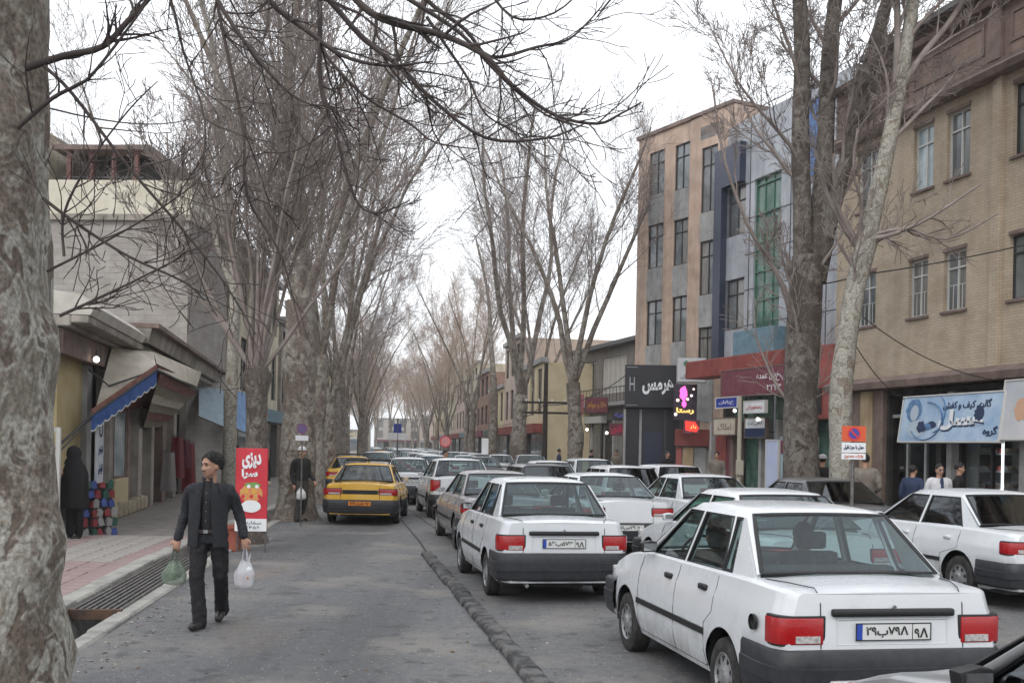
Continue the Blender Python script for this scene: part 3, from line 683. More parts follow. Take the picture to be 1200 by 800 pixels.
for m_ in (STN, TAN, STNG, ORG, CRM, LTP): weather(m_, .28)
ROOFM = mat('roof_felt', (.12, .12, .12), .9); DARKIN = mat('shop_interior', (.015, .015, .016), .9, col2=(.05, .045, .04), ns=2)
# ---------------------------------------------------------------- beige brick building, right
BE = Plane((10, 24, 0)[:2], (.255, -.967)); 
bb = BE.thing('brick_building', 'beige brick three storey building with a brown parapet, rightmost', 'building')
sL = BE.uv(981, 300)[0]; sR = 16.0
zLed = BE.uv(1120, 447)[1]; zCor = BE.uv(1120, 110)[1]; zTop = BE.uv(1120, 40)[1]
def wrect(pl, u0, u1, v0, v1, y=0):
    um = (u0 + u1) / 2; return [pl.uv(u0, (v0 + v1) / 2, y)[0], pl.uv(u1, (v0 + v1) / 2, y)[0], pl.uv(um, v1, y)[1], pl.uv(um, v0, y)[1]]
r1 = [wrect(BE, *q) for q in ((1005, 1030, 178, 250), (1071, 1094, 148, 218), (1110, 1137, 124, 202), (1188, 1226, 95, 180))]
r2 = [wrect(BE, *q) for q in ((1004, 1026, 320, 384), (1065, 1087, 306, 368), (1106, 1132, 294, 362), (1183, 1222, 270, 350))]
for rr_ in (r1, r2):
    za = sum(q[2] for q in rr_) / 4; zb2 = sum(q[3] for q in rr_) / 4
    for q in rr_: q[2], q[3] = za, zb2
    w_ = rr_[1][1] - rr_[1][0]
    rr_.append([rr_[3][0] + 3.4, rr_[3][1] + 3.4, za, zb2]); 
holes = [tuple(q) for q in r1 + r2]
b = facade(sL, sR, zLed, zCor, holes, .2)
b.add([(sL, 0, zLed), (sL, 12, zLed), (sL, 12, zCor), (sL, 0, zCor)], [(3, 2, 1, 0)]); b.add([(sR, 0, 0), (sR, 12, 0), (sR, 12, zCor), (sR, 0, zCor)], [(0, 1, 2, 3)]); b.add([(sL, .5, zCor), (sR, .5, zCor), (sR, 12, zCor), (sL, 12, zCor)], [(0, 1, 2, 3)]); b.add([(sL, 12, 0), (sR, 12, 0), (sR, 12, zCor), (sL, 12, zCor)], [(3, 2, 1, 0)])
b.build('wall', BEI, bb)
for i, q in enumerate(holes):
    w = window(bb, q, .12, FRW if i in (0, 1, 2, 5, 6, 7) else FRD, 2, .28, WGLB if i == 1 else WGL)
    MB().box(q[0] - .06, q[1] + .06, -.06, .10, q[2] - .07, q[2] - .002).build('sill', STN, w, bevel=.008)
    MB().box(q[0] - .02, q[1] + .02, -.03, .08, q[3] + .002, q[3] + .09).build('lintel', STN, w, bevel=.008)
    gb = MB()
    for k in range(1, 5): x = lerp(q[0], q[1], k / 5); gb.tube([(x, .03, q[2] + .02), (x, .03, q[2] + .42 * (q[3] - q[2]))], .008, 4)
    gb.tube([(q[0] + .02, .03, q[2] + .42 * (q[3] - q[2])), (q[1] - .02, .03, q[2] + .42 * (q[3] - q[2]))], .008, 4)
    if i in (5, 6, 7): gb.build('grille', FRW, w)
sP = BE.uv(1170, 250)[0]
MB().box(sP - .14, sP + .14, -.10, .02, zLed, zCor - .12).build('pilaster', BEI, bb, bevel=.01)
# brown band: lower cornice, panels between raised arches, upper cornice
MB().prism([(-.30, 0), (-.36, .12), (-.28, .20), (-.18, .26), (-.18, .34), (.1, .34), (.1, 0)], sL - .02, sR, 'x').build('cornice', STN, bb).location.z = zCor - .12
pz0, pz1 = zCor + .22, zTop
MB().box(sL, sR, -.10, .16, pz0, pz1).build('parapet', BRN, bb)
x = sP
for k in range(-3, 4):
    c0 = sP + k * 3.3
    if not (sL < c0 < sR): continue
    MB().box(c0 - .2, c0 + .2, -.20, -.10, pz0, pz1 - .0).build('parapet_pier', STN, bb, bevel=.012)
    fr_ = MB(); x0_, x1_, za_, zb_2 = c0 - 2.9, c0 - .4, pz0 + .25, pz1 - .22
    for q in ((x0_, x1_, za_, za_ + .08), (x0_, x1_, zb_2 - .08, zb_2), (x0_, x0_ + .08, za_ + .08, zb_2 - .08), (x1_ - .08, x1_, za_ + .08, zb_2 - .08)): fr_.box(q[0], q[1], -.13, -.10, q[2], q[3])
    fr_.build('panel_moulding', STN, bb)
MB().prism([(-.34, 0), (-.40, .10), (-.24, .16), (.2, .16), (.2, 0)], sL - .05, sR, 'x').build('coping', STN, bb).location.z = pz1
hs = [(sL + 1.0 + k * 2.1, sL + 2.1 + k * 2.1, pz1 + .4, pz1 + .95) for k in range(3)]
sH = BE.uv(1075, 60)[0] + 1
at = facade(sL + .1, sH + 7, pz1 + .15, pz1 + 1.2, hs, .15, 1.2); at.add([(sL + .1, 1.2, pz1), (sL + .1, 8, pz1), (sL + .1, 8, pz1 + 1.2), (sL + .1, 1.2, pz1 + 1.2)], [(3, 2, 1, 0)])
at.build('attic_storey', BRN, bb)
for q in hs: window(bb, q, 1.3, FRD, 2, 0)
MB().box(sL - .4, sH + 7.3, .8, 8.4, pz1 + 1.2, pz1 + 1.34).build('roof', ROOFM, bb)
MB().prism([(-.32, 0), (-.36, .16), (-.10, .30), (.02, .30), (.02, 0)], sL - .02, sR, 'x').build('ledge', STN, bb).location.z = zLed - .04
# ground floor
zc = zLed - .06
sA, sB = BE.uv(1009, 520)[0], BE.uv(1023, 520)[0]
MB().box(sA, sB, -.05, .5, 0, zc).build('pillar', TAN, bb, bevel=.01); MB().box(sB + .01, sB + .42, -.02, .5, 0, zc).build('pillar', STN, bb, bevel=.01)
MB().box(sL, sA - .02, .1, .5, 0, zc).build('pillar', STN, bb); 
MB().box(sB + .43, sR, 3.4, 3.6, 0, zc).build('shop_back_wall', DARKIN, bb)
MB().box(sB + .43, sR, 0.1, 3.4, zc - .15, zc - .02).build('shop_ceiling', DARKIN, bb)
for k, u in enumerate((1100, 1112, 1198)):
    s_ = BE.uv(u, 520)[0]; MB().box(s_ - .09, s_ + .09, .0, .3, 0.1, zc - .16).build('shop_post', STNG if k else FRD, bb, bevel=.008)
s0_, s1_ = BE.uv(1035, 520)[0], BE.uv(1098, 520)[0]; s2_ = BE.uv(1113, 520)[0]; s3_ = BE.uv(1197, 520)[0]
SHG = glassmat('shop_glass', (.7, .74, .72), .08)
def shopfront(s0, s1, n, zt=2.75):
    f = MB()
    for k in range(n + 1):
        xx = lerp(s0, s1, k / n); f.box(xx - .035, xx + .035, .20, .28, .12, zt)
    f.box(s0, s1, .205, .275, zt, zt + .08); f.box(s0, s1, .205, .275, .12, .35)
    sf = f.build('shop_window', FRD if n != 3 else STNG, bb)
    for k in range(n):
        xa, xb = lerp(s0, s1, k / n) + .035, lerp(s0, s1, (k + 1) / n) - .035
        MB().add([(xa, .24, .35), (xb, .24, .35), (xb, .24, zt), (xa, .24, zt)], [(0, 1, 2, 3)]).build('pane', SHG, sf)
shopfront(s0_, s1_, 3); shopfront(s2_ + .1, s3_ - .1, 2, 2.5); shopfront(s3_ + .1, s3_ + 4, 2, 2.5)
MB().box(s2_, s3_, -.06, .15, 2.62, 3.0).build('shop_fascia', mat('black_fascia', (.02, .02, .022), .4), bb, bevel=.01)
# ================================================================ signs on the beige building
def sign(name, label, pl, u0, u1, v0, v1, y, depth, m, tilt=0, group=None, cat='sign', fm=None):
    s0, z0 = pl.uv(u0, v1, y); s1, z1 = pl.uv(u1, v0, y); z1 = pl.uv((u0 + u1) / 2, v0, y)[1]; z0 = pl.uv((u0 + u1) / 2, v1, y)[1]
    c = pl.o + pl.d * ((s0 + s1) / 2) + Vector((-pl.d.y, pl.d.x)) * y
    t = thing(name, label, cat, (c.x, c.y, (z0 + z1) / 2), pl.rz, group); t.rotation_euler = (tilt, 0, pl.rz)
    w, h = s1 - s0, z1 - z0
    MB().box(-w / 2, w / 2, 0, depth, -h / 2, h / 2).build('board', m, t, bevel=.01)
    f = MB()
    for q in ((-w / 2 - .03, w / 2 + .03, -h / 2 - .03, -h / 2), (-w / 2 - .03, w / 2 + .03, h / 2, h / 2 + .03), (-w / 2 - .03, -w / 2, -h / 2, h / 2), (w / 2, w / 2 + .03, -h / 2, h / 2)): f.box(q[0], q[1], -.02, depth + .01, q[2], q[3])
    f.build('frame', fm or FRW, t)
    return t, w, h
SKB = mat('pale_blue_board', (.28, .42, .60), .4, col2=(.44, .56, .70), ns=1.6); NAVY = mat('navy_print', (.012, .03, .09), .5); MIDB = mat('mid_blue_print', (.07, .16, .32), .5, col2=(.12, .24, .42), ns=6)
WPR = mat('white_print', (.72, .74, .76), .5); SKIN_PR = mat('pale_print', (.42, .50, .58), .5)
t, w, h = sign('shop_sign', 'pale blue shop sign with dark lettering and a drawn figure, tilted under the ledge', BE, 1056, 1174, 462, 517, -.55, .12, SKB, -.14)
text('گالری کیف و کفش', w * .46, h * .22, NAVY, t, (w * .17, -.008, h * .27), bold=.02)
text('عسل', w * .44, h * .44, WPR, t, (w * .13, -.009, -h * .04), bold=.05); text('عسل', w * .44, h * .44, NAVY, t, (w * .138, -.006, -h * .075), bold=.05)
text('گروه', w * .13, h * .22, NAVY, t, (w * .42, -.008, -h * .30), bold=.03)
def blob(cx, cz, rx, rz_, y, n=18, k=0): return [(cx + rx * math.cos(2 * math.pi * i / n) * (1 + k * math.sin(3 * i)), cz + rz_ * math.sin(2 * math.pi * i / n) * (1 + k * math.cos(2 * i))) for i in range(n)]
def print_(t, name, poly, y, m): return MB().prism(poly, y - .003, y, 'y').build(name, m, t)
print_(t, 'printed_hair', blob(-w * .37, h * .20, w * .085, h * .26, 0, 18, .08), -.004, MIDB); print_(t, 'printed_face', blob(-w * .36, h * .14, w * .045, h * .18, 0), -.009, SKIN_PR)
print_(t, 'printed_shoulder', blob(-w * .32, -h * .22, w * .10, h * .20, 0, 18, .06), -.0035, SKIN_PR); print_(t, 'printed_flower', blob(-w * .27, -h * .18, w * .04, h * .13, 0, 18, .18), -.009, NAVY)
print_(t, 'printed_flower', blob(w * .30, h * .08, w * .045, h * .16, 0, 20, .16), -.012, NAVY)
tb = MB().tube([(-w * .22 + w * .17 * math.cos(a), -.006, -h * .05 + h * .42 * math.sin(a)) for a in [-2.6 + k * .25 for k in range(18)]], .035, 4, sq=.15); tb.build('printed_handle', MIDB, t)
tb = MB().tube([(-w * .13 + w * .10 * math.cos(a), -.006, h * .10 + h * .40 * math.sin(a)) for a in [-1.6 + k * .25 for k in range(12)]], .028, 4, sq=.15); tb.build('printed_handle', MIDB, t)
for k in range(3): print_(t, 'printed_shoe', blob(-w * (.16 + .05 * k), -h * (.14 + .04 * k), w * .05, h * .08, 0, 14, .1), -.008 - .001 * k, NAVY if k != 1 else MIDB)
PGR = mat('pale_grey_board', (.42, .44, .48), .4, col2=(.55, .55, .57), ns=1.2)
t, w, h = sign('shop_sign', 'pale grey shop sign at the right edge beside the blue one', BE, 1174, 1262, 443, 514, -.5, .14, PGR, -.14)
print_(t, 'printed_picture', blob(-w * .22, h * .0, w * .10, h * .2, 0, 18, .1), -.005, mat('peach_print', (.55, .33, .22), .5)); text('پوشاک', w * .3, h * .2, NAVY, t, (w * .1, -.006, h * .3))
# lit shelves of the right shop
SHELF = mat('shelf_white', (.5, .5, .5), .5); LED = mat('led_tube', (.9, .95, 1), .3, emit=2.2)
goods = [mat('goods_%s' % n, c, .6) for n, c in (('red', (.35, .05, .05)), ('brown', (.12, .07, .04)), ('black', (.02, .02, .02)), ('beige', (.4, .33, .24)), ('blue', (.06, .1, .25)), ('white', (.6, .6, .6)))]
for xx in (sB + .43, s2_ - .25, s3_ - .08): MB().box(xx, xx + .08, .1, 3.4, .12, zc - .16).build('partition', DARKIN, bb)
for k in range(2):
    cx = (s2_ - .10, s3_ + .06)[k]; p = BE.o + BE.d * cx + Vector((-BE.d.y, BE.d.x)) * 1.75
    sh = thing('shop_shelf', ['lit shoe shelf behind the glass under the blue sign', 'lit shoe shelf at the right edge of the photo'][k], 'shelf', (p.x, p.y, .13), BE.rz + math.pi / 2)
    for j in range(6): MB().box(-1.2, 1.2, -.4, 0, .15 + j * .4, .18 + j * .4).build('board', SHELF, sh)
    for xx in (-1.22, 0, 1.2): MB().box(xx, xx + .03, -.4, 0, 0, 2.3).build('upright', SHELF, sh)
    for xx in (-.62, .6): MB().box(xx, xx + .04, -.45, -.41, .3, 2.2).build('light_tube', LED, sh)
    gd = [MB() for _ in goods]
    for j in range(5):
        xx = -1.1
        while xx < 1.1:
            q = rnd.randrange(6); ww = rnd.uniform(.09, .2); gd[q].prism([(xx, .19 + j * .4), (xx + ww, .19 + j * .4), (xx + ww * .9, .26 + j * .4), (xx + ww * .3, .30 + j * .4)], -.36, -.06, 'y'); xx += ww + .05
    for q, m_ in zip(gd, goods): q.build('shoes', m_, sh, kind='stuff')
# ================================================================ orange striped building
OP = Plane(P(742, 520, 47.5).xy, (.5, -.866)); ob = OP.thing('apartment_building', 'orange and grey striped four storey building behind the bare trees', 'building')
oR = OP.uv(838, 300)[0] + 1.0; zt = OP.uv(745, 167)[1]
cols_ = [(759, 777), (789, 806), (820, 839)]; rowsv = [[(178, 228), (169, 222), (172, 248)], [(263, 314), (257, 310), (282, 345)], [(352, 404), (347, 400), (383, 425)]]
holes = []; infill = []
for (ua, ub), k in zip(cols_, range(3)):
    sa, sb = OP.uv(ua, 300)[0], OP.uv(ub, 300)[0]
    for rv in rowsv:
        za, zb2 = OP.uv((ua + ub) / 2, rv[k][1])[1], OP.uv((ua + ub) / 2, rv[k][0])[1]; holes.append((sa, sb, za, zb2)); 
facade(0, oR, 0, zt, holes, .16).add([(0, 0, 0), (0, 10, 0), (0, 10, zt), (0, 0, zt)], [(3, 2, 1, 0)]).add([(0, 0, zt), (oR, 0, zt), (oR, 10, zt), (0, 10, zt)], [(0, 1, 2, 3)]).add([(oR, 0, 0), (oR, 10, 0), (oR, 10, zt), (oR, 0, zt)], [(0, 1, 2, 3)]).build('wall', ORG, ob)
for k, (ua, ub) in enumerate(cols_):
    hk = holes[k * 3:k * 3 + 3]; zs = [zt - .5] + [z for h in hk for z in (h[3], h[2])] + [3.0]
    for j in range(1, 4):
        za, zb2 = zs[2 * j + 1] + .01, zs[2 * j] - .01
        if zb2 > za: MB().box(hk[0][0] + .0, hk[0][1] - .0, -.03, .002, za, zb2).build('grey_panel', STNG, ob)
    for h in hk:
        window(ob, h, .08, FRD, 2, .28, WGL, fw=.045)
MB().box(-.08, OP.uv(811, 144)[0], -.10, .4, zt, zt + .16).build('coping', STN, ob)
sT0, sT1 = OP.uv(811, 200)[0], OP.uv(857, 200)[0]; zT = OP.uv(857, 113)[1] - .3
tw = MB().box(sT0, sT1, .02, 7, zt - 1.2, zT); tw.build('stair_tower', ORG, ob); 
MB().box(sT0 + .5, sT1 - .45, .0, .018, zt - 1.0, zT - .5).build('grey_panel', STNG, ob); MB().box(sT1 + .002, sT1 + .06, .1, 6.5, zt - 1.5, zT - .02).build('stair_tower_side', CRM, ob); MB().box(sT0 - .1, sT1 + .15, -.08, 7.1, zT, zT + .14).build('coping', STN, ob)
# ================================================================ blue and white glass-fronted building
BL = Plane(P(838, 520, 39.3).xy, (.345, -.94)); bl_ = BL.thing('glass_front_building', 'pale panelled building with dark blue column and tall green glass strip', 'building')
s872, s883, s914, s946, s982 = [BL.uv(u, 300)[0] for u in (872, 883, 914, 946, 1000)]
ztc = BL.uv(855, 175)[1]; ztw = BL.uv(905, 125)[1]; zr = BL.uv(960, 440)[1] + .4
h1 = wrect(BL, 853, 872, 218, 276); h2 = wrect(BL, 849, 871, 327, 386); sC = BL.uv(851, 300)[0]
MB().box(0, sC, -.25, .4, zr, ztc).build('blue_column', DKB, bl_); MB().box(sC, s872 + .0, -.25, .4, h1[3] + .02, ztc).build('blue_column', DKB, bl_)
f = facade(sC, s982, zr - .5, ztw, [(sC + .0, s872 + .05, h1[2], h1[3]), (sC, s872 + .05, h2[2], h2[3]), (s883, s914, BL.uv(898, 385)[1], BL.uv(898, 205)[1])], .2)
f.add([(sC, 0, ztw), (s982, 0, ztw), (s982, 9, ztw), (sC, 9, ztw)], [(0, 1, 2, 3)]).add([(0, .4, 0), (0, 9, 0), (0, 9, ztw), (0, .4, ztw)], [(3, 2, 1, 0)]).add([(0, .4, ztc), (sC, .4, ztc), (sC, .4, ztw), (0, .4, ztw)], [(0, 1, 2, 3)]).build('wall', LTP, bl_)
for h in (h1, h2): window(bl_, (sC + .06, s872 + .03, h[2] + .02, h[3] - .02), .1, FRD, 2, .3, WGL)
gz0, gz1 = BL.uv(898, 385)[1], BL.uv(898, 205)[1]
gw = window(bl_, (s883, s914, gz0, gz1), .1, mat('green_frame', (.05, .14, .10), .5), 3, 0, GRG, fw=.05)
gm_ = MB(); z = gz0
while z < gz1: gm_.box(s883 + .05, s914 - .05, .05, .12, z, z + .05); z += 1.0
gm_.build('glazing_bar', mat('green_frame'), gw)
pj = MB()
for k in range(1, 12): pj.box(s872 + .06, s982, -.012, -.001, k * 1.25, k * 1.25 + .03)
for s_ in (s872 + .3, s914 + .55, s946, s946 + 1.0): pj.box(s_, s_ + .03, -.014, -.002, zr, ztw)
pj.build('panel_joint', FRD, bl_)
MB().box(s946, BL.uv(962, 300)[0], -.05, .3, BL.uv(955, 205)[1], BL.uv(955, 118)[1]).build('blue_parapet', BLG, bl_)
MB().box(sC, s982, 2.6, 2.8, .12, zr).box(sC, s982, .1, 2.6, zr - .3, zr - .1).build('shop_back_wall', DARKIN, bl_)
for a_, b_ in ((838, 850), (851, 863), (866, 880), (881, 896), (899, 914), (919, 946), (950, 975)):
    xa, xb = BL.uv(a_, 540)[0], BL.uv(b_, 540)[0]; MB().box(xa, xb, .3, .33, .12, zr - .4).build('shop_window', [WGL, DARKIN, GRG][a_ % 3], bl_)
tf = MB().box(BL.uv(873, 400)[0], BL.uv(921, 400)[0], -.5, -.02, BL.uv(897, 415)[1], BL.uv(897, 386)[1]).build('teal_canopy', TEAL, bl_, bevel=.02)
REDF = weather(mat('red_fascia', (.24, .045, .038), .5, col2=(.31, .07, .058), ns=2), .35); MARO = mat('maroon_board', (.13, .03, .045), .5, col2=(.18, .05, .07), ns=3)
REDB = weather(mat('red_cladding', (.30, .07, .06), .55, col2=(.37, .10, .085), ns=2), .3)
# red shop floor under it
zc2 = BL.uv(900, 500)[1]
MB().box(BL.uv(828, 430)[0], s946 + .3, -.9, -.02, BL.uv(880, 440)[1], BL.uv(880, 419)[1]).build('red_canopy', REDF, bl_, bevel=.02)
q = MB().box(s946 + .35, BL.uv(984, 450)[0] + .6, -.7, -.02, BL.uv(965, 492)[1], BL.uv(965, 408)[1]).build('red_facing', REDB, bl_, bevel=.02)
for u, v in ((957, 470),): s_, z_ = BL.uv(u, v, -.7); MB().box(s_ - .25, s_ + .25, -.73, -.71, z_ - .4, z_ + .4).build('dark_opening', DARKIN, bl_)
for u0_, u1_, m_ in ((838, 840, STNG), (862, 866, STN), (896, 899, STNG), (915, 918, STNG), (946, 950, STNG)):
    MB().box(BL.uv(u0_, 540)[0], BL.uv(u1_, 540)[0], -.25, .2, .12, BL.uv(900, 492)[1]).build('shop_pier', m_, bl_)
MB().box(BL.uv(841, 540)[0], BL.uv(853, 540)[0], -.1, .0, .12, BL.uv(850, 510)[1]).build('red_door', REDB, bl_, bevel=.01)
MB().box(BL.uv(853, 540)[0] + .02, BL.uv(862, 540)[0], -.08, -.0, .12, BL.uv(850, 510)[1]).build('red_door', MARO, bl_, bevel=.01)
t, w, h = sign('shop_sign', 'maroon shop board with white lettering behind the big dark tree trunk', BL, 845, 925, 431, 462, -1.0, .2, MARO, fm=STN)
text('پخش عمده', w * .4, h * .35, WPR, t, (w * .25, -.01, h * .12)); text('۲۲۲۴', w * .2, h * .22, WPR, t, (w * .3, -.01, -h * .28), rtl=False)
t, w, h = sign('street_sign', 'small dark blue street name sign between the red shops', BL, 839, 864, 466, 477, -2.0, .04, mat('sign_blue', (.02, .04, .28), .5)); text('خیابان', w * .7, h * .5, WPR, t, (0, -.008, 0))
t, w, h = sign('shop_sign', 'small white sign with red lettering beside the big tree trunk', BL, 872, 896, 470, 483, -1.1, .1, WPR); text('رستوران', w * .8, h * .5, mat('red_print', (.45, .03, .03), .5), t, (0, -.008, 0))
BEIG = mat('beige_board', (.42, .38, .30), .6, col2=(.5, .46, .38), ns=4)
t, w, h = sign('shop_sign', 'beige shop board above the red doors', BL, 836, 862, 490, 509, -.6, .1, BEIG, fm=STN); text('املاک', w * .6, h * .4, STN, t, (0, -.008, 0))
t, w, h = sign('shop_sign', 'white and navy shop board under the white and red sign', BL, 873, 897, 490, 512, -.6, .1, WPR, fm=STN); MB().box(-w / 2, w / 2, -.006, -.001, -h / 2, -h * .02).build('navy_band', NAVY, t); text('کافی نت', w * .7, h * .25, NAVY, t, (0, -.008, h * .25))
t, w, h = sign('advertising_panel', 'plain pale blue upright panel standing beside the poster banner', BL, 897, 912, 516, 580, -2.6, .06, mat('pale_blue_panel', (.42, .48, .68), .5, col2=(.5, .55, .72), ns=1), cat='panel')
t, w, h = sign('poster_banner', 'framed poster banner with maroon band and grey blue picture under the big trunk', BL, 914, 957, 513, 582, -4.2, .05, mat('poster_print', (.22, .33, .38), .5, col2=(.34, .45, .50), ns=5), cat='banner', fm=STNG)
MB().prism([(-w / 2, h * .22), (w / 2, h * .34), (w / 2, h * .46), (-w / 2, h * .46)], -.006, -.001, 'y').build('maroon_band', MARO, t); text('فروش ویژه', w * .8, h * .10, WPR, t, (0, -.012, h * .35)); text('حراج', w * .3, h * .10, mat('red_print', (.45, .03, .03), .5), t, (-w * .25, -.008, h * .08)); print_(t, 'printed_figure', blob(w * .1, -h * .12, w * .07, h * .12, 0, 14, .15), -.006, NAVY); print_(t, 'printed_ground', blob(-w * .05, -h * .36, w * .34, h * .06, 0, 14, .1), -.006, WPR)
# ================================================================ two-storey building and Hermes shop between it and the orange one
TS = Plane(P(742, 520, 58).xy, (.268, -.963)); TS.o = TS.o - TS.d * 0
ts = TS.thing('shop_building', 'low two storey grey shop building left of the orange building', 'building')
sl = TS.uv(676, 450)[0]; GRB = bricks('grey_brick', (.20, .18, .165), (.26, .235, .21), (.7, .7, .7)); zt2 = TS.uv(739, 402)[1]; zf = TS.uv(710, 487)[1]
hw = wrect(TS, 706, 734, 418, 460); hw2 = wrect(TS, 684, 698, 424, 462)
facade(sl, 3.0, 0, zt2, [tuple(hw), tuple(hw2)], .2).add([(sl, 0, 0), (sl, 8, 0), (sl, 8, zt2), (sl, 0, zt2)], [(3, 2, 1, 0)]).build('wall', GRB, ts)
window(ts, tuple(hw), .1, FRW, 5, 0, CURT, fw=.08); window(ts, tuple(hw2), .1, FRD, 3, .3)
MB().box(sl - .3, 3.0, -.5, 8, zt2, zt2 + .25).build('roof', ROOFM, ts, bevel=.02)
MB().box(sl, 3.0, -.7, -.02, zf + .5, zf + .7).build('balcony_slab', STNG, ts); bt = MB()
for k in range(24): bt.tube([(lerp(sl, 2.9, k / 23), -.68, zf + .7), (lerp(sl, 2.9, k / 23), -.68, zf + 1.5)], .018, 4)
bt.tube([(sl, -.68, zf + 1.5), (2.9, -.68, zf + 1.5)], .03, 4); bt.build('balcony_railing', FRD, ts)
for k, u in enumerate((682, 694, 706, 720, 733)):
    s_ = TS.uv(u, 520)[0]; MB().box(s_ - .12, s_ + .12, -.1, .1, .12, zf).build('shop_pier', STNG if k % 2 else FRD, ts)
for a_, b_ in ((684, 692), (696, 704), (709, 718), (723, 731)): MB().box(TS.uv(a_, 520)[0] + .1, TS.uv(b_, 520)[0], -.03, -.005, .12, zf - .25).build('shop_window', WGL if a_ != 709 else DARKIN, ts)
MB().box(TS.uv(690, 480)[0], TS.uv(712, 480)[0], -.4, -.02, TS.uv(700, 496)[1], TS.uv(700, 488)[1]).build('white_canopy', mat('white_fascia', (.45, .45, .43), .6), ts)
LIT = mat('lit_bulb', (1, .95, .85), .3, emit=3)
def boxsign(name, label, u0, u1, v0, v1, y, depth, m, rz=-.05, cat='sign', fm=None, group=None):
    a, b_ = P(u0, v1, y), P(u1, v0, y); c = (a + b_) / 2; t = thing(name, label, cat, c, rz, group); w, h = (b_.x - a.x), (b_.z - a.z)
    MB().box(-w / 2, w / 2, 0, depth, -h / 2, h / 2).build('board', m, t, bevel=.015)
    if fm: MB().box(-w / 2 - .03, w / 2 + .03, .02, depth - .02, -h / 2 - .03, h / 2 + .03).build('frame', fm, t)
    return t, w, h
YPR = mat('yellow_print', (.6, .35, .04), .5); PURP = mat('violet_sign', (.10, .09, .35), .5, emit=.15); CRIM = mat('crimson_sign', (.38, .02, .06), .5, emit=.25)
t, w, h = boxsign('shop_sign', 'dark shop board with yellow lettering over the low grey shops', 686, 712, 466, 483, 55, .2, MARO, fm=FRD); text('طلا و جواهر', w * .85, h * .5, YPR, t, (0, -.01, 0))
t, w, h = boxsign('shop_sign', 'small violet sign under the black shop board', 718, 740, 482, 492, 50, .2, FRD); text('بیمه', w * .8, h * .7, PURP, t, (0, -.01, 0), bold=.03)
t, w, h = boxsign('shop_sign', 'small crimson sign below the violet one', 714, 736, 496, 510, 50, .2, MARO); text('قنادی', w * .8, h * .7, CRIM, t, (0, -.01, 0), bold=.03)
t, w, h = boxsign('shop_sign', 'pink upright sign on the corner of the low grey shop building', 675, 684, 462, 485, 56, .2, mat('pink_sign', (.35, .10, .13), .5))
BLK = mat('black_sign', (.008, .009, .014), .35, col2=(.014, .015, .022), ns=2)
t, w, h = boxsign('projecting_sign', 'large black projecting shop sign with white lettering beside the orange building', 732, 793, 428, 477, 43.5, .35, BLK, -.10, fm=None)
text('هرمس', w * .6, h * .36, WPR, t, (w * .14, -.01, -.02), bold=.04); text('H', w * .10, h * .32, mat('grey_print', (.35, .36, .38), .5), t, (-w * .36, -.01, h * .05), rtl=False)
for q in ((-w / 2 + .06, -w / 2 + .52, h / 2 - .1), (-w / 2 + .06, -w / 2 + .52, -h / 2 + .1)): MB().box(q[0], q[1], -.006, -.001, q[2] - .01, q[2] + .01).build('thin_line', mat('grey_print'), t)
wt_, w, h = boxsign('shop_sign', 'white shop board with blue lettering right of the black sign', 794, 827, 420, 447, 41.5, .3, mat('white_board', (.46, .47, .50), .5, col2=(.55, .56, .58), ns=2), -.1, fm=STNG)
text('دندانپزشکی', w * .8, h * .22, NAVY, wt_, (0, -.01, -h * .28)); text('دکتر', w * .4, h * .2, NAVY, wt_, (0, -.01, h * .0)); print_(wt_, 'printed_tooth', blob(-w * .2, h * .28, w * .10, h * .12, 0, 14, .1), -.006, mat('green_print', (.05, .22, .12), .5))
# dark shop block under these signs
hb = thing('shop_block', 'narrow black fronted shop under the black projecting sign', 'building', P(776, 520, 43.9).xy.to_3d(), -.10); w_ = 4.1
MB().box(-1.6, 1.7, 0, 5, .12, P(776, 474, 44).z).build('wall', BLK, hb); 
for xx in (-1.55, -.9, .1, .75, 1.6): MB().box(xx - .05, xx + .05, -.12, -.01, .12, P(776, 480, 44).z).build('post', [STNG, FRD][int(xx > 0)], hb)
MB().box(-.75, .0, -.04, -.01, .12, 2.6).build('door', mat('navy_door', (.01, .015, .04), .3), hb); MB().box(.85, 1.5, -.04, -.01, .9, 2.5).build('window', WGL, hb)
t, w, h = boxsign('neon_sign', 'dark sign box with a pink and yellow lit display', 789, 817, 450, 492, 40.3, .25, mat('dark_sign_box', (.03, .02, .035), .5), -.1)
NP = mat('neon_pink', (.9, .12, .5), .4, emit=1.1); NY = mat('neon_yellow', (.9, .55, .15), .4, emit=1.1); NR = mat('neon_red', (1, .03, .02), .4, emit=1.4); NW = mat('neon_white', (1, .8, .75), .4, emit=1.2)
rn = random.Random(4)
print_(t, 'lit_shape', blob(-w * .08, h * .24, w * .16, h * .20, 0, 16, .15), -.006, NP); print_(t, 'lit_shape', blob(-w * .05, -h * .05, w * .10, h * .10, 0, 12, .2), -.010, NP)
t2 = text('رستا', w * .75, h * .18, NY, t, (0, -.012, -h * .24), bold=.04)
for cx, cz, rr_ in ((-.32, .05, .07), (.26, .18, .06), (.35, .36, .05), (-.4, -.34, .07), (.1, .08, .06)): MB().ell((w * cx, -.02, h * cz), (rr_ * w, .02, rr_ * w), n=10, k=5).build('bulb', NW, t)
t, w, h = boxsign('neon_sign', 'bright red lit sign below the pink neon sign', 801, 820, 492, 508, 40.2, .2, MARO, -.1)
print_(t, 'lit_shape', [(-w * .4, h * .4), (w * .2, h * .35), (w * .45, -h * .1), (w * .3, -h * .35), (-w * .35, -h * .25)], -.006, NR); text('باز', w * .4, h * .3, NY, t, (.05, -.012, 0))
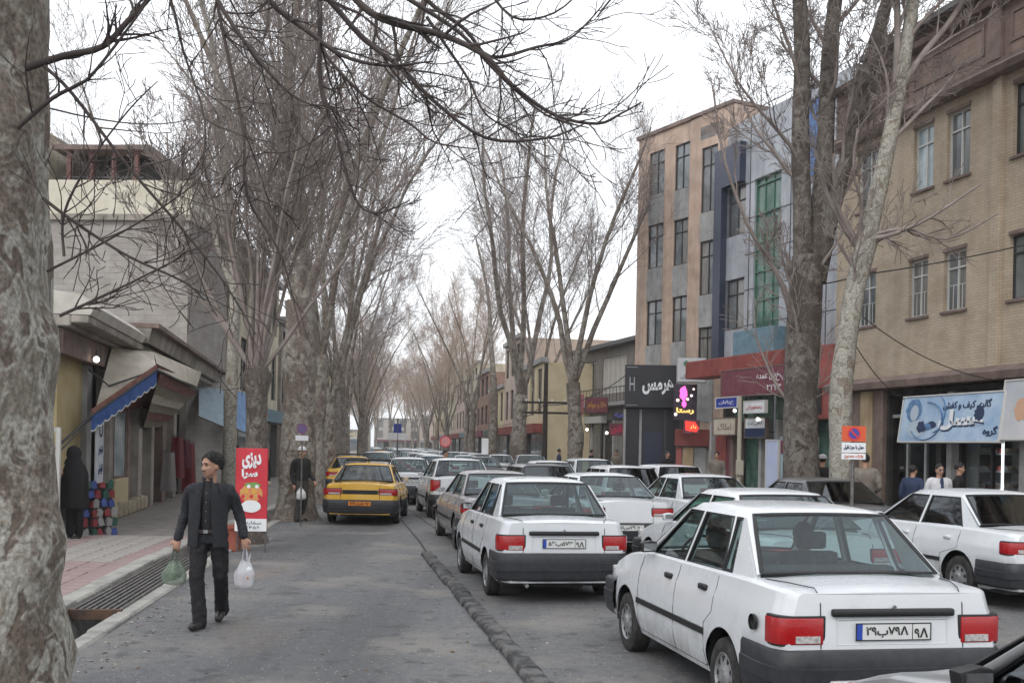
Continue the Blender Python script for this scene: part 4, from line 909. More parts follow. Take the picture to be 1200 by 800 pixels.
rs = thing('shop_block', 'red and grey shop front between the neon signs and the pale panelled building', 'building', P(822, 520, 41.6).xy.to_3d(), -.35)
zz = P(822, 506, 41.6).z; MB().box(-1.0, 1.0, .02, 3, .12, zz).build('wall', STNG, rs)
for a_, b_, m_ in ((-.98, -.75, REDB), (-.7, -.3, TAN), (-.2, .2, STNG), (.3, .6, TAN), (.7, .95, REDB)): MB().box(a_, b_, -.06, .0, .12, zz - .6).build('post', m_, rs)
MB().box(-1.0, 1.0, -.25, .0, zz - .55, zz + .1).build('fascia', REDF, rs)
def bulb(u, v, y, label, r=.07):
    p = P(u, v, y); t = thing('lamp_bulb', label, 'lamp', p); MB().ell((0, 0, 0), (r, r, r), n=12, k=8).build('globe', LIT, t, smooth=60); MB().tube([(0, 0, r), (0, 0, r + .12)], .02, 6).build('socket', FRD, t)
bulb(736, 507, 49, 'lit bulb right of the crimson sign'); bulb(711, 507, 49, 'lit bulb left of the crimson sign'); bulb(688, 503, 54, 'lit bulb under the white canopy of the grey shops'); bulb(861, 481, 36, 'lit bulb under the dark blue street sign', .06); bulb(888, 491, 35.5, 'lit bulb under the white and red sign', .06)
# ================================================================ far buildings, right side, each with floors and windows
def block(name, label, x, y, rz, w, d, h, m, rows=2, cols=3, shopm=None, group=None, fm=None):
    t = thing(name, label, 'building', (x, y, 0), rz, group); hs = []; fl = (h - 3.2) / rows
    for r in range(rows):
        for c in range(cols): cx = w * (c + .5) / cols; hs.append((cx - w / cols * .28, cx + w / cols * .28, 3.4 + r * fl + .5, 3.4 + r * fl + fl - .5))
    b = facade(0, w, 0, h, hs, .2); b.add([(0, 0, 0), (0, d, 0), (0, d, h), (0, 0, h)], [(3, 2, 1, 0)]).add([(w, 0, 0), (w, d, 0), (w, d, h), (w, 0, h)], [(0, 1, 2, 3)]).add([(0, 0, h), (w, 0, h), (w, d, h), (0, d, h)], [(0, 1, 2, 3)])
    b.build('wall', m, t)
    for q in hs: window(t, q, .12, fm or FRD, 2, .3, WGL)
    MB().box(-.15, w + .15, -.2, .3, h, h + .3).build('parapet', STNG if m is not STNG else STN, t)
    MB().box(0.05, w - .05, -.6, -.01, 2.75, 3.3).build('shop_fascia', shopm or REDF, t)
    n = max(2, int(w / 2.2))
    for k in range(n):
        a_ = w * k / n + .1; MB().box(a_, a_ + w / n - .2, -.03, -.005, .12, 2.7).build('shop_window', [WGL, DARKIN, WGL][k % 3], t)
    return t
YW = mat('yellow_wall', (.50, .42, .27), .85, col2=(.58, .50, .34), ns=1); PKW = mat('pink_wall', (.42, .33, .28), .85, col2=(.5, .41, .35), ns=1); RBR = bricks('red_brick', (.25, .16, .12), (.31, .20, .16), (.8, .8, .8))
OLDF = mat('far_render', (.36, .34, .31), .9, col2=(.44, .42, .39), ns=.7)
def fline(y): return KR(y) + 3.0
far = [(73, 9, 7.0, YW, 1, 3, REDF, 'yellow walled shop building between the forked trees'), (83, 9, 9.5, PKW, 2, 3, REDF, 'pink rendered building behind the forked trees'), (93, 10, 6.5, YW, 1, 3, GRG, 'low yellow building far along the right side'), (105, 11, 8.5, RBR, 2, 3, MARO, 'red brick building far along the right side'), (118, 14, 10, CRM, 3, 4, TEAL, 'cream building far along the right side'), (134, 16, 9, PKW, 2, 4, REDF, 'pale pink building near the far end, right side'), (152, 20, 12, CRM, 3, 5, BLG, 'tall cream building near the far end, right side'), (175, 28, 9, YW, 2, 6, REDF, 'yellow building at the far end, right side')]
for y, w, h, m_, r_, c_, sh_, lb in far:
    x0_, x1_ = fline(y), fline(y - w * .97); a_ = math.atan2(-(w * .97), x1_ - x0_)
    block('shop_building', lb, x0_, y, a_, math.hypot(w * .97, x1_ - x0_), 9, h, m_, r_, c_, sh_)
for k in range(9):
    block('far_building', 'first second third fourth fifth sixth seventh eighth ninth'.split()[k] + ' from the left of the pale buildings closing the far street end', -95 + k * 14, 300 + 6 * math.sin(k * 2), .02, 13, 9, 8 + 2.5 * math.sin(k * 1.7), [CRM, OLDF, PKW][k % 3], 2, 4, [TEAL, MARO, STNG][k % 3], 'buildings closing the far end of the street')
# ================================================================ left side
LP = Plane(G(65, 635), (-.168, .986)); ls = LP.thing('shop_row', 'row of low old shops with a concrete cornice behind the woman in black', 'building')
OLD = weather(mat('old_render', (.30, .27, .235), .9, col2=(.39, .36, .315), ns=2, nd=8, bump=.3), .4); YPL = mat('yellow_plaster', (.40, .32, .16), .85, col2=(.46, .38, .22), ns=2, nd=6)
zcn = 3.75; sE = LP.uv(236, 480)[0]; LS = lambda u, v=520: LP.uv(u, v)[0]
sN = LS(58)
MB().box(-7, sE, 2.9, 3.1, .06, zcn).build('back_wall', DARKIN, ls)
MB().box(sN, sE, -.3, 8, zcn, zcn + .2).box(sN, sE, -.6, -.3, zcn + .06, zcn + .2).build('roof_slab', OLD, ls, bevel=.02)
MB().prism([(-.62, .205), (-.70, .36), (-.45, .56), (.1, .62), (.1, .205)], sN, LS(130), 'x').build('parapet', mat('pale_render', (.42, .40, .36), .85, col2=(.54, .52, .47), ns=2, nd=8), ls).location.z = zcn
MB().prism([(-.72, .225), (-.80, .55), (.1, .55), (.1, .225)], LS(131), sE, 'x').build('parapet', OLD, ls).location.z = zcn
MB().box(LS(131), sE, -.95, .1, zcn + .56, zcn + .66).build('coping', STN, ls)
for k, (u0_, u1_, m_) in enumerate(((48, 61, mat('off_white_panel', (.46, .45, .42), .7, col2=(.55, .54, .5), ns=3)), (76, 104, YPL), (128, 132, OLD), (149, 152, STN), (162, 166, OLD), (177, 180, OLD), (190, 194, STN), (203, 206, OLD), (217, 220, OLD))):
    a_, b_ = LS(u0_), LS(u1_)
    if k == 0: MB().box(a_, b_, -.02, .3, .06, zcn - .02).build('pier', m_, ls, bevel=.015)
    elif k == 1: MB().box(a_, b_, .15, .3, 1.1, zcn - .4).build('wall_panel', m_, ls)
    else: MB().box(a_, b_, -.02, .3, .06, zcn - .02).build('pier', m_, ls, bevel=.012)
MB().box(LS(61) , LS(128), -.15, .02, zcn - .45, zcn - .02).build('beam', STN, ls); MB().box(LS(128), sE, -.12, .1, zcn - .5, zcn - .02).build('beam', OLD, ls)
wb_ = MB().box(LS(104), LS(110), .05, .25, .06, zcn - .45).build('door_post', STNG, ls)
f = MB().box(LS(134), LS(148), .0, .06, .95, 1.0).box(LS(134), LS(148), .0, .06, 2.45, 2.5).box(LS(134) - .03, LS(134) + .03, 0, .06, .95, 2.5).box(LS(148) - .03, LS(148) + .03, 0, .06, .95, 2.5).build('shop_window', STN, ls); MB().add([(LS(134), .03, 1), (LS(148), .03, 1), (LS(148), .03, 2.45), (LS(134), .03, 2.45)], [(0, 1, 2, 3)]).build('pane', WGLB, f)
MB().box(LS(134), LS(149), -.05, .06, .10, .94).build('counter', mat('cream_counter', (.50, .42, .26), .6), ls, bevel=.02)
STONEW = mat('rough_stone', (.25, .21, .15), .9, col2=(.36, .31, .23), ns=6)
for k in range(9):
    s_ = LS(124) + k * .55; MB().box(s_, s_ + .48, -.12, .12, .06, .34 + .1 * rnd.random()).build('base_stone', STONEW, ls, bevel=.05, seg=2, smooth=60)
rd = MB().box(LS(180) , LS(202), .3, .4, .06, 2.8).build('shutter', mat('rust_shutter', (.10, .06, .045), .7, col2=(.16, .10, .08), ns=3), ls)
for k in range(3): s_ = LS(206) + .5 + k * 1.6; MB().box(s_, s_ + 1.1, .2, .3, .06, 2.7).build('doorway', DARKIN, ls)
# white pole of the door frame, by the woman
p = G(66, 640); wp = thing('door_frame', 'thin white upright door frame left of the woman in black', 'frame', (p[0], p[1], .06)); MB().box(-.035, .035, -.03, .03, 0, 1.95).build('post', FRW, wp); MB().box(-.5, -.035, -.02, .02, 1.88, 1.95).build('rail', FRW, wp)
# vertical white sign
sv, zv = LP.uv(114, 560, -.25); t = LP.thing('shop_sign', 'tall narrow white sign with dark symbols behind the woman in black', 'sign'); t.location = (LP.o + LP.d * sv + Vector((-LP.d.y, LP.d.x)) * -.3).to_3d(); t.location.z = .25
MB().box(-.30, .30, 0, .05, .1, 2.05).build('board', mat('white_blue_board', (.40, .44, .50), .5, col2=(.52, .55, .58), ns=3), t, bevel=.01)
MB().lathe([(.12, -.004), (.17, -.004), (.17, -.008), (.12, -.008), (.12, -.004)], (0, 0, 1.78), 'y', 18).build('printed_ring', INK, t)
for k, wd in enumerate(('لوازم', 'آرایش', 'عطر')): text(wd.replace('آ', 'ا'), .36, .2, NAVY, t, (0, -.006, 1.35 - k * .36))
# goods in front: bundles of red, green and white packs
pg = G(116, 632); gp = thing('goods_stand', 'low stand of red green and white packets beside the woman in black', 'stand', (pg[0] + .02, pg[1] + .1, .06), .9)
cl = [mat('packet_red', (.20, .035, .04), .4), mat('packet_white', (.28, .27, .26), .4), mat('packet_green', (.03, .09, .07), .4), mat('packet_blue', (.05, .08, .25), .4)]
for k in range(30):
    x, z = -.3 + (k % 5) * .14, .0 + (k // 5) * .17; b = MB().prism([(-.045 - .02 * rnd.random(), 0), (.045 + .02 * rnd.random(), 0), (.05, .08 + .05 * rnd.random()), (.02, .12 + .05 * rnd.random()), (-.03, .10 + .06 * rnd.random()), (-.055, .09)], -.03, .04, 'y'); b.build('packet', cl[rnd.randrange(4)], gp).location = (x + rnd.uniform(-.05, .05), (k // 5) * .05 + rnd.uniform(-.03, .0), z + rnd.uniform(-.0, .02)); gp.children[-1].rotation_euler = (rnd.uniform(-.2, .2), rnd.uniform(-.25, .25), 0)
MB().box(-.4, .4, .36, .40, 0, .95).build('back_board', FRD, gp)
# awnings
CAN = mat('cream_canvas', (.46, .42, .34), .9, col2=(.58, .54, .46), ns=3, bump=.2, bs=8); BLU = mat('blue_canvas', (.03, .07, .22), .85, col2=(.05, .11, .30), ns=6); RBN = mat('red_brown_canvas', (.16, .06, .045), .9, col2=(.25, .12, .10), ns=5); KHA = mat('khaki_canvas', (.20, .18, .13), .9, col2=(.28, .25, .19), ns=4)
def awning(name, label, q, mt, mside, stripes, drop=.22, mskirt=None):
    """q: 4 world corners: wall-left, wall-right, front-right, front-left; slats of canvas as separate strips"""
    o = q[0]; t = thing(name, label, 'awning', o); L_ = [p - o for p in q]
    for k in range(stripes):
        a, b_ = k / stripes, (k + 1) / stripes; rows = []
        for j in range(7):
            v = j / 6; sag = -.06 * math.sin(math.pi * v); A = L_[0].lerp(L_[3], v); B_ = L_[1].lerp(L_[2], v)
            rows.append([A.lerp(B_, a + (b_ - a) * i / 3) + Vector((0, 0, sag + .03 * math.sin(math.pi * i / 3))) for i in range(4)])
        m = MB().grid(rows); m.v += [(x, y, z - .012) for x, y, z in m.v]; n = len(m.v) // 2; m.f += [tuple(i + n for i in f[::-1]) for f in list(m.f)]; m.m += list(m.m)
        m.build('canvas_strip', mt[k % len(mt)], t, smooth=60)
    sk = MB(); n = 11
    rows = [[L_[3].lerp(L_[2], i / (n * 4)) + Vector((0, 0, 0)) for i in range(n * 4 + 1)], [L_[3].lerp(L_[2], i / (n * 4)) + Vector((0, 0, -drop - .07 * abs(math.sin(math.pi * i / 4)))) for i in range(n * 4 + 1)]]
    sk.grid(rows).build('scalloped_skirt', mskirt or BLU, t)
    tr = MB().tube([p + Vector((0, 0, -drop - .02)) for p in rows[0]][::1], .012, 4); tr.build('white_trim', FRW, t)
    fr = MB().tube([L_[0], L_[3]], .022, 6).tube([L_[1], L_[2]], .022, 6).tube([L_[3], L_[2]], .022, 6).tube([L_[0] + Vector((0, 0, -1.0)), L_[3]], .018, 6).tube([L_[1] + Vector((0, 0, -1.0)), L_[2]], .018, 6); fr.build('awning_frame', STEEL, t)
    return t
q = [P(133, 412, 24.5), P(214, 448, 33), P(186, 436, 27.5), P(110, 492, 20.5)]
q = [P(140, 440, 23.5) , P(232, 455, 36), P(222, 452, 33), P(112, 494, 20)]
# first awning: its open end faces us, blue skirt along the near edge
def poly_sheet(name, pts, m, t, o, bulge=.0):
    n = 6; rows = []
    for j in range(n + 1):
        rows.append([(pts[0].lerp(pts[1], i / n)).lerp(pts[3].lerp(pts[2], i / n), j / n) - o + Vector((0, 0, bulge * math.sin(math.pi * i / n) * math.sin(math.pi * j / n))) for i in range(n + 1)])
    m_ = MB().grid(rows); k = len(m_.v); m_.v += [(x, y, z - .015) for x, y, z in m_.v]; m_.f += [tuple(i + k for i in f[::-1]) for f in list(m_.f)]; m_.m += list(m_.m)
    return m_.build(name, m, t, smooth=60)
o = P(160, 450, 22); aw = thing('awning', 'old canvas awning with blue scalloped skirt and cream top sheet', 'awning', o)
A, B, C, D = P(110, 487, 20.6), P(184, 430, 22.2), P(232, 455, 31), P(170, 484, 30)      # near-low, near-high, far-high, far-low
T0, T1 = P(131, 407, 22.3), P(180, 412, 24.0)
poly_sheet('cream_sheet', [P(109, 490, 20.6), T0, T1, P(184, 436, 22.3)], CAN, aw, o, .15)
poly_sheet('cream_sheet', [T1, P(236, 436, 30.5), P(231, 452, 30), P(186, 434, 22.3)], CAN, aw, o, .08)
poly_sheet('red_brown_sheet', [P(108, 492, 20.5), B + Vector((0, 0, .16)), C + Vector((0, .2, .05)), P(176, 484, 30.2)], RBN, aw, o, .03) if 0 else None
n = 7
U = lambda a, b_, k: a.lerp(b_, k)
for k in range(6):   # ribbed underside strips between the near edge and the far edge
    a0_, a1_ = k / 6, (k + 1) / 6 - .015
    poly_sheet('canvas_strip', [U(P(168, 500, 27), P(188, 437, 22.6), a0_), U(P(168, 500, 27), P(188, 437, 22.6), a1_), U(P(190, 500, 31), P(231, 458, 31), a1_), U(P(190, 500, 31), P(231, 458, 31), a0_)], [KHA, RBN, KHA, CAN, KHA, RBN][k], aw, o, .02)
sk = MB(); rows = [[], []]; e0, e1 = P(107, 487, 20.2), P(184, 433, 22)
for i in range(41):
    p = e0.lerp(e1, i / 40); rows[0].append(p - o); rows[1].append(p - o + Vector((0, 0, -.26 - .05 * abs(math.sin(math.pi * i / 4)))))
sk.grid(rows).build('blue_skirt', BLU, aw); rows2 = [[p + Vector((0, -.006, .0)) for p in rows[1]], [p + Vector((0, -.008, -.03)) for p in rows[1]]]; MB().grid(rows2).build('white_trim', FRW, aw)
rows3 = [[p + Vector((0, .02, .13)) for p in rows[0]], [p + Vector((0, 0, .01)) for p in rows[0]]]; MB().grid(rows3).build('red_brown_band', RBN, aw)
poly_sheet('red_brown_sheet', [e0 + Vector((0, .03, .12)), e1 + Vector((0, .03, .12)), P(231, 449, 31), P(178, 478, 30)], RBN, aw, o, .02)
MB().tube([P(62, 528, 18.6) - o, e0 - o, e1 - o], .025, 6).tube([P(104, 433, 21) - o, P(128, 452, 21.4) - o, e1 - o], .02, 5).tube([e1 - o, P(232, 456, 31) - o], .025, 6).tube([P(64, 535, 19) - o, P(110, 487, 20.4) - o], .018, 5).build('awning_frame', FRD, aw, smooth=60)
bulb(113, 421, 20.5, 'lit bulb hanging under the left shop cornice', .06); bulb(189, 492, 33, 'lit bulb deep in the dark left shop', .08)
# goods hanging outside the far left shops
rn = random.Random(8)
for k, (u, v0_, v1_, y, m_, lb) in enumerate(((208, 512, 560, 31, cl[0], 'red garment hanging outside the dark shop left of the man'), (216, 516, 548, 32, MARO, 'maroon garment hanging left of the walking man'), (198, 530, 575, 30, cl[1], 'white garment hanging by the dark shop doorway'), (222, 520, 575, 33, cl[0], 'second red garment right behind the walking man'))):
    a, b_ = P(u, v0_, y), P(u, v1_, y); g_ = MB(); h_ = a.z - b_.z; rows = []
    for j in range(6):
        t_ = j / 5; w_ = .16 + .08 * t_; rows.append([(w_ * math.cos(2 * math.pi * i / 14) , .05 * math.sin(2 * math.pi * i / 14) + .02 * math.sin(i * 2.1), -h_ * t_) for i in range(14)])
    g_.grid(rows, close=True); tt_ = thing('garment', lb, 'garment', a); g_.build('cloth', m_, tt_, smooth=60); MB().tube([(-.18, 0, .02), (0, 0, .1), (.18, 0, .02), (-.18, 0, .02)], .01, 4).build('hanger', STEEL, tt_)
# blue tarpaulins further along
for k, (u0_, u1_, v0_, v1_, y, lb) in enumerate(((233, 262, 452, 500, 36, 'faded blue tarpaulin awning left of the grey pole'), (266, 288, 456, 508, 39, 'brighter blue tarpaulin awning right of the grey pole'))):
    o = P(u0_, v0_, y); t = thing('tarpaulin', lb, 'tarpaulin', o); poly_sheet('sheet', [P(u0_, v0_, y + 1), P(u1_, v0_ + 4, y + 3), P(u1_, v1_, y), P(u0_, v1_ - 12, y - 1.5)], [mat('faded_blue_sheet', (.20, .27, .33), .8, col2=(.28, .35, .4), ns=4), mat('blue_sheet', (.10, .20, .38), .7, col2=(.15, .27, .45), ns=4)][k], t, o, -.1); MB().tube([P(u0_, v1_ - 12, y - 1.5) - o, P(u1_, v1_, y) - o], .03, 5).build('edge_pole', STEEL, t)
# block set back behind the shops: grey side wall, cream parapet, dark loggia
GW = bricks('grey_block_wall', (.30, .28, .26), (.38, .36, .34), (.8, .8, .8), w=.4, h=.2, bump=.6); bw = thing('set_back_building', 'grey block walled building set back above the low shops, cream parapet on top', 'building', (-17.5, 36, 0), -.06)
wr_ = P(216, 400, 35.3).x + 17.5; zt3 = P(140, 257, 35.5).z
MB().box(0, wr_, 0, 4, 0, zt3).build('wall', GW, bw)
MB().box(-.1, wr_ + .1, -.15, 4, zt3, zt3 + .2).build('coping', OLD, bw); z4 = P(140, 213, 36.5).z
MB().box(0, wr_ - .1, .5, 4, zt3 + .2, z4).build('parapet', mat('cream_render', (.50, .47, .38), .85, col2=(.60, .57, .48), ns=2, nd=6), bw)
z5 = P(140, 184, 38).z; a_, b_ = P(80, 200, 38).x + 17.5, P(175, 200, 38).x + 17.5
MB().box(a_, b_, 2.2, 7, z4, z5).build('loggia', DARKIN, bw); MB().box(a_ - .3, b_ + .3, 1.2, 7.2, z5, z5 + .16).build('roof', STN, bw)
for k in range(4): xx = lerp(a_, b_, (k + .2) / 3.6); MB().box(xx, xx + .14, 1.4, 1.54, z4, z5).build('post', mat('red_post', (.13, .05, .045), .6), bw)
MB().box(a_, b_, 1.45, 1.5, z4 + .3, z4 + .36).build('rail', FRD, bw)
MB().box(-2, a_ - .6, 1.0, 7, z4, P(60, 150, 37).z).build('stair_house', CRM, bw)
# further buildings on the left, glimpsed through the crowns
lf = [(42, 12, 9.5, CRM, 2, 4, TEAL, 'cream building glimpsed behind the left hand trees'), (55, 13, 8, OLD, 2, 4, MARO, 'grey rendered building behind the left hand trees'), (69, 14, 10, CRM, 2, 4, REDF, 'second cream building along the left side'), (84, 16, 8, PKW, 2, 4, TEAL, 'pink rendered building far along the left side'), (101, 22, 9, YW, 2, 5, REDF, 'yellow building far along the left side'), (124, 30, 10, CRM, 2, 6, REDF, 'cream building at the far left end of the street'), (155, 40, 9, OLD, 2, 8, MARO, 'grey building at the far left end of the street')]
for y, w, h, m_, r_, c_, sh_, lb in lf:
    x0_, x1_ = KL(y) - 3.4, KL(y + w * .98) - 3.4; a_ = math.atan2(w * .98, x1_ - x0_)
    block('shop_building', lb, x0_, y, a_, math.hypot(w * .98, x1_ - x0_), 9, h, m_, r_, c_, sh_)
# ================================================================ TREES: bare planes, limbs grown branch by branch
def bark(name, c1, c2, c3, s=2.2, bl=.50):
    m = mat(name, c1, .9); t = m.node_tree; N = t.nodes.new; L = t.links.new; b = t.nodes['Principled BSDF']; tc = N('ShaderNodeTexCoord')
    mp = N('ShaderNodeMapping'); mp.inputs['Scale'].default_value = (1, 1, .8); L(tc.outputs['Object'], mp.inputs[0])
    dn = N('ShaderNodeTexNoise'); dn.inputs['Scale'].default_value = s * 1.6; dn.inputs['Detail'].default_value = 8; dn.inputs['Distortion'].default_value = 1.2; L(mp.outputs[0], dn.inputs[0])
    r1 = N('ShaderNodeValToRGB'); r1.color_ramp.interpolation = 'LINEAR'
    e = r1.color_ramp.elements; e[0].position = .40; e[0].color = (*c2, 1); e[1].position = .46; e[1].color = (*c1, 1)
    for p, c in ((.53, tuple(x * .92 for x in c1)), (.58, c3), (.66, tuple(x * .8 for x in c3))): q = e.new(p); q.color = (*c, 1)
    L(dn.outputs[0], r1.inputs[0])
    n3 = N('ShaderNodeTexNoise'); n3.inputs['Scale'].default_value = s * 12; n3.inputs['Detail'].default_value = 6; L(mp.outputs[0], n3.inputs[0])
    x = N('ShaderNodeMix'); x.data_type = 'RGBA'; x.blend_type = 'MULTIPLY'; x.inputs[0].default_value = .8; L(r1.outputs[0], x.inputs[6])
    r2 = N('ShaderNodeValToRGB'); r2.color_ramp.elements[0].position = .35; r2.color_ramp.elements[0].color = (.45, .44, .42, 1); r2.color_ramp.elements[1].position = .62; r2.color_ramp.elements[1].color = (1.1, 1.08, 1.05, 1)
    L(n3.outputs[0], r2.inputs[0]); L(r2.outputs[0], x.inputs[7])
    n4 = N('ShaderNodeTexNoise'); n4.inputs['Scale'].default_value = .75; n4.inputs['Detail'].default_value = 9; n4.inputs['Roughness'].default_value = .72; L(tc.outputs['Object'], n4.inputs[0]); r4 = N('ShaderNodeMapRange'); r4.inputs[1].default_value = bl; r4.inputs[2].default_value = bl + .05; r4.inputs[4].default_value = .85; L(n4.outputs[0], r4.inputs[0])
    x4 = N('ShaderNodeMix'); x4.data_type = 'RGBA'; L(r4.outputs[0], x4.inputs[0]); L(x.outputs[2], x4.inputs[6]); x5 = N('ShaderNodeMix'); x5.data_type = 'RGBA'; x5.blend_type = 'MULTIPLY'; x5.inputs[0].default_value = 1; x5.inputs[6].default_value = (*[q * 1.25 for q in c2], 1); L(r2.outputs[0], x5.inputs[7]); L(x5.outputs[2], x4.inputs[7]); L(x4.outputs[2], b.inputs['Base Color'])
    bp = N('ShaderNodeBump'); bp.inputs['Strength'].default_value = .9; bp.inputs['Distance'].default_value = .03; L(dn.outputs[0], bp.inputs['Height'])
    b2 = N('ShaderNodeBump'); b2.inputs['Strength'].default_value = .6; b2.inputs['Distance'].default_value = .012; L(n3.outputs[0], b2.inputs['Height']); L(bp.outputs[0], b2.inputs['Normal']); L(b2.outputs[0], b.inputs['Normal'])
    return m
BK_P = bark('plane_bark', (.36, .355, .32), (.13, .105, .085), (.23, .21, .175), 3.0, .50); BK_D = bark('dark_bark', (.15, .13, .115), (.07, .057, .048), (.22, .205, .185), 4); BK_M = bark('brown_bark', (.245, .22, .19), (.125, .10, .085), (.33, .315, .285), 3); BK_L = bark('pale_bark', (.38, .37, .33), (.22, .19, .155), (.31, .30, .26), 3, .58)
TW = mat('twigs_brown', (.19, .155, .14), .9, col2=(.28, .24, .22), ns=3); TWD = mat('twigs_dark', (.035, .027, .026), .9, col2=(.07, .055, .05), ns=3); TWG = mat('twigs_golden', (.30, .225, .17), .9, col2=(.38, .30, .24), ns=2)
class Tree:
    def __init__(s, seed, rmin=.0065): s.rmin = rmin; s.r = random.Random(seed); s.seg = {0: [], 1: [], 2: []}; s.buds = []
    def limb(s, pts, rad, lvl):
        s.seg[lvl].append(([Vector(p) for p in pts], rad))
    def grow(s, p, d, ln, r0, lvl, spec):
        """a wandering branch that carries smaller ones; lvl 0 trunk and limbs, 1 branches, 2 twigs"""
        R_ = s.r; sp = spec[lvl]; n = sp['n']; pts = [Vector(p)]; rad = [r0]; d = Vector(d).normalized(); st = ln / n; kids = []
        for i in range(n):
            d = (d + Vector((R_.gauss(0, 1), R_.gauss(0, 1), R_.gauss(0, .7))) * sp['wig'] + Vector((0, 0, sp['up']))).normalized()
            pts.append(pts[-1] + d * st); f = (i + 1) / n; rad.append(max(r0 * (1 - f * sp['tap']), s.rmin))
            if lvl + 1 < len(spec) and f > sp['from']: kids.append((i + 1, d.copy(), f))
        s.limb(pts, rad, min(2, sp['part']))
        if lvl + 1 < len(spec):
            nk = sp['kids']; k = 0
            for j in range(nk):
                i, dd, f = kids[min(len(kids) - 1, int((j + R_.random()) / nk * len(kids)))]
                a = R_.uniform(0, 2 * math.pi); ax = dd.orthogonal().normalized(); ax.rotate(Matrix.Rotation(a, 3, dd)); ang = R_.uniform(*sp['ang']); nd = dd.copy(); nd.rotate(Matrix.Rotation(ang, 3, ax))
                t_ = R_.random(); pp = pts[i - 1].lerp(pts[i], t_); rr = rad[i] * R_.uniform(*sp['kr'])
                s.grow(pp, nd, ln * R_.uniform(*sp['kl']) * (1.15 - .5 * f), rr, lvl + 1, spec)
    def meshes(s, name, mt, mc, n0=10, trunkname='trunk', thin=1.0):
        out = []
        def tubes(L_, n):
            V = []; Fc = []; o = 0; cs = [(math.cos(2 * math.pi * k / n), math.sin(2 * math.pi * k / n)) for k in range(n)]
            for pts, rad in L_:
                P_ = np.array(pts); m = len(P_); T = np.gradient(P_, axis=0); T /= np.linalg.norm(T, axis=1)[:, None] + 1e-9
                ref = np.array((.3, .9, .1)) if abs(T[0, 2]) > .6 else np.array((0, 0, 1.)); A = np.cross(T, ref); A /= np.linalg.norm(A, axis=1)[:, None] + 1e-9; B_ = np.cross(T, A)
                rr = np.array(rad)[:, None]
                V.append(np.stack([P_ + (A * c + B_ * q) * rr for c, q in cs], 1).reshape(-1, 3))
                i = np.arange(m - 1)[:, None] * n; j = np.arange(n)[None]; a = o + i + j; b_ = o + i + (j + 1) % n
                Fc.append(np.stack([a, b_, b_ + n, a + n], -1).reshape(-1, 4)); o += m * n
            return np.concatenate(V), np.concatenate(Fc)
        for key, nn, mm, nm in ((0, n0, mt, trunkname), (1, 5, mt if not mc else mc, 'crown'), (2, 3, mc, 'twigs')):
            if not s.seg[key]: out.append(None); continue
            V, Fc = tubes(s.seg[key], nn); me = bpy.data.meshes.new(nm); me.vertices.add(len(V)); me.vertices.foreach_set('co', V.ravel()); me.loops.add(Fc.size); me.loops.foreach_set('vertex_index', Fc.ravel().astype(np.int32))
            me.polygons.add(len(Fc)); me.polygons.foreach_set('loop_start', np.arange(len(Fc), dtype=np.int32) * 4); me.polygons.foreach_set('loop_total', np.full(len(Fc), 4, dtype=np.int32)); me.materials.append(mm); me.update(); me.validate()
            me.shade_smooth(); out.append(me)
        return out
def tree_thing(label, x, y, mesh3, rz=0, sc=1, group=None, name='plane_tree'):
    t = thing(name, label, 'tree', (x, y, 0), rz, group); t.scale = (sc, sc, sc)
    tr = link('trunk', mesh3[0], t)
    if mesh3[1]: link('crown', mesh3[1], t)
    if mesh3[2]: link('twigs', mesh3[2], t)
    return t
# spec levels: limbs > branches > branchlets > twigs
SP_UP = [dict(n=9, wig=.07, up=.03, tap=.72, **{'from': .30}, kids=11, ang=(.35, .85), kr=(.24, .42), kl=(.28, .46), part=0),
         dict(n=7, wig=.12, up=.09, tap=.8, **{'from': .18}, kids=10, ang=(.35, .95), kr=(.4, .6), kl=(.34, .55), part=1),
         dict(n=5, wig=.16, up=.08, tap=.8, **{'from': .12}, kids=10, ang=(.35, 1.0), kr=(.45, .7), kl=(.38, .62), part=2),
         dict(n=4, wig=.2, up=.06, tap=.6, **{'from': 9}, kids=0, ang=(0, 0), kr=(0, 0), kl=(0, 0), part=2)]
def trunk_poly(t, pts, r0, r1, lump=.06, knots=()):
    """a sturdy trunk with uneven outline from the ground up, returns its last point"""
    pts = [Vector(p) for p in pts]; P2 = []; rd = []; N_ = 26
    for i in range(N_ + 1):
        f = i / N_ * (len(pts) - 1); k = min(int(f), len(pts) - 2); p = pts[k].lerp(pts[k + 1], f - k); z = p.z
        r = lerp(r0, r1, i / N_) * (1 + .35 * math.exp(-z / .28)) * (1 + lump * math.sin(z * 3.1 + r0 * 20) + lump * .6 * t.r.uniform(-1, 1)); P2.append(p); rd.append(r)
    t.limb(P2, rd, 0); return P2[-1]
def plane_tree(seed, h=16, r=.42, fork=4.5, stems=3, spread=.28, spec=SP_UP, kk=1.0, mt=None, mc=None):
    t = Tree(seed); sp = [dict(q) for q in spec]
    for q in sp: q['kids'] = max(0, int(round(q['kids'] * kk)))
    top = trunk_poly(t, [(0, 0, -.3), (t.r.uniform(-.1, .1), t.r.uniform(-.1, .1), fork * .5), (t.r.uniform(-.15, .15), 0, fork)], r, r * .78)
    for k in range(stems):
        a = 2 * math.pi * k / stems + t.r.uniform(-.4, .4); sr = spread * t.r.uniform(.5, 1.3) if stems > 1 else .04
        t.grow(top - Vector((0, 0, .2)), (math.cos(a) * sr, math.sin(a) * sr, 1), (h - fork) * t.r.uniform(.85, 1.08), r * (.37 if stems > 1 else .62), 0, sp)
    return t.meshes('tree', mt or BK_M, mc or TW)

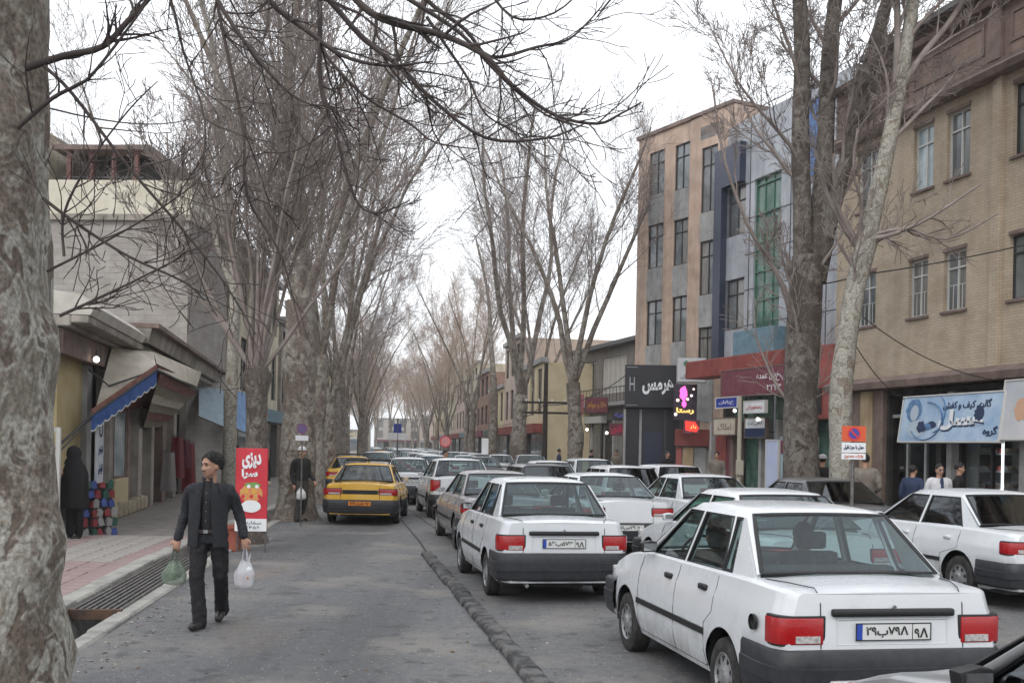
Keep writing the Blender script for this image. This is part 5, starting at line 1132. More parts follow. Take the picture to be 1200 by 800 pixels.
# a set of grown trees, shared by the rows
V1 = plane_tree(1, 17, .36, 4.6, 4, .26); V2 = plane_tree(2, 18, .44, 4.2, 4, .26); V3 = plane_tree(3, 15, .27, 3.2, 4, .36); V4 = plane_tree(4, 17, .30, 6, 1, .1); V5 = plane_tree(5, 17, .25, 4.5, 4, .24)
# right side row
def at(u, y): return P(u, 530, y).x, y
R_row = [(672, 45, V1, 1.0, 3.4, 'dark plane tree standing before the low grey shop building'), (607, 61, V2, 1.15, 4.0, 'thick forked plane tree behind the dark hatchback, left of the utility pole'), (576, 74, V4, 1.1, 2.2, 'slender tall tree left of the thick forked one'), (631, 68, V1, 1.0, 3.3, 'leaning tree right behind the thick forked one')]
for u, y, v, sc, rz, lb in R_row: x, y = at(u, y); tree_thing(lb, x, y, v, rz, sc, 'plane trees along the right pavement')
def recol(v, m, mt=None):
    o = []
    for k, me in enumerate(v):
        if me is None: o.append(None); continue
        c = me.copy(); c.materials.clear(); c.materials.append((mt or m) if k == 0 else m); o.append(c)
    return o
ORD = 'first second third fourth fifth sixth seventh eighth ninth tenth eleventh twelfth thirteenth fourteenth fifteenth sixteenth seventeenth eighteenth nineteenth twentieth twenty-first twenty-second'.split()
G1, G2, G3 = recol(V1, TWG, BK_M), recol(V5, TWG, BK_M), recol(V3, TWG, BK_M)
far_lab = 'bare golden brown plane tree among the far trees along the right pavement'
for k, y in enumerate((88, 98, 110, 123, 137, 152, 168, 186, 206, 230)):
    tree_thing(ORD[k] + ' golden tree of the far right pavement row, beyond the forked trees', KR(y) + 1.0 + .6 * math.sin(k * 2.3), y, (G1, G2, G3)[k % 3], k * 1.7, .98 + .1 * math.sin(k * 1.9), 'far plane trees along the right pavement')
far_lab = 'bare brown plane tree among the far trees along the left pavement'
for k, y in enumerate((74, 84, 95, 107, 120, 134, 150, 168, 188, 212, 240)):
    tree_thing(ORD[k] + ' bare tree of the far left pavement row, beyond the taxis', KL(y) + .3, y, (G2, G3, G1)[k % 3] if k > 1 else (V5, V3)[k], k * 2.1 + 1, .82 + .1 * math.sin(k * 2.7), 'far plane trees along the left pavement')
# left row, nearer trees one by one
for u, y, v, sc, rz, lb in ((372, 32, V5, 1.0, 1.0, 'plane tree third in the left row, behind the man in the cap'), (384, 39.5, V3, 1.05, 2.6, 'plane tree fourth in the left row behind the yellow taxi'), (392, 47.5, V5, 1.0, 5.1, 'plane tree fifth in the left row'), (399, 56, V4, 1.0, .3, 'plane tree sixth in the left row'), (404, 65, V3, 1.1, 3.9, 'plane tree seventh in the left row')):
    x, y = at(u, y); tree_thing(lb, x, y, v, rz, sc, 'plane trees in the left row')
# thick left tree with the grey upright trunk behind the poster
t = Tree(21); x, y = G(346, 609); 
top = trunk_poly(t, [(0, 0, -.3), (.05, 0, 2.5), (.0, .1, 5.2)], .45, .36, .05)
sp = [dict(q) for q in SP_UP]; sp[0]['kids'] = 10; sp[0]['from'] = .12
for dx, dy, ln, rr_ in ((-.02, .05, 13, .26), (.22, -.1, 11, .2), (-.28, .1, 11, .2), (.1, .4, 10, .16)): t.grow(top - Vector((0, 0, .3)), (dx, dy, 1), ln, rr_ * .6, 0, sp)
tree_thing('thickest roadside plane tree, beside the man in the white cap', x, y, t.meshes('t', BK_M, TW), group=None)
x, y = at(236, 41); tree_thing('bare tree rising behind the far end of the low left shops', x - .6, y, V3, .7, 1.0)
for k in range(22):   # the street bends away: trees close its far end
    a_ = k / 21; tree_thing(ORD[k] + ' from the left of the golden trees closing the far end of the street', lerp(-75, 5, a_) + 2 * math.sin(k * 4.1), 262 + 16 * math.sin(k * 2.2), (G1, G2, G3)[k % 3], k * 1.3, 1.3 + .15 * math.sin(k * 1.7), 'trees closing the far end of the street')
# slender pale tree rising left of it
t = Tree(22); top = trunk_poly(t, [(0, 0, -.3), (.03, 0, 3), (.1, 0, 6)], .20, .15, .03); sp2 = [dict(q) for q in SP_UP]; sp2[0]['kids'] = 9
t.grow(top, (.03, 0, 1), 9, .15, 0, sp2); t.grow(top, (-.35, .1, 1), 6, .09, 0, sp2); xx, yy = at(268, 30)
tree_thing('slender pale trunked tree between the blue tarpaulins', xx, yy, t.meshes('t', BK_L, TW))
# pollarded tree behind the red poster: many stems fan out of one head
t = Tree(23); x, y = G(297, 636); hz = P(297, 432, y).z
trunk_poly(t, [(0, 0, -.3), (.02, 0, hz * .5), (.0, 0, hz)], .22, .19, .07)
t.limb([(0, 0, hz - .5), (.02, 0, hz - .1), (.0, 0, hz + .12)], [.19, .27, .10], 0)
SPP = [dict(n=8, wig=.05, up=.05, tap=.75, **{'from': .25}, kids=9, ang=(.3, .7), kr=(.35, .5), kl=(.28, .45), part=1), dict(n=6, wig=.1, up=.08, tap=.8, **{'from': .15}, kids=8, ang=(.35, .9), kr=(.45, .65), kl=(.35, .55), part=2), dict(n=4, wig=.15, up=.06, tap=.7, **{'from': .2}, kids=4, ang=(.3, .9), kr=(.5, .8), kl=(.4, .65), part=2), dict(n=3, wig=.2, up=.05, tap=.6, **{'from': 9}, kids=0, ang=(0, 0), kr=(0, 0), kl=(0, 0), part=2)]
for k in range(17):
    a = 2.4 * k + t.r.uniform(-.2, .2); q = t.r.uniform(.12, 1.0) if k > 3 else .15; ln = t.r.uniform(4.2, 6.8) * (1.1 - .25 * q)
    t.grow((math.cos(a) * .08, math.sin(a) * .08, hz - .05), (math.cos(a) * q, math.sin(a) * q * .7, 1), ln, t.r.uniform(.035, .06), 0, SPP)
tree_thing('pollarded tree with a fan of thin stems behind the red poster', x, y, t.meshes('t', BK_D, TW))
# big dark tree on the right, drawn stem by stem
def stem(t, pxs, y, o, radpx, lvl=0, dy=0):
    pts = []; rad = []
    for i, (u, v) in enumerate(pxs): pts.append(P(u, v, y + dy * i) - Vector((o[0], o[1], 0))); rad.append(radpx[i] * y / F)
    P2 = []; R2 = []
    for i in range(len(pts) - 1):
        for k in range(4):
            f = k / 4; p0, p1, p2, p3 = pts[max(i - 1, 0)], pts[i], pts[i + 1], pts[min(i + 2, len(pts) - 1)]
            P2.append(.5 * ((2 * p1) + (p2 - p0) * f + (2 * p0 - 5 * p1 + 4 * p2 - p3) * f * f + (3 * p1 - p0 - 3 * p2 + p3) * f ** 3)); R2.append(lerp(rad[i], rad[i + 1], f) * (1 + .04 * t.r.uniform(-1, 1)))
    P2.append(pts[-1]); R2.append(rad[-1]); t.limb(P2, R2, lvl); return P2, R2
def sprout(t, P2, R2, n, spec, ln, f0=.2, kr=.45, ang=(.4, 1.0), bias=(0, 0, 0)):
    for k in range(n):
        i = int(lerp(f0, .98, t.r.random()) * (len(P2) - 2)) + 1; d = (P2[i] - P2[i - 1]).normalized(); ax = d.orthogonal(); ax.rotate(Matrix.Rotation(t.r.uniform(0, 6.28), 3, d)); nd = d.copy(); nd.rotate(Matrix.Rotation(t.r.uniform(*ang), 3, ax.normalized()))
        t.grow(P2[i], nd + Vector(bias), ln * t.r.uniform(.6, 1.2), min(R2[i] * kr, .05), 0, spec)
SB = [dict(n=7, wig=.12, up=.06, tap=.85, **{'from': .2}, kids=8, ang=(.35, .9), kr=(.4, .6), kl=(.32, .5), part=1), dict(n=5, wig=.15, up=.06, tap=.8, **{'from': .15}, kids=6, ang=(.35, .9), kr=(.45, .7), kl=(.4, .6), part=2), dict(n=4, wig=.2, up=.05, tap=.6, **{'from': 9}, kids=0, ang=(0, 0), kr=(0, 0), kl=(0, 0), part=2)]
SBF = [dict(SB[0], kids=9), dict(SB[1], kids=8, **{'from': .12}), dict(n=4, wig=.16, up=.06, tap=.8, **{'from': .15}, kids=4, ang=(.35, .9), kr=(.45, .7), kl=(.4, .6), part=2), SB[2]]
y = 22.0; o = at(940, y); t = Tree(31)
a = stem(t, [(938, 660), (939, 560), (938, 470), (942, 380), (947, 300)], y, o, [30, 22, 19, 20, 18])
s1 = stem(t, [(944, 330), (940, 240), (938, 150), (940, 60), (934, -60), (930, -200)], y, o, [13, 11, 10, 9, 8, 5]); s2 = stem(t, [(950, 330), (962, 240), (968, 150), (972, 60), (985, -60), (990, -220)], y, o, [14, 12, 10, 9, 7, 4], dy=.1)
s3 = stem(t, [(957, 330), (975, 250), (996, 170), (1018, 80), (1040, 0), (1075, -130)], y, o, [11, 9, 8, 8, 7, 4], dy=-.1)
s4 = stem(t, [(935, 400), (915, 330), (880, 270), (850, 190), (835, 100)], y, o, [4, 3, 2.4, 1.8, 1], 1, dy=-.3)
for q, n in ((s1, 9), (s2, 9), (s3, 5)): sprout(t, q[0], q[1], n, SBF, 3.2, .2, .32)
sprout(t, s4[0], s4[1], 6, SB, 1.6, .1); sprout(t, a[0], a[1], 7, SB, 2.4, .45, .25)
tree_thing('big dark multi stemmed tree in front of the maroon shop board', o[0], o[1], t.meshes('t', BK_D, TW))
y = 20.0; o = at(990, y); t = Tree(32)
a = stem(t, [(984, 670), (986, 560), (985, 470), (992, 400), (1004, 330), (1018, 275)], y, o, [18, 14, 13, 12, 12, 12])
s1 = stem(t, [(1012, 300), (1030, 220), (1045, 150), (1056, 90), (1070, 0), (1085, -140)], y, o, [11, 10, 9, 8, 7, 4]); s2 = stem(t, [(1050, 100), (1052, 40), (1050, -30), (1040, -120)], y, o, [5, 4, 4, 3], 1)
s3 = stem(t, [(1060, 95), (1085, 60), (1110, 30), (1135, -10), (1165, -80)], y, o, [4.5, 4, 3.5, 3, 2], 1, dy=-.1)
for px, rd_ in (([(1004, 285), (985, 250), (978, 215), (976, 180)], [4, 3, 2, 1.2]), ([(1003, 287), (975, 240), (960, 195), (952, 160)], [4, 3, 2, 1.2]), ([(1006, 282), (1045, 275), (1090, 255), (1150, 215)], [3.5, 2.6, 2, 1]), ([(1008, 280), (1060, 268), (1110, 280), (1170, 250)], [3, 2, 1.6, .9]), ([(1005, 283), (1010, 240), (1000, 200), (1005, 150)], [3, 2, 1.6, 1])):
    q = stem(t, px, y, o, rd_, 1, dy=-.25); sprout(t, q[0], q[1], 5, SB[1:], .9, .2, .6)
for q, n in ((s1, 6), (s2, 4), (s3, 4)): sprout(t, q[0], q[1], n, SBF, 2.4, .15, .35)
sprout(t, a[0], a[1], 4, SB, 1.5, .6, .2)
tree_thing('pale slanting tree before the beige brick building, right of the dark one', o[0], o[1], t.meshes('t', BK_L, TW))
# the near plane tree at the left edge, with the branches that hang into the picture
t = Tree(41, .0028); y = 6.6; o = (-3.45, 6.6)
def pt(u, v, yy=6.6): return P(u, v, yy) - Vector((o[0], o[1], 0))
n = 40; rows = []; zt0 = 7.2
for i in range(n + 1):
    z = lerp(-.3, zt0, i / n); row = []
    rr_ = lerp(.60, .50, i / n) * (1 + .25 * math.exp(-max(z, 0) / .3)); cx = -.02 + .05 * math.sin(z * 1.1)
    for k in range(40):
        a_ = 2 * math.pi * k / 40; q = 1 + .045 * math.sin(3 * a_ + z * 1.7) + .03 * math.sin(5 * a_ - z * 2.9) + .02 * math.sin(9 * a_ + z * 5) + .012 * t.r.uniform(-1, 1)
        for (za, aa, hh, wz, wa) in ((1.12, -.15, .10, .16, .5), (2.42, .0, .16, .11, .35), (3.7, -.5, .08, .2, .5), (.5, .5, .07, .2, .5)):
            da = (a_ - aa + math.pi) % (2 * math.pi) - math.pi; q += hh / .55 * math.exp(-((z - za) / wz) ** 2 - (da / wa) ** 2)
        row.append((cx + rr_ * q * math.cos(a_), rr_ * q * math.sin(a_), z))
    rows.append(row)
bigtrunk = MB().grid(rows, 0, True).mesh('trunk', BK_P, smooth=80)
SBN = [dict(n=5, wig=.16, up=.02, tap=.7, **{'from': .2}, kids=3, ang=(.4, 1.0), kr=(.5, .7), kl=(.4, .6), part=1), dict(n=3, wig=.2, up=.05, tap=.6, **{'from': 9}, kids=0, ang=(0, 0), kr=(0, 0), kl=(0, 0), part=2)]
hang = [([(385, -40), (425, 8), (460, 27), (520, 42), (570, 67), (600, 100), (650, 135), (700, 145), (728, 133), (752, 120)], 6.2, [5, 4.6, 4.2, 3.8, 3.2, 2.6, 2.2, 1.8, 1.4, .9], 14),
 ([(350, -50), (370, -5), (385, 0), (425, 45), (470, 80), (510, 120), (570, 162), (640, 162), (685, 145)], 5.6, [4.4, 4, 3.8, 3.2, 2.8, 2.4, 2, 1.5, .9], 14),
 ([(290, -60), (315, 0), (365, 40), (400, 65), (450, 77), (507, 72)], 5.4, [4, 3.5, 3, 2.5, 1.8, 1], 9),
 ([(368, -60), (375, 0), (376, 100), (395, 160), (415, 230), (440, 250), (480, 235)], 6.0, [4, 3.4, 2.6, 2, 1.6, 1.2, .8], 12),
 ([(240, -50), (255, 0), (295, 60), (340, 110), (380, 128)], 5.2, [3.6, 3, 2.3, 1.6, .8], 8),
 ([(480, -40), (500, 0), (545, 35), (575, 67), (630, 55), (665, 47), (690, 25), (707, 5)], 6.8, [3.4, 3, 2.5, 2.2, 1.8, 1.4, 1.1, .7], 10),
 ([(500, 20), (520, 50), (550, 95), (570, 135), (615, 160)], 6.3, [2.2, 2, 1.6, 1.2, .7], 7),
 ([(375, 50), (390, 75), (430, 115), (480, 145), (510, 167), (560, 175)], 5.6, [2.2, 2, 1.8, 1.4, 1.1, .7], 8),
 ([(420, -40), (480, 0), (540, 40), (585, 88), (640, 135), (690, 150)], 6.5, [3.4, 3, 2.4, 1.9, 1.3, .8], 9),
 ([(250, -20), (262, 40), (285, 150), (290, 230), (330, 300), (350, 380)], 6.0, [2.4, 2.2, 1.8, 1.5, 1.2, .8], 10),
 ([(560, -30), (600, 20), (650, 15), (690, -20)], 6.8, [2, 1.6, 1.2, .8], 6),
 ([(170, -60), (200, 0), (215, 60), (240, 140), (236, 200)], 5.5, [2.4, 2, 1.6, 1.1, .6], 8),
 ([(700, 20), (720, -5), (760, -40)], 7.0, [1.2, 1.2, 1.2], 2),
 ([(30, 80), (75, 66), (120, 55), (150, 25), (178, -5), (200, -40)], 6.4, [5, 4.2, 3.8, 3.4, 2.6, 2], 8),
 ([(20, 150), (60, 116), (90, 100), (110, 85), (160, 20), (180, -10)], 6.2, [3, 2.6, 2.2, 2, 1.5, 1.2], 8),
 ([(52, 78), (85, 110), (150, 195), (215, 270), (262, 330), (300, 392)], 6.3, [2.4, 2.2, 1.9, 1.6, 1.3, .8], 10),
 ([(50, 232), (90, 262), (150, 300), (215, 330), (240, 352)], 6.3, [2.2, 1.9, 1.6, 1.2, .8], 9),
 ([(55, 318), (120, 285), (180, 250), (230, 215)], 6.4, [1.8, 1.5, 1.1, .7], 7),
 ([(70, 370), (110, 352), (160, 328), (215, 300)], 6.4, [2.2, 1.8, 1.3, .7], 8),
 ([(75, 300), (75, 250), (105, 190), (150, 130), (185, 95)], 6.1, [1.8, 1.7, 1.5, 1.1, .6], 8)]
head = Vector((.25, -.2, 6.6))
for px, yy, rd_, nk in hang:
    st = px[0]; q = stem(t, px, yy, o, rd_, 1)
    if st[1] < 0 and st[0] > 150:
        e = q[0][0]; m1 = head.lerp(e, .5) + Vector((0, 0, .5)); t.limb([head, head.lerp(m1, .5) + Vector((0, 0, .2)), m1, m1.lerp(e, .6) + Vector((0, 0, .1)), e], [.07, .06, .045, .03, q[1][0]], 1)
    for k in range(int(nk * 1.6)):
        i = int(t.r.uniform(.1, .98) * (len(q[0]) - 2)) + 1; d = (q[0][i] - q[0][i - 1]).normalized(); ax = d.orthogonal(); ax.rotate(Matrix.Rotation(t.r.uniform(0, 6.28), 3, d)); nd = d.copy(); nd.rotate(Matrix.Rotation(t.r.uniform(.4, 1.1), 3, ax.normalized()))
        t.grow(q[0][i], nd, t.r.uniform(.15, .55), max(q[1][i] * .55, .0035), 0, SBN)
for k in range(5):
    a_ = 1.3 * k; t.grow((0, 0, 6.8), (math.cos(a_) * .6, math.sin(a_) * .6, 1), 6, .22, 0, [dict(q) for q in SP_UP[:3]])
m3 = t.meshes('t', BK_P, TWD); 
nt_ = thing('plane_tree', 'huge mottled plane tree trunk at the left edge with branches hanging overhead', 'tree', (o[0], o[1], 0)); link('trunk', bigtrunk, nt_); link('limbs', m3[0], nt_); link('crown', m3[1], nt_); link('twigs', m3[2], nt_)
# ================================================================ STREET FURNITURE
RDP = mat('red_poster', (.45, .015, .03), .5, col2=(.55, .03, .05), ns=2); GLD2 = mat('golden_print', (.55, .36, .10), .6, col2=(.62, .18, .08), ns=22, nd=3); GRP = mat('green_print2', (.15, .30, .08), .6)
px_, py_ = G(294, 640); t = thing('poster_stand', 'tall red advertising poster on a stand leaning on the pollarded tree', 'poster', (P(294, 600, py_ - 1).x, py_ - 1.0, 0), .05)
k_ = (py_ - 1.0) / F; W2, Z0, Z1 = 37 * k_ / 2, P(294, 622, py_ - 1).z, P(294, 525, py_ - 1).z
MB().box(-W2, W2, 0, .05, Z0, Z1).build('board', RDP, t, bevel=.008); hgt = Z1 - Z0
MB().box(-W2 + .0, W2 - .0, -.006, -.001, Z0, Z0 + hgt * .15).build('white_band', WPR, t); text('سفارش', W2 * 1.3, hgt * .05, NAVY, t, (0, -.008, Z0 + hgt * .10)); text('۲۲۴۵۶', W2 * 1.1, hgt * .035, NAVY, t, (0, -.008, Z0 + hgt * .045), rtl=False)
text('دیزی', W2 * 1.2, hgt * .20, WPR, t, (0, -.008, Z1 - hgt * .15), bold=.05); text('سرا', W2 * 1.0, hgt * .12, WPR, t, (-.03, -.008, Z1 - hgt * .31), bold=.05)
print_(t, 'printed_dish', blob(0, Z0 + hgt * .46, W2 * .72, hgt * .11, 0, 20, .06), -.004, GLD2); print_(t, 'printed_bowl', blob(0, Z0 + hgt * .30, W2 * .62, hgt * .075, 0, 20, .03), -.006, WPR); print_(t, 'printed_leaves', blob(.02, Z0 + hgt * .56, W2 * .5, hgt * .03, 0, 16, .2), -.007, GRP)
for k in range(7): print_(t, 'printed_fruit', blob(-W2 * .5 + k * W2 * .17, Z0 + hgt * (.42 + .06 * (k % 3)), W2 * .12, W2 * .12, 0, 10), -.0075 - .0004 * k, [RDP, YPR, WPR][k % 3])
MB().tube([(-W2 + .03, .08, 0), (-W2 + .03, .06, Z1)], .016, 6).tube([(W2 - .03, .08, 0), (W2 - .03, .06, Z1)], .016, 6).build('legs', STEEL, t)
t = thing('flower_box', 'low reddish brown box at the foot of the pollarded tree', 'box', (px_ - .32, py_ - .75, 0), .1); b = MB().box(-.30, .30, -.2, .2, 0, .42).box(-.26, .26, -.16, .16, .421, .43); b.build('box', mat('rust_red_box', (.22, .05, .03), .7, col2=(.28, .08, .05), ns=4), t, bevel=.02); MB().box(-.32, .32, -.22, .22, .36, .415).build('rim', mat('rust_red_box'), t, bevel=.012)
def post_sign(name, label, u, v0, y, zb, build):
    p = P(u, 500, y); t = thing(name, label, 'sign', (p.x, y, zb)); build(t, y); return t
def b_nopark(t, y):
    z = lambda v: P(1001, v, y).z - .12; kk = y / F; w = 28 * kk / 2
    MB().tube([(0, .04, 0), (0, .04, z(499))], .03, 10).build('pole', STEEL, t, smooth=40)
    MB().box(-w, w, 0, .012, z(517), z(499)).build('red_panel', mat('sign_red', (.62, .09, .03), .45), t); c = (0, -.004, z(508))
    MB().lathe([(.001, 0), (.105, 0)], (c[0], -.003, c[2]), 'y', 24).build('blue_disc', mat('sign_blue2', (.05, .05, .30), .4), t); MB().lathe([(.085, 0), (.11, 0)], (0, -.006, c[2]), 'y', 24).build('red_ring', mat('sign_ring', (.6, .03, .03), .4), t); MB().prism([(-.08, c[2] + .06), (-.06, c[2] + .08), (.08, c[2] - .06), (.06, c[2] - .08)], -.009, -.006, 'y').build('red_bar', mat('sign_ring'), t)
    MB().box(-w, w, 0, .012, z(530), z(518.5)).build('white_panel', WPR, t); MB().box(-w, w, 0, .012, z(538), z(531)).build('white_panel', WPR, t)
    text('حمل با جرثقیل', w * 1.7, .085, NAVY, t, (0, -.004, z(524)), bold=.03); text('پارک ممنوع', w * 1.6, .06, mat('sign_red'), t, (0, -.004, z(534.5)), bold=.03)
post_sign('no_parking_sign', 'orange red no parking sign with blue disc and two white plates on a thin pole', 1001, 499, 17.5, .12, b_nopark)
def b_round(t, y, col=(.13, .09, .22), rr_=.12, u=352, v=502, ring=(.22, .06, .14)):
    z = P(u, v, y).z; MB().tube([(0, .04, 0), (0, .04, z)], .018, 8).build('pole', STEEL, t, smooth=40); MB().lathe([(.001, 0), (rr_, 0), (rr_, .012)], (0, 0, z), 'y', 24).build('disc', mat('disc%.2f' % col[0], col, .4), t); MB().lathe([(rr_ * .8, -.003), (rr_ * .98, -.003)], (0, 0, z), 'y', 24).build('ring', mat('ring%.2f' % ring[0], ring, .4), t)
p = P(354, 502, 23.4); t = thing('no_parking_sign', 'round violet no parking sign above the man in the white cap', 'sign', (p.x, p.y, 0)); b_round(t, 23.4)
MB().box(-.14, .14, .0, .012, P(352, 516, 23.4).z, P(352, 510, 23.4).z).build('white_plate', WPR, t)
p = P(522, 517, 62); t = thing('road_sign', 'round red and white road sign far down the street', 'sign', (p.x, p.y, 0)); b_round(t, 62, (.6, .25, .25), .34, 522, 517, (.55, .04, .05))
p = P(466, 502, 80); t = thing('road_sign', 'blue and white sign board far down the middle of the street', 'sign', (p.x, p.y, 0)); MB().tube([(0, .05, 0), (0, .05, P(466, 490, 80).z)], .06, 8).build('pole', STEEL, t); zb_ = P(466, 515, 80).z; MB().box(-.7, .7, 0, .05, zb_, zb_ + .5).build('white_board', WPR, t); MB().prism([(-.3, zb_ + .52), (.3, zb_ + .52), (.28, zb_ + 1.2), (-.28, zb_ + 1.2)], 0, .05, 'y').build('blue_board', mat('sign_blue'), t)
# utility pole
p = P(638, 540, 50); zt_ = P(638, 428, 50).z; t = thing('utility_pole', 'dark utility pole with cross arms beside the thick forked tree', 'pole', (p.x, p.y, .1))
MB().tube([(0, 0, 0), (0, 0, zt_)], [.14, .09], 12).build('pole', mat('dark_pole', (.03, .025, .022), .8), t, smooth=40)
for z in (P(638, 474, 50).z, P(638, 486, 50).z): MB().box(-1.1, 1.1, -.05, .05, z - .05, z + .05).build('cross_arm', mat('dark_pole'), t)
for k in range(4): MB().lathe([(.02, 0), (.05, .03), (.03, .07), (.05, .1), (.0, .12)], (-.9 + k * .6, 0, P(638, 474, 50).z + .05), 'z', 10).build('insulator', WPR, t)
p = P(866, 540, 29); t = thing('street_pole', 'plain beige street pole in front of the red shops', 'pole', (p.x, p.y, .1)); MB().tube([(0, 0, 0), (0, 0, P(866, 468, 29).z)], [.075, .05], 12).build('pole', mat('beige_pole', (.36, .33, .27), .6), t, smooth=40); MB().box(-.1, .1, -.14, -.05, 1.1, 1.5).build('junction_box', mat('beige_pole'), t, bevel=.01)
p = P(309, 520, 21.5); t = thing('painted_pole', 'red and white banded pole right of the red poster', 'pole', (p.x, p.y, 0))
MB().tube([(0, 0, 0), (0, 0, P(309, 462, 21.5).z)], .06, 10).build('pole', mat('band_white', (.5, .46, .42), .6), t, smooth=40)
for v in (468, 482): a_, b_ = P(309, v + 6, 21.5).z, P(309, v, 21.5).z; MB().lathe([(.063, a_), (.063, b_)], (0, 0, 0), 'z', 12).build('red_band', mat('band_red', (.42, .12, .08), .6), t)
t = thing('wall_sign', 'green and white stand sign far along the right pavement', 'sign', P(568, 548, 62)); t.location.z = .1; MB().box(-.22, .22, 0, .3, 0, .9).build('green_base', mat('green_stand', (.03, .30, .08), .5), t, bevel=.03); MB().box(-.2, .2, .05, .25, .91, 2.2).build('white_board', WPR, t, bevel=.02)
# leaves, grit and scraps blown against the kerbs
rn = random.Random(12); lt = MB(); (dax, day), (dbx, dby) = G(500, 650), G(630, 800)
for k in range(900):
    y = 7 + 40 * rn.random() ** 1.6; side = rn.random(); x = GL_(y) + .22 + abs(rn.gauss(0, .35)) if side < .5 else (lerp(dax, dbx, (day - y) / (day - dby)) + rn.gauss(0, .2) + (.25 if rn.random() < .5 else -.25) if side < .72 and y < day else rn.uniform(GL_(y), KR(y)))
    s_ = rn.uniform(.008, .032); a_ = rn.uniform(0, 6.28); h_ = rn.uniform(.004, .014); c_, q_ = math.cos(a_) * s_, math.sin(a_) * s_; lt.add([(x + c_, y + q_, .003), (x - q_ * .7, y + c_ * .7, h_), (x - c_, y - q_, .003), (x + q_ * .6, y - c_ * .6, h_ * .6)], [(0, 1, 2, 3), (3, 2, 1, 0)], rn.choice((0, 0, 1, 2)))
lt.build('litter', [mat('dry_leaf', (.16, .10, .05), .9), mat('grit', (.40, .38, .34), .9), mat('dark_scrap', (.05, .045, .04), .9)], kind='stuff')
# cables
WIRE = mat('black_cable', (.012, .012, .012), .6)
def cable(label, pts, r=.012, sag=.25):
    a = [Vector(p) for p in pts]; P2 = []
    for p0, p1 in zip(a, a[1:]):
        for k in range(13): f = k / 12; P2.append(p0.lerp(p1, f) + Vector((0, 0, -sag * 4 * f * (1 - f))))
    MB().tube([p - a[0] for p in P2], r, 5).build('cable', WIRE, None, label=label, cat='cable').location = a[0]
cable('black cable slanting across the beige brick facade', [P(1230, 280, 20.5), P(1010, 322, 21.4), P(930, 336, 23)], .014, .05)
cable('cable hanging from the slanting tree down to the blue shop sign', [P(1000, 400, 20.5), P(1060, 468, 21.3)], .010, .15)
cable('cable running along the top of the blue shop sign to the right', [P(1012, 372, 20.5), P(1165, 445, 21)], .010, .2)
cable('long overhead cable above the low left shops', [P(50, 125, 12), P(250, 128, 30)], .012, .3)
cable('thin cable from the utility pole along the right shops', [P(638, 474, 50), P(745, 430, 44)], .02, .5)
cable('thin cable from the utility pole towards the far trees', [P(638, 474, 50), P(560, 490, 90)], .02, .8)
# ================================================================ PEOPLE
SKN = mat('skin', (.36, .20, .135), .55, col2=(.42, .245, .17), ns=12); SKL = mat('skin_light', (.44, .28, .20), .55, col2=(.5, .33, .24), ns=12); HAIR = mat('black_hair', (.012, .010, .009), .6, bump=.6, bs=80); HAIRG = mat('grey_hair', (.2, .2, .2), .7)
def remesh(mb, name, m, parent, vox=.012, sm=2, disp=0):
    me = mb.mesh(name, m); o = bpy.data.objects.new('tmp', me); COL.objects.link(o)
    md = o.modifiers.new('r', 'REMESH'); md.mode = 'VOXEL'; md.voxel_size = vox; md.use_smooth_shade = True
    if sm: s_ = o.modifiers.new('s', 'SMOOTH'); s_.iterations = sm; s_.factor = .5
    if disp:
        tx = bpy.data.textures.new('fold', 'CLOUDS'); tx.noise_scale = .07 if disp > .02 else .09; dm = o.modifiers.new('d', 'DISPLACE'); dm.texture = tx; dm.strength = disp; dm.mid_level = .5
    r = bpy.data.meshes.new_from_object(o.evaluated_get(bpy.context.evaluated_depsgraph_get())); bpy.data.objects.remove(o); r.name = name
    r.materials.clear(); r.materials.append(m); r.shade_smooth(); return link(name, r, parent)
def capsule(b, pts, rad, sq=1.0, n=14):
    b.tube(pts, rad, n, sq=sq)
    for i, p in enumerate(pts): b.ell(p, (rad[i] * .99,) * 3, n=12, k=8) if sq == 1.0 else None
    return b
def bez(pts, k=5):
    o = []; pts = [Vector(p) for p in pts]
    for i in range(len(pts) - 1):
        p0, p1, p2, p3 = pts[max(i - 1, 0)], pts[i], pts[i + 1], pts[min(i + 2, len(pts) - 1)]
        for j in range(k): f = j / k; o.append(.5 * ((2 * p1) + (p2 - p0) * f + (2 * p0 - 5 * p1 + 4 * p2 - p3) * f * f + (3 * p1 - p0 - 3 * p2 + p3) * f ** 3))
    return o + [pts[-1]]
def hand(b, wrist, dirv, side, curl=1.0, palm_n=(0, -1, 0)):
    """palm with four unequal curled fingers and a thumb leaving its side"""
    d = Vector(dirv).normalized(); n_ = Vector(palm_n); n_ = (n_ - d * n_.dot(d)).normalized(); w_ = d.cross(n_).normalized() * side; p0 = Vector(wrist)
    pc = p0 + d * .05; M = Matrix((w_, n_, d)).transposed(); b.ell(pc, (.042, .018, .052), n=12, k=8, M=M)
    for k, (off, ln) in enumerate(((-.030, .065), (-.010, .078), (.010, .074), (.029, .058))):
        q = p0 + d * .09 + w_ * off; pts = [q]; dd = d.copy()
        for j, fr in enumerate((.45, .32, .23)):
            ax = w_; dd = dd.copy(); dd.rotate(Matrix.Rotation(-.62 * curl * side * (1 if True else 1), 3, ax)); q = q + dd * ln * fr; pts.append(q)
        capsule(b, pts, [.0095, .009, .0085, .0075])
    q = p0 + d * .03 - w_ * .036; capsule(b, [q, q + d * .028 - w_ * .02 + n_ * .012, q + d * .055 - w_ * .018 + n_ * .028], [.012, .0105, .009])
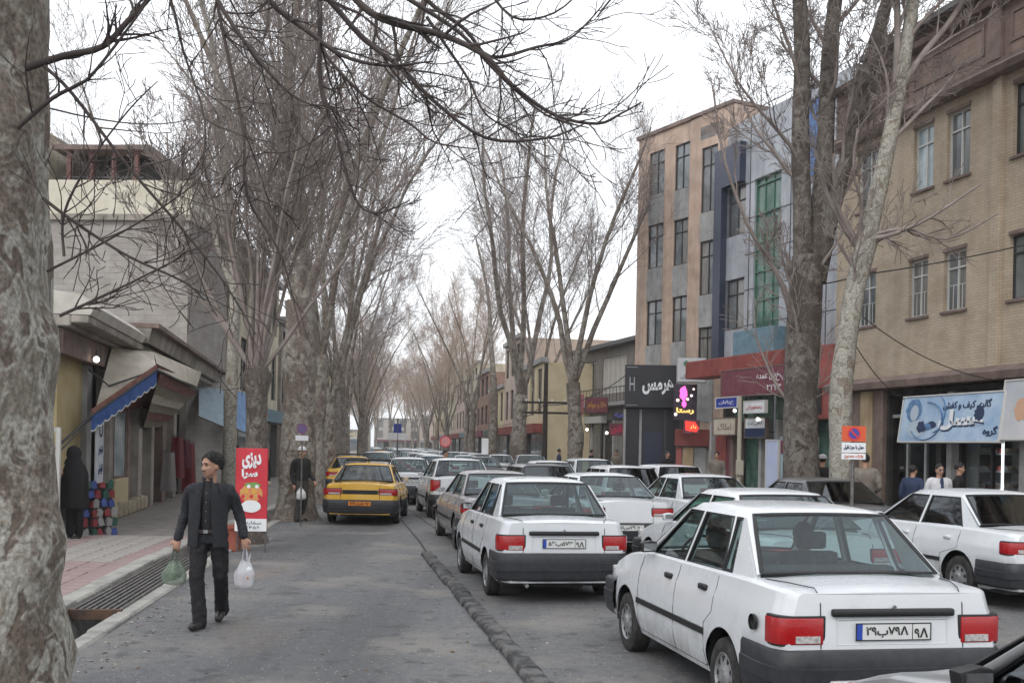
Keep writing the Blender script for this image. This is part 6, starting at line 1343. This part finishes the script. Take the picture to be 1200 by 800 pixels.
def head(b, c, face, s=1.0):
    """skull, jaw, nose, brow, ears, neck start; face = direction looked at"""
    f = Vector(face).normalized(); up = Vector((0, 0, 1)); r = f.cross(up).normalized(); up = r.cross(f); M = Matrix((r, f, up)).transposed(); c = Vector(c)
    def E_(o, rd): b.ell(c + M @ (Vector(o) * s), tuple(q * s for q in rd), n=16, k=12, M=M)
    E_((0, -.012, .030), (.076, .094, .088)); E_((0, .018, -.03), (.062, .068, .075)); E_((0, .038, -.082), (.036, .034, .026)); E_((0, .085, -.018), (.012, .016, .022)); E_((0, .092, -.033), (.017, .014, .012))
    E_((0, .072, .022), (.052, .016, .012)); E_((0, .076, -.060), (.024, .012, .010)); E_((.077, -.005, -.012), (.012, .02, .031)); E_((-.077, -.005, -.012), (.012, .02, .031)); E_((.035, .055, -.025), (.024, .022, .022)); E_((-.035, .055, -.025), (.024, .022, .022))
    return M
def face_bits(t, c, M, s, hairm, brow=True, beard=False):
    c = Vector(c)
    for k in (-1, 1):
        MB().ell(c + M @ Vector((.030 * k * s, .077 * s, .004 * s)), (.012 * s, .006 * s, .007 * s), n=8, k=6, M=M).build('eye', INK, t, smooth=60)
        MB().tube([c + M @ Vector((x * k * s, y_ * s, z_ * s)) for x, y_, z_ in ((.012, .090, .022), (.03, .088, .027), (.05, .072, .021))], .0045 * s, 6).build('eyebrow', hairm, t)
    MB().tube([c + M @ Vector((x * s, y_ * s, -.062 * s)) for x, y_ in ((-.022, .078), (0, .090), (.022, .078))], .0045 * s, 6).build('mouth', mat('lips', (.25, .09, .07), .5), t)
def hair_shell(t, c, M, s, m, style='short'):
    c = Vector(c); b = MB(); n, k = 22, 10; rows = []
    for i in range(k + 1):
        th = math.pi * .60 * i / k; row = []
        for j in range(n):
            a = 2 * math.pi * j / n; fr = math.sin(a)   # +1 front
            t_ = th * (1 - .45 * max(0, fr) ** 1.5 + .22 * max(0, -fr)); q = 1 + .03 * math.sin(7 * a) + .02 * math.sin(11 * a + i)
            row.append(c + M @ (Vector((.081 * math.sin(t_) * math.cos(a), -.013 + .100 * math.sin(t_) * math.sin(a), .034 + .096 * math.cos(t_))) * s * q))
        rows.append(row)
    b.grid(rows, 0, True); o_ = [Vector(p) for p in b.v]; kk = len(o_)
    b.v += [tuple(c + (p - c) * .9) for p in o_]; b.f += [tuple(i + kk for i in f[::-1]) for f in list(b.f)]; b.m += list(b.m)
    b.build('hair', m, t, smooth=70)
def person(label, loc, rz=0, J=None, face=(0, -1, 0), top=None, trous=None, skin=None, hairm=None, h=1.74, vox=.02, group=None, shirt=None, hat=None, coat=.0, hands=True, detail=False, shoes=None, scarf=None, skirt=False, hs=1.0):
    t = thing('person', label, 'person', loc, rz, group); s = h / 1.74
    D = dict(head=(0, -.02, 1.60), neck=(0, .0, 1.44), shl=(-.19, 0, 1.40), shr=(.19, 0, 1.40), ell=(-.25, .04, 1.12), elr=(.25, .04, 1.12), wrl=(-.26, -.06, .87), wrr=(.26, -.06, .87), hpl=(-.09, 0, .92), hpr=(.09, 0, .92), knl=(-.10, -.03, .50), knr=(.10, -.02, .50), anl=(-.10, .02, .09), anr=(.10, .02, .09), tol=(-.12, -.17, .03), tor=(.12, -.17, .03))
    D.update(J or {}); D = {k: Vector(v) * s for k, v in D.items()}; V = Vector
    top = top or INTR; trous = trous or INK; skin = skin or SKN; hairm = hairm or HAIR
    # body: one continuous figure
    b = MB(); M = head(b, D['head'], face, s * hs)
    capsule(b, [D['head'] + V((0, .01, -.04)) * s, D['neck'], D['neck'] + V((0, .0, -.06)) * s], [.052 * s, .055 * s, .07 * s])
    capsule(b, [D['neck'] + V((0, 0, -.10)) * s, (D['hpl'] + D['hpr']) / 2 + V((0, 0, .05))], [.10 * s, .11 * s])
    for q in 'lr':
        capsule(b, bez([D['neck'] + V((0, 0, -.07)), D['sh' + q], D['el' + q], D['wr' + q]], 3), [.04] * 3 + [.038] * 3 + [.033] * 3 + [.029])
        capsule(b, [D['hp' + q], D['kn' + q], D['an' + q]], [.06, .042, .03]); capsule(b, [D['an' + q] + V((0, 0, -.03)), D['an' + q].lerp(D['to' + q], .6) + V((0, 0, .0))], [.026, .022])
        if hands: hand(b, D['wr' + q], D['wr' + q] - D['el' + q] + V((0, 0, -.12)), -1 if q == 'l' else 1)
        else: b.ell(D['wr' + q] + V((0, 0, -.06)), (.03, .035, .06))
    remesh(b, 'body', skin, t, min(vox, .010 if detail else .014) if hands else vox, 1)
    face_bits(t, D['head'], M, s * hs, hairm); hair_shell(t, D['head'], M, s * hs, hairm) if not scarf else None
    if detail:
        hs_ = MB(); c_h = D['head']; k_h = s * hs
        for _ in range(420):
            th_ = math.pi * .62 * math.sqrt(random.random()); a_h = random.uniform(0, 6.283); t_h = th_ * (1 - .45 * max(0, math.sin(a_h)) ** 1.5 + .22 * max(0, -math.sin(a_h)))
            q0 = V((.080 * math.sin(t_h) * math.cos(a_h), -.013 + .099 * math.sin(t_h) * math.sin(a_h), .034 + .095 * math.cos(t_h))); dv_ = V((q0.x * .5 + random.uniform(-.03, .03), -.05 + q0.y * .3, -.02 + random.uniform(-.02, .03))).normalized(); ln_h = random.uniform(.015, .03)
            hs_.tube([c_h + M @ (q0 * k_h), c_h + M @ ((q0 * 1.06 + dv_ * ln_h * .5) * k_h), c_h + M @ ((q0 * 1.05 + dv_ * ln_h) * k_h)], [.0045, .0035, .001], 4, caps=False)
        hs_.build('hair_strands', hairm, t, kind='stuff')
        MB().tube([c_h + M @ (V((x, y_, -.046)) * k_h) for x, y_ in ((-.026, .078), (0, .094), (.026, .078))], .0055, 6).build('moustache', mat('moustache', (.05, .035, .03), .8), t)
    # trousers
    b = MB(); hc = (D['hpl'] + D['hpr']) / 2
    if skirt: b.tube(bez([hc + V((0, 0, .12)), hc + V((0, 0, -.15)), V((0, 0, .45)), V((0, 0, .18))], 3), [.15] * 3 + [.18] * 3 + [.22] * 4, 16)
    else:
        b.ell(hc + V((0, .005, .0)), (.165 * s, .115 * s, .14 * s)); b.ell(hc + V((0, .0, .08)), (.15 * s, .11 * s, .09 * s))
        for q in 'lr':
            a_, k_2, c_ = D['hp' + q], D['kn' + q], D['an' + q]; capsule(b, bez([a_ + V((0, 0, .0)), a_.lerp(k_2, .5), k_2, k_2.lerp(c_, .5), c_ + V((0, .0, -.035))], 3), [.098 * s, .096 * s, .093 * s, .088 * s, .082 * s, .078 * s, .073 * s, .070 * s, .070 * s, .070 * s, .070 * s, .072 * s, .075 * s])
    remesh(b, 'trousers' if not skirt else 'skirt', trous, t, vox, 2, .032 if detail else .012)
    # jacket
    b = MB(); lo = hc.z / s + .01 - coat; hi_ = D['neck'].z / s - .01; rows = []
    for i in range(9):
        f = i / 8; z = lerp(lo, hi_, f); wx = (.185, .178, .170, .168, .175, .188, .205, .20, .12)[i]; wy = (.125, .120, .115, .115, .120, .128, .125, .105, .07)[i]
        cx = lerp(hc.x / s, D['neck'].x / s, f); cy = lerp(hc.y / s, D['neck'].y / s, f); rows.append([(s * (cx + wx * math.copysign(abs(math.cos(a)) ** .8, math.cos(a))), s * (cy + wy * math.sin(a)), s * z) for a in [2 * math.pi * k / 20 for k in range(20)]])
    b.grid(rows, 0, True); b.add(rows[0], [tuple(range(20))[::-1]]); b.add(rows[-1], [tuple(range(20))])
    for q in 'lr':
        capsule(b, bez([D['neck'] + V((0, .01, -.075)) * s, D['sh' + q] + V((0, 0, -.015)), D['el' + q], D['wr' + q] + V((0, 0, .015))], 4), [.068 * s, .067 * s, .066 * s, .066 * s, .064 * s, .060 * s, .057 * s, .054 * s, .053 * s, .051 * s, .048 * s, .046 * s, .045 * s])
    if not shirt: b.tube([D['neck'] + V((0, .0, -.05)), D['neck'] + V((0, .005, .02))], .072 * s, 14)
    remesh(b, 'jacket', top, t, vox, 2, .034 if detail else .014)
    if shirt:   # shirt front seen between the open jacket edges, lapels, belt
        fr = MB(); rows = []
        for i in range(12):
            f = i / 11; z = lerp(.965, 1.455, f); w_ = lerp(.062, .045, f) + .035 * math.sin(f * math.pi); yy = -lerp(.128, .085, max(0, (f - .6) / .4)) - .012 + .01 * (1 - f)
            rows.append([(s * (x * w_), s * (yy + .028 * abs(x) ** 2), s * z) for x in (-1, -.6, -.2, .2, .6, 1)])
        fr.grid(rows).build('shirt_front', shirt, t, smooth=60)
        for k in (-1, 1):
            lp = MB().prism([(.030 * k, 1.455), (.088 * k, 1.42), (.118 * k, 1.33), (.085 * k, 1.30), (.060 * k, 1.14)], -.150, -.138, 'y'); lp.v = [(x * s, (y_ + .04 * max(0, (z - 1.30)) / .15) * s, z * s) for x, y_, z in lp.v]
            lp.build('lapel', top, t, bevel=.003)
            MB().tube([(s * .050 * k, s * -.150, s * 1.14), (s * .070 * k, s * -.146, s * 1.0), (s * .095 * k, s * -.138, s * .86)], .007, 5).build('jacket_edge', top, t)
            MB().prism([(.004 * k, 1.46), (.055 * k, 1.475), (.045 * k, 1.425)], -.108, -.098, 'y').build('collar', shirt, t, bevel=.003)
        MB().box(-.075, .075, -.142, -.125, .925, .960).build('belt', mat('belt', (.03, .022, .018), .5), t, bevel=.004); MB().box(-.022, .022, -.149, -.141, .925, .960).build('belt_buckle', RIM, t, bevel=.003)
        for k in (-1, 1):
            rows = []
            for i in range(10):
                f = i / 9; z = lerp(.80, 1.33, f); rows.append([(s * k * lerp(.045 + .035 * (1 - f), .20 - .01 * f, j / 6), s * (-.158 + .085 * (j / 6) ** 2.2 + .006 * math.sin(i * 1.3 + j)), s * z) for j in range(7)])
            fl = MB().grid(rows); n_ = len(fl.v); fl.v += [(x, y_ + .01, z) for x, y_, z in fl.v]; fl.f += [tuple(i + n_ for i in f[::-1]) for f in list(fl.f)]; fl.m += list(fl.m); fl.build('jacket_front', top, t, smooth=70)
        for k in range(4): MB().ell((0, -.150 + .004 * k, 1.05 + k * .09), (.005, .003, .005), n=8, k=5).build('button', RIM, t)
    for q in 'lr':
        a_, c_ = D['an' + q], D['to' + q]; sb = MB(); d_ = (c_ - a_); d_.z = 0; d_.normalize() if d_.length > .01 else None
        sb.ell(a_ + V((0, 0, -.035)) + d_ * .0, (.048, .058, .060)); capsule(sb, [a_ + V((0, 0, -.048)), a_.lerp(c_, .5) + V((0, 0, -.012)), c_ + V((0, 0, .016)) - d_ * .0], [.046, .048, .040]); remesh(sb, 'shoe', shoes or mat('black_shoe', (.02, .018, .017), .35), t, max(.010, vox * .7), 1)
    if hat:
        M2 = M; c = D['head']; b = MB(); rows = [[c + M @ (V((.094 * math.sin(th) * math.cos(a), -.012 + .112 * math.sin(th) * math.sin(a), .055 + .088 * math.cos(th))) * s) for a in [2 * math.pi * j / 18 for j in range(18)]] for th in [math.pi * .55 * i / 7 for i in range(8)]]; b.grid(rows, 0, True).build('cap', hat, t, smooth=70)
    if scarf:
        c = D['head']; b = MB(); rows = []
        for i in range(12):
            f = i / 11; z = lerp(.135, -.30, f); rr_ = .115 * math.sqrt(max(0.01, 1 - ((z - .02) / .125) ** 2)) if z > .02 else lerp(.115, .19, (.02 - z) / .32); row = []
            for j in range(25):
                a = math.pi / 2 + R(38) + (2 * math.pi - 2 * R(38)) * j / 24 if z < .085 else math.pi / 2 + 2 * math.pi * j / 24 * .9999
                row.append(c + M @ V((rr_ * math.cos(a), -.01 + rr_ * 1.1 * math.sin(a), z)) * 1.0 + V((0, 0, 0)))
            rows.append(row)
        b.grid(rows).build('headscarf', scarf, t, smooth=70)
    return t
JKT = mat('charcoal_jacket', (.013, .014, .019), .85, col2=(.020, .021, .027), ns=30, bump=.2, bs=200); SHB = mat('black_shirt', (.007, .006, .009), .7); TRB = mat('black_trousers', (.007, .007, .009), .85, col2=(.012, .012, .014), ns=6)
mx_, my_ = G(238, 736)
Jm = dict(head=(.012, -.03, 1.605), neck=(.01, 0, 1.44), shl=(-.195, .0, 1.365), shr=(.195, .0, 1.365), ell=(-.262, .05, 1.12), elr=(.275, .06, 1.12), wrl=(-.30, -.05, .875), wrr=(.355, -.03, .895), knl=(-.085, -.12, .50), knr=(.115, .02, .50), anl=(-.035, -.16, .09), anr=(.06, .30, .15), tol=(-.05, -.36, .03), tor=(.07, .13, .035))
man = person('man in a charcoal jacket walking with a plastic bag in each hand', (mx_, my_ + .16, 0), .0, Jm, face=(-.62, -.78, -.03), top=JKT, trous=TRB, shirt=SHB, vox=.010, detail=True, skin=SKN, h=1.72, coat=.10, hs=1.08)
BAGT = bpy.data.materials.new('thin_plastic')
def plasticmat(name, col, tr):
    m = bpy.data.materials.new(name); m.use_nodes = True; t = m.node_tree; b = t.nodes['Principled BSDF']; N = t.nodes.new; L = t.links.new; o = t.nodes['Material Output']; mx2 = N('ShaderNodeMixShader'); tp = N('ShaderNodeBsdfTransparent'); tp.inputs[0].default_value = (.95, .97, .95, 1); tl = N('ShaderNodeAddShader')
    b.inputs['Base Color'].default_value = (*col, 1); b.inputs['Roughness'].default_value = .28; n_ = N('ShaderNodeTexNoise'); n_.inputs['Scale'].default_value = 14; n_.inputs['Detail'].default_value = 4; bp = N('ShaderNodeBump'); bp.inputs['Strength'].default_value = .8; L(n_.outputs[0], bp.inputs['Height']); L(bp.outputs[0], b.inputs['Normal'])
    mx2.inputs[0].default_value = 1 - tr; L(tp.outputs[0], mx2.inputs[1]); L(b.outputs[0], mx2.inputs[2]); L(mx2.outputs[0], o.inputs[0]); return m
def bag(label, top, w, h, m, filler, seed, dz=.12):
    rn = random.Random(seed); t = thing('shopping_bag', label, 'bag', (top[0], top[1], top[2])); n = 28; rows = []
    for i in range(15):
        f = i / 14; z = -dz - (h - dz) * f; wr_ = w / 2 * (.30 + .70 * min(1, f / .45) ** .8) * (1 if f < .8 else math.sqrt(max(.02, 1 - ((f - .8) / .205) ** 2))); row = []
        for j in range(n):
            a = 2 * math.pi * j / n; q = 1 + (.10 * math.sin(5 * a + seed + f * 3) + .06 * math.sin(9 * a - f * 7)) * (1 - .4 * f) + rn.uniform(-.025, .025); row.append((wr_ * q * math.cos(a), wr_ * .62 * q * math.sin(a), z + .012 * math.sin(3 * a + seed) * (1 if f < .3 else 0)))
        rows.append(row)
    MB().grid(rows, 0, True).build('sack', m, t, smooth=75)
    hb = MB()
    for k in (-1, 1):
        for yy in (-.02, .02): hb.tube([(0 + .008 * k, 0, .0), (.018 * k, yy * .6, -.05), (w * .13 * k, yy, -dz - .02)], [.009, .012, .02], 6, sq=.35)
    hb.build('handles', m, t, smooth=60)
    if seed == 2: MB().prism([(w * .16, -dz + .02), (w * .30, -dz + .07), (w * .22, -dz - .08), (w * .12, -dz - .06)], -.01, .0, 'y').build('loose_handle', m, t)
    for k in range(len(filler) * 5):
        fm = filler[k % len(filler)]; rr_ = rn.uniform(.025, .05); a = rn.uniform(0, 6.28); q = rn.uniform(0, .55); MB().ell((w / 2 * q * math.cos(a), w / 2 * .5 * q * math.sin(a), -h + rn.uniform(.06, h * .48)), (rr_, rr_ * .8, rr_ * .8), n=10, k=7).build('contents', fm, t, smooth=60)
    return t
hz_ = lambda k: man.location + Vector(Jm[k]) * (1.72 / 1.74)
a_ = hz_('wrl'); bag('translucent plastic bag of green herbs in the walking man right hand', (a_.x - .02, a_.y - .03, a_.z - .10), .23, .36, plasticmat('clear_green_bag', (.20, .26, .20), .45), [mat('herb_green', (.035, .08, .025), .8, col2=(.07, .13, .05), ns=30), mat('herb_dark', (.02, .045, .02), .8)], 1)
a_ = hz_('wrr'); bag('white plastic bag with red fruit in the walking man left hand', (a_.x + .02, a_.y - .03, a_.z - .10), .19, .41, plasticmat('white_bag', (.68, .68, .72), .30), [mat('fruit_red', (.35, .05, .03), .5), mat('fruit_orange', (.45, .16, .06), .5), WPR], 2)
# woman in a black chador
CHA = mat('black_chador', (.006, .006, .007), .85); wx_, wy_ = G(87, 632, .06)
t = thing('person', 'woman in a long black chador standing by the shop doorway at the left', 'person', (wx_, wy_, .06), 0)
b = MB(); Mh = head(b, (-.03, -.02, 1.50), (-.95, -.3, -.05), .95); capsule(b, [(-.02, 0, 1.42), (0, 0, 1.2), (0, 0, .9)], [.05, .1, .1]); 
for k in (-1, 1): capsule(b, [(.08 * k, 0, .9), (.08 * k, 0, .5), (.08 * k, 0, .1)], [.06, .04, .03]); capsule(b, [(.08 * k, 0, .08), (.08 * k - .05, -.10, .03)], [.04, .03])
capsule(b, bez([(-.05, 0, 1.33), (-.16, -.03, 1.1), (-.20, -.16, 1.22)], 3), [.05, .05, .045, .04, .035, .03, .028]); hand(b, (-.20, -.16, 1.22), (-.4, -.4, .6), -1)
remesh(b, 'body', SKL, t, .014, 1); face_bits(t, (-.03, -.02, 1.50), Mh, .95, HAIR)
rows = []; n = 34
for i in range(26):
    f = i / 25; z = lerp(1.645, .56, f); row = []
    if z > 1.42: rr_ = .13 * math.sqrt(max(.003, 1 - ((z - 1.50) / .147) ** 2)) + .004
    else: rr_ = lerp(.13, .225, min(1, (1.42 - z) / .28) ** .9) if z > 1.14 else lerp(.225, .235, (1.14 - z) / .6)
    for j in range(n):
        a = math.pi * 1.09 + (.45 if z > 1.40 and z < 1.58 else .0) + (2 * math.pi - (.9 if 1.40 < z < 1.58 else .0)) * j / (n - 1); q = 1 + (.05 * math.sin(7 * a) + .035 * math.sin(13 * a + 1)) * min(1, f * 1.6); row.append((rr_ * q * math.cos(a) + (-.03 if z > 1.3 else -.01), rr_ * .8 * q * math.sin(a) - (.02 if z > 1.3 else 0), z))
    rows.append(row)
b = MB().grid(rows); b.add(rows[0], [tuple(range(n))]); b.build('chador', CHA, t, smooth=75)
for k in (-1, 1): remesh(capsule(MB(), [(.08 * k, 0, .06), (.08 * k - .06, -.12, .04)], [.045, .035]), 'shoe', mat('black_shoe'), t, .012, 1)
t2_ = MB(); capsule(t2_, [(.08, .0, .09), (.08, 0, .45), (.08, 0, .75)], [.062, .075, .10]); capsule(t2_, [(-.08, .0, .09), (-.08, .0, .45), (-.08, 0, .75)], [.062, .075, .10]); remesh(t2_, 'trousers', CHA, t, .016, 1)
# others
xx, yy = G(352, 611)
CAPW = mat('white_cap', (.55, .55, .55), .8); BLJ = mat('black_jacket', (.009, .009, .010), .85); GRT = mat('grey_trousers', (.055, .053, .05), .85); BWN = mat('grey_brown_jacket', (.14, .12, .10), .85, col2=(.19, .165, .14), ns=8); WSH = mat('white_shirt', (.55, .55, .57), .8); BLV = mat('blue_coat', (.025, .04, .09), .8); PAT = mat('golden_scarf', (.45, .28, .08), .8, col2=(.20, .10, .05), ns=18)
person('man in a white cap and black jacket beside the thickest left tree', (xx, yy, 0), .9, dict(wrr=(.22, -.20, .95), elr=(.24, .0, 1.12), knl=(-.1, -.06, .5), anr=(.1, .10, .09), tor=(.1, -.08, .03)), top=BLJ, trous=GRT, hat=CAPW, h=1.76, vox=.018)
bag('small white plastic bag held by the man in the white cap', (xx + .05, yy - .25, .86), .22, .34, mat('opaque_white_bag', (.6, .6, .6), .5), [WPR], 5, .08)
p = G(262, 615, .06); pass; person('person in a golden patterned headscarf behind the walking man', (p[0], p[1] + 3.0, .06), .1, top=BLJ, trous=BLJ, scarf=PAT, h=1.72, vox=.022, skin=SKL, coat=.3)
def rp(u, y, lb, **k): x = P(u, 540, y).x; return person(lb, (x, y, .12), k.pop('rz', 0), **k)
rp(1014, 19.6, 'man in a grey brown jacket seen from behind under the no parking sign', rz=3.0, face=(0, -1, 0), top=BWN, trous=TRB, h=1.74, vox=.018, J=dict(wrl=(-.2, -.18, 1.0), wrr=(.2, -.18, 1.0)))
rp(1101, 19.0, 'person in an open white shirt behind the right hand sedan', rz=.1, top=WSH, trous=TRB, shirt=BLV, h=1.58, vox=.018)
rp(1070, 20.2, 'person in a blue coat between the shop door and the white shirted person', rz=2.2, top=BLV, trous=TRB, h=1.54, vox=.02)
rp(1124, 20.6, 'person in dark clothes in front of the lit shoe shelf', rz=1.2, top=BLJ, trous=TRB, h=1.60, vox=.02)
rp(964, 22.6, 'person in a pale cap between the poster banner and the slanting tree', rz=2.8, top=BLJ, trous=TRB, hat=mat('pale_cap', (.4, .4, .42), .8), h=1.70, vox=.02)
rp(782, 39.5, 'person in a dark coat before the black shop front', rz=.5, top=BLJ, trous=GRT, h=1.7, vox=.03, hands=False)
rp(840, 33, 'person in a brown jacket in front of the red door', rz=-.4, top=BWN, trous=TRB, h=1.72, vox=.03, hands=False)
x = P(521, 560, 33.5).x; person('pedestrian in black crossing between the white cars', (x, 33.5, 0), 1.2, top=BLJ, trous=TRB, h=1.72, vox=.025, hands=False)
for u, y, lb, tp in ((693, 50, 'person in dark clothes under the grey shops balcony', BLJ), (722, 47, 'person in a brown jacket by the black shop block', BWN), (655, 53, 'person in a blue coat by the utility pole', BLV)): rp(u, y, lb, rz=u, top=tp, trous=TRB, h=1.7, vox=.035, hands=False)
for k, (dy, dx, m_, lb) in enumerate(((0, 0, BLJ, 'person in black walking past the dark left shop'), (3.5, .5, BWN, 'person in brown walking past the blue tarpaulins'))):
    y = 31 + dy; person(lb, (KL(y) - 1.6 - dx, y, .06), .4 + 2 * k, top=m_, trous=TRB, h=1.7, vox=.03, hands=False)
# ================================================================ CARS
GR = 'cars queueing in the street'
def place(c, x, y, th, lb=None): c.location = (x, y, 0); c.rotation_euler = (0, 0, th); return c
place(make_car(PRIDE, 'parked_car' if 0 else 'sedan_car', 'nearest white sedan with black bumper, large red lamps and an oval fuel cap', WHITE, plate=('۲۹ب۷۹Λ', '۹Λ'), extras=('cap',), group=GR), 2.45, 6.75, .187)
place(make_car(PRIDE, 'sedan_car', 'white sedan with black bumper right beside the low lane divider', WHITE, plate=('۵۳ب۵۷۳', '۹Λ'), group=GR), .66, 12.5, .187)
SLV2 = paint('mauve_grey', (.30, .29, .30))
place(make_car(P405, 'sedan_car', 'grey sedan directly ahead of the white sedan by the divider', SLV2, glass=GLS, group=GR), .02, 18.4, .187)
lg = place(make_car(LOGAN, 'sedan_car', 'white sedan with tall red lamps ahead of the grey sedan', WHITE, plate=('۱۲ج۴۵', '۶۷'), group=GR), -1.1, 26.6, .187)
pr3 = place(make_car(PRIDE, 'sedan_car', 'white sedan with black bumper and framed plate right of the yellow taxi', WHITE, plate=('۶۴د۳۱۲', '۷۵'), group=GR), -3.0, 32.5, .15)
TGL = glassmat('taxi_glass', (.30, .36, .36), .08)
tx = place(make_car(P405, 'taxi', 'nearest yellow taxi with black lower body, roof rack and orange plate', YEL, plate=('۲۴ت۵۶۷', ''), plm=PLY, lowpart=BUMP, extras=('rack',), glass=TGL), -3.35, 24.0, .03)
tx['category'] = 'taxi'; MB().box(-.40, .40, .006, .03, .70, .80).build('rear_garnish', SEAL, tx, bevel=.008)
t2_ = place(dup(tx, label='second yellow taxi half hidden behind the nearest one'), -5.7, 38, .1)
dk = place(make_car(HATCH, 'hatchback_car', 'dark grey hatchback ahead of the grey sedan, right side', DGREY, glass=GLD, group=GR), .95, 25.2, .187)
w9 = place(make_car(P405, 'sedan_car', 'white sedan seen between the two black bumpered white sedans', WHITE, plate=('۸۱س۲۹', '۱۰'), group=GR), 2.05, 18.2, .187)
h10 = place(make_car(HATCH, 'hatchback_car', 'white hatchback with wide rear window ahead of the white sedans', WHITE, glass=GLD, group=GR), 2.95, 24.8, .19)
place(dup(h10, label='white hatchback at the right kerb before the black shop'), 4.6, 28.2, .2)
place(dup(w9, label='white sedan whose roof shows farthest behind the nearest sedan'), 4.0, 18.9, .19)
bc = place(make_car(P405, 'sedan_car', 'white sedan just ahead of the nearest sedan, green tinted glass', WHITE, glass=glassmat('green_glass_car', (.30, .50, .42), .08), group=GR), 3.42, 11.15, .19)
gc = place(make_car(P405, 'sedan_car', 'grey sedan between the nearest sedan and the poster banner', GREYP, glass=GLD, group=GR), 6.0, 17.7, .18)
pc = place(make_car(P405, 'sedan_car', 'white long sedan at the right edge with small red lamps', WHITE, glass=GLD, group=GR), 6.68, 12.65, .20)
nc = place(make_car(HATCH, 'hatchback_car', 'silver car cut off by the bottom right corner', SILV, glass=GLD, group=GR), 3.0, 1.70, .187)
place(dup(pr3, label='white sedan ahead of the dark hatchback in the right lane'), 1.5, 31.5, .19)
place(dup(lg, label='white sedan ahead of the white hatchback near the grey shops'), 2.9, 33.5, .2)
# drivers: seen through the rear glass of the nearest sedans
def driver(car, lx, ly, lb, top):
    M_ = Matrix.Translation(car.location) @ Matrix.Rotation(car.rotation_euler[2], 4, 'Z'); p = M_ @ Vector((lx, ly, .20))
    return person(lb, p, car.rotation_euler[2] + math.pi, dict(head=(0, -.06, .93), neck=(0, -.01, .78), shl=(-.19, 0, .72), shr=(.19, 0, .72), ell=(-.24, -.14, .50), elr=(.24, -.14, .50), wrl=(-.14, -.36, .56), wrr=(.14, -.36, .56), hpl=(-.09, 0, .27), hpr=(.09, 0, .27), knl=(-.12, -.40, .34), knr=(.12, -.40, .34), anl=(-.12, -.50, .12), anr=(.12, -.50, .12), tol=(-.12, -.62, .08), tor=(.12, -.62, .08)), top=top, trous=TRB, vox=.02, h=1.74, hands=False)
driver(COL.objects['sedan_car'], -.38, 2.0, 'driver at the wheel of the nearest white sedan', BLJ); driver(COL.objects['sedan_car'], .38, 2.0, 'front passenger of the nearest white sedan', BWN)
driver(COL.objects['sedan_car.001'], -.38, 2.0, 'driver of the white sedan by the lane divider', BLJ); driver(pc, -.38, 2.3, 'driver of the long white sedan at the right edge', BWN)
# far queue: cars share the proto meshes
SIL = paint('pale_silver', (.45, .46, .48)); protos = []
for c, m_ in ((pr3, None), (lg, None), (w9, None), (h10, None), (lg, SIL), (w9, DGREY), (tx, None)):
    protos.append((c, m_))
rn = random.Random(17); labs = {0: 'small white sedan in the distant queue of traffic', 1: 'small white tall sedan in the distant queue of traffic', 2: 'small white long sedan in the distant queue of traffic', 3: 'small white hatchback in the distant queue of traffic', 4: 'small pale silver sedan in the distant queue of traffic', 5: 'small dark grey sedan in the distant queue of traffic', 6: 'small yellow taxi in the distant queue of traffic'}
swap = {}
def recolor(o, m_):
    for c in [o] + list(o.children_recursive):
        if c.type == 'MESH' and WHITE.name in [q.name for q in c.data.materials if q]:
            key = (c.data.name, m_.name)
            if key not in swap:
                n_ = c.data.copy()
                for i, q in enumerate(n_.materials):
                    if q and q.name == WHITE.name: n_.materials[i] = m_
                swap[key] = n_
            c.data = swap[key]
FARSKIP = {'panel_gap', 'door_handle', 'seat', 'dashboard', 'steering_wheel', 'headliner', 'exhaust_pipe', 'mirror_glass', 'plate_border', 'plate_band', 'plate_bar', 'lettering', 'headlamp', 'grille', 'plate_surround', 'wheel_arch_liner', 'reversing_lens'}
for lane in range(4):
    y = 41 + 2.2 * lane
    while y < 150:
        xl, xr = GL_(y) + 1.2, KR(y) - 1.0; n_l = 4; x = lerp(xl, xr, lane / 3.0 + .01) + rn.uniform(-.15, .15); th = math.atan2(GL_(y) - GL_(y + 5), 5)
        if lane == 0: kidx = rn.choice((6, 6, 0, 3, 4))
        else: kidx = rn.choice((0, 1, 2, 3, 0, 4, 5, 2))
        if rn.random() < .93 and not (lane == 0 and y < 46):
            c = dup(protos[kidx][0], (x, y, 0), th, labs[kidx], 'cars in the distant queue', skip=FARSKIP); c['category'] = 'taxi' if kidx == 6 else 'car'
            if kidx == 6: c.name = 'taxi'
            if protos[kidx][1]: recolor(c, protos[kidx][1])
        y += rn.uniform(5.6, 8.0)

# ================================================================ the slightly hazy winter air of the street
hz = MB().box(-420, 420, -60, 420, -1.9, 32).build('haze', None, kind='stuff') if 0 else None
hm = bpy.data.materials.new('haze'); hm.use_nodes = True; ht = hm.node_tree; ht.nodes.clear(); ho = ht.nodes.new('ShaderNodeOutputMaterial'); pv = ht.nodes.new('ShaderNodeVolumePrincipled'); pv.inputs['Color'].default_value = (.93, .93, .95, 1); pv.inputs['Density'].default_value = .0006; pv.inputs['Anisotropy'].default_value = .2; ht.links.new(pv.outputs[0], ho.inputs['Volume'])
MB().box(-1000, 1000, -260, 1600, -1.9, 26).build('haze', hm, kind='stuff')
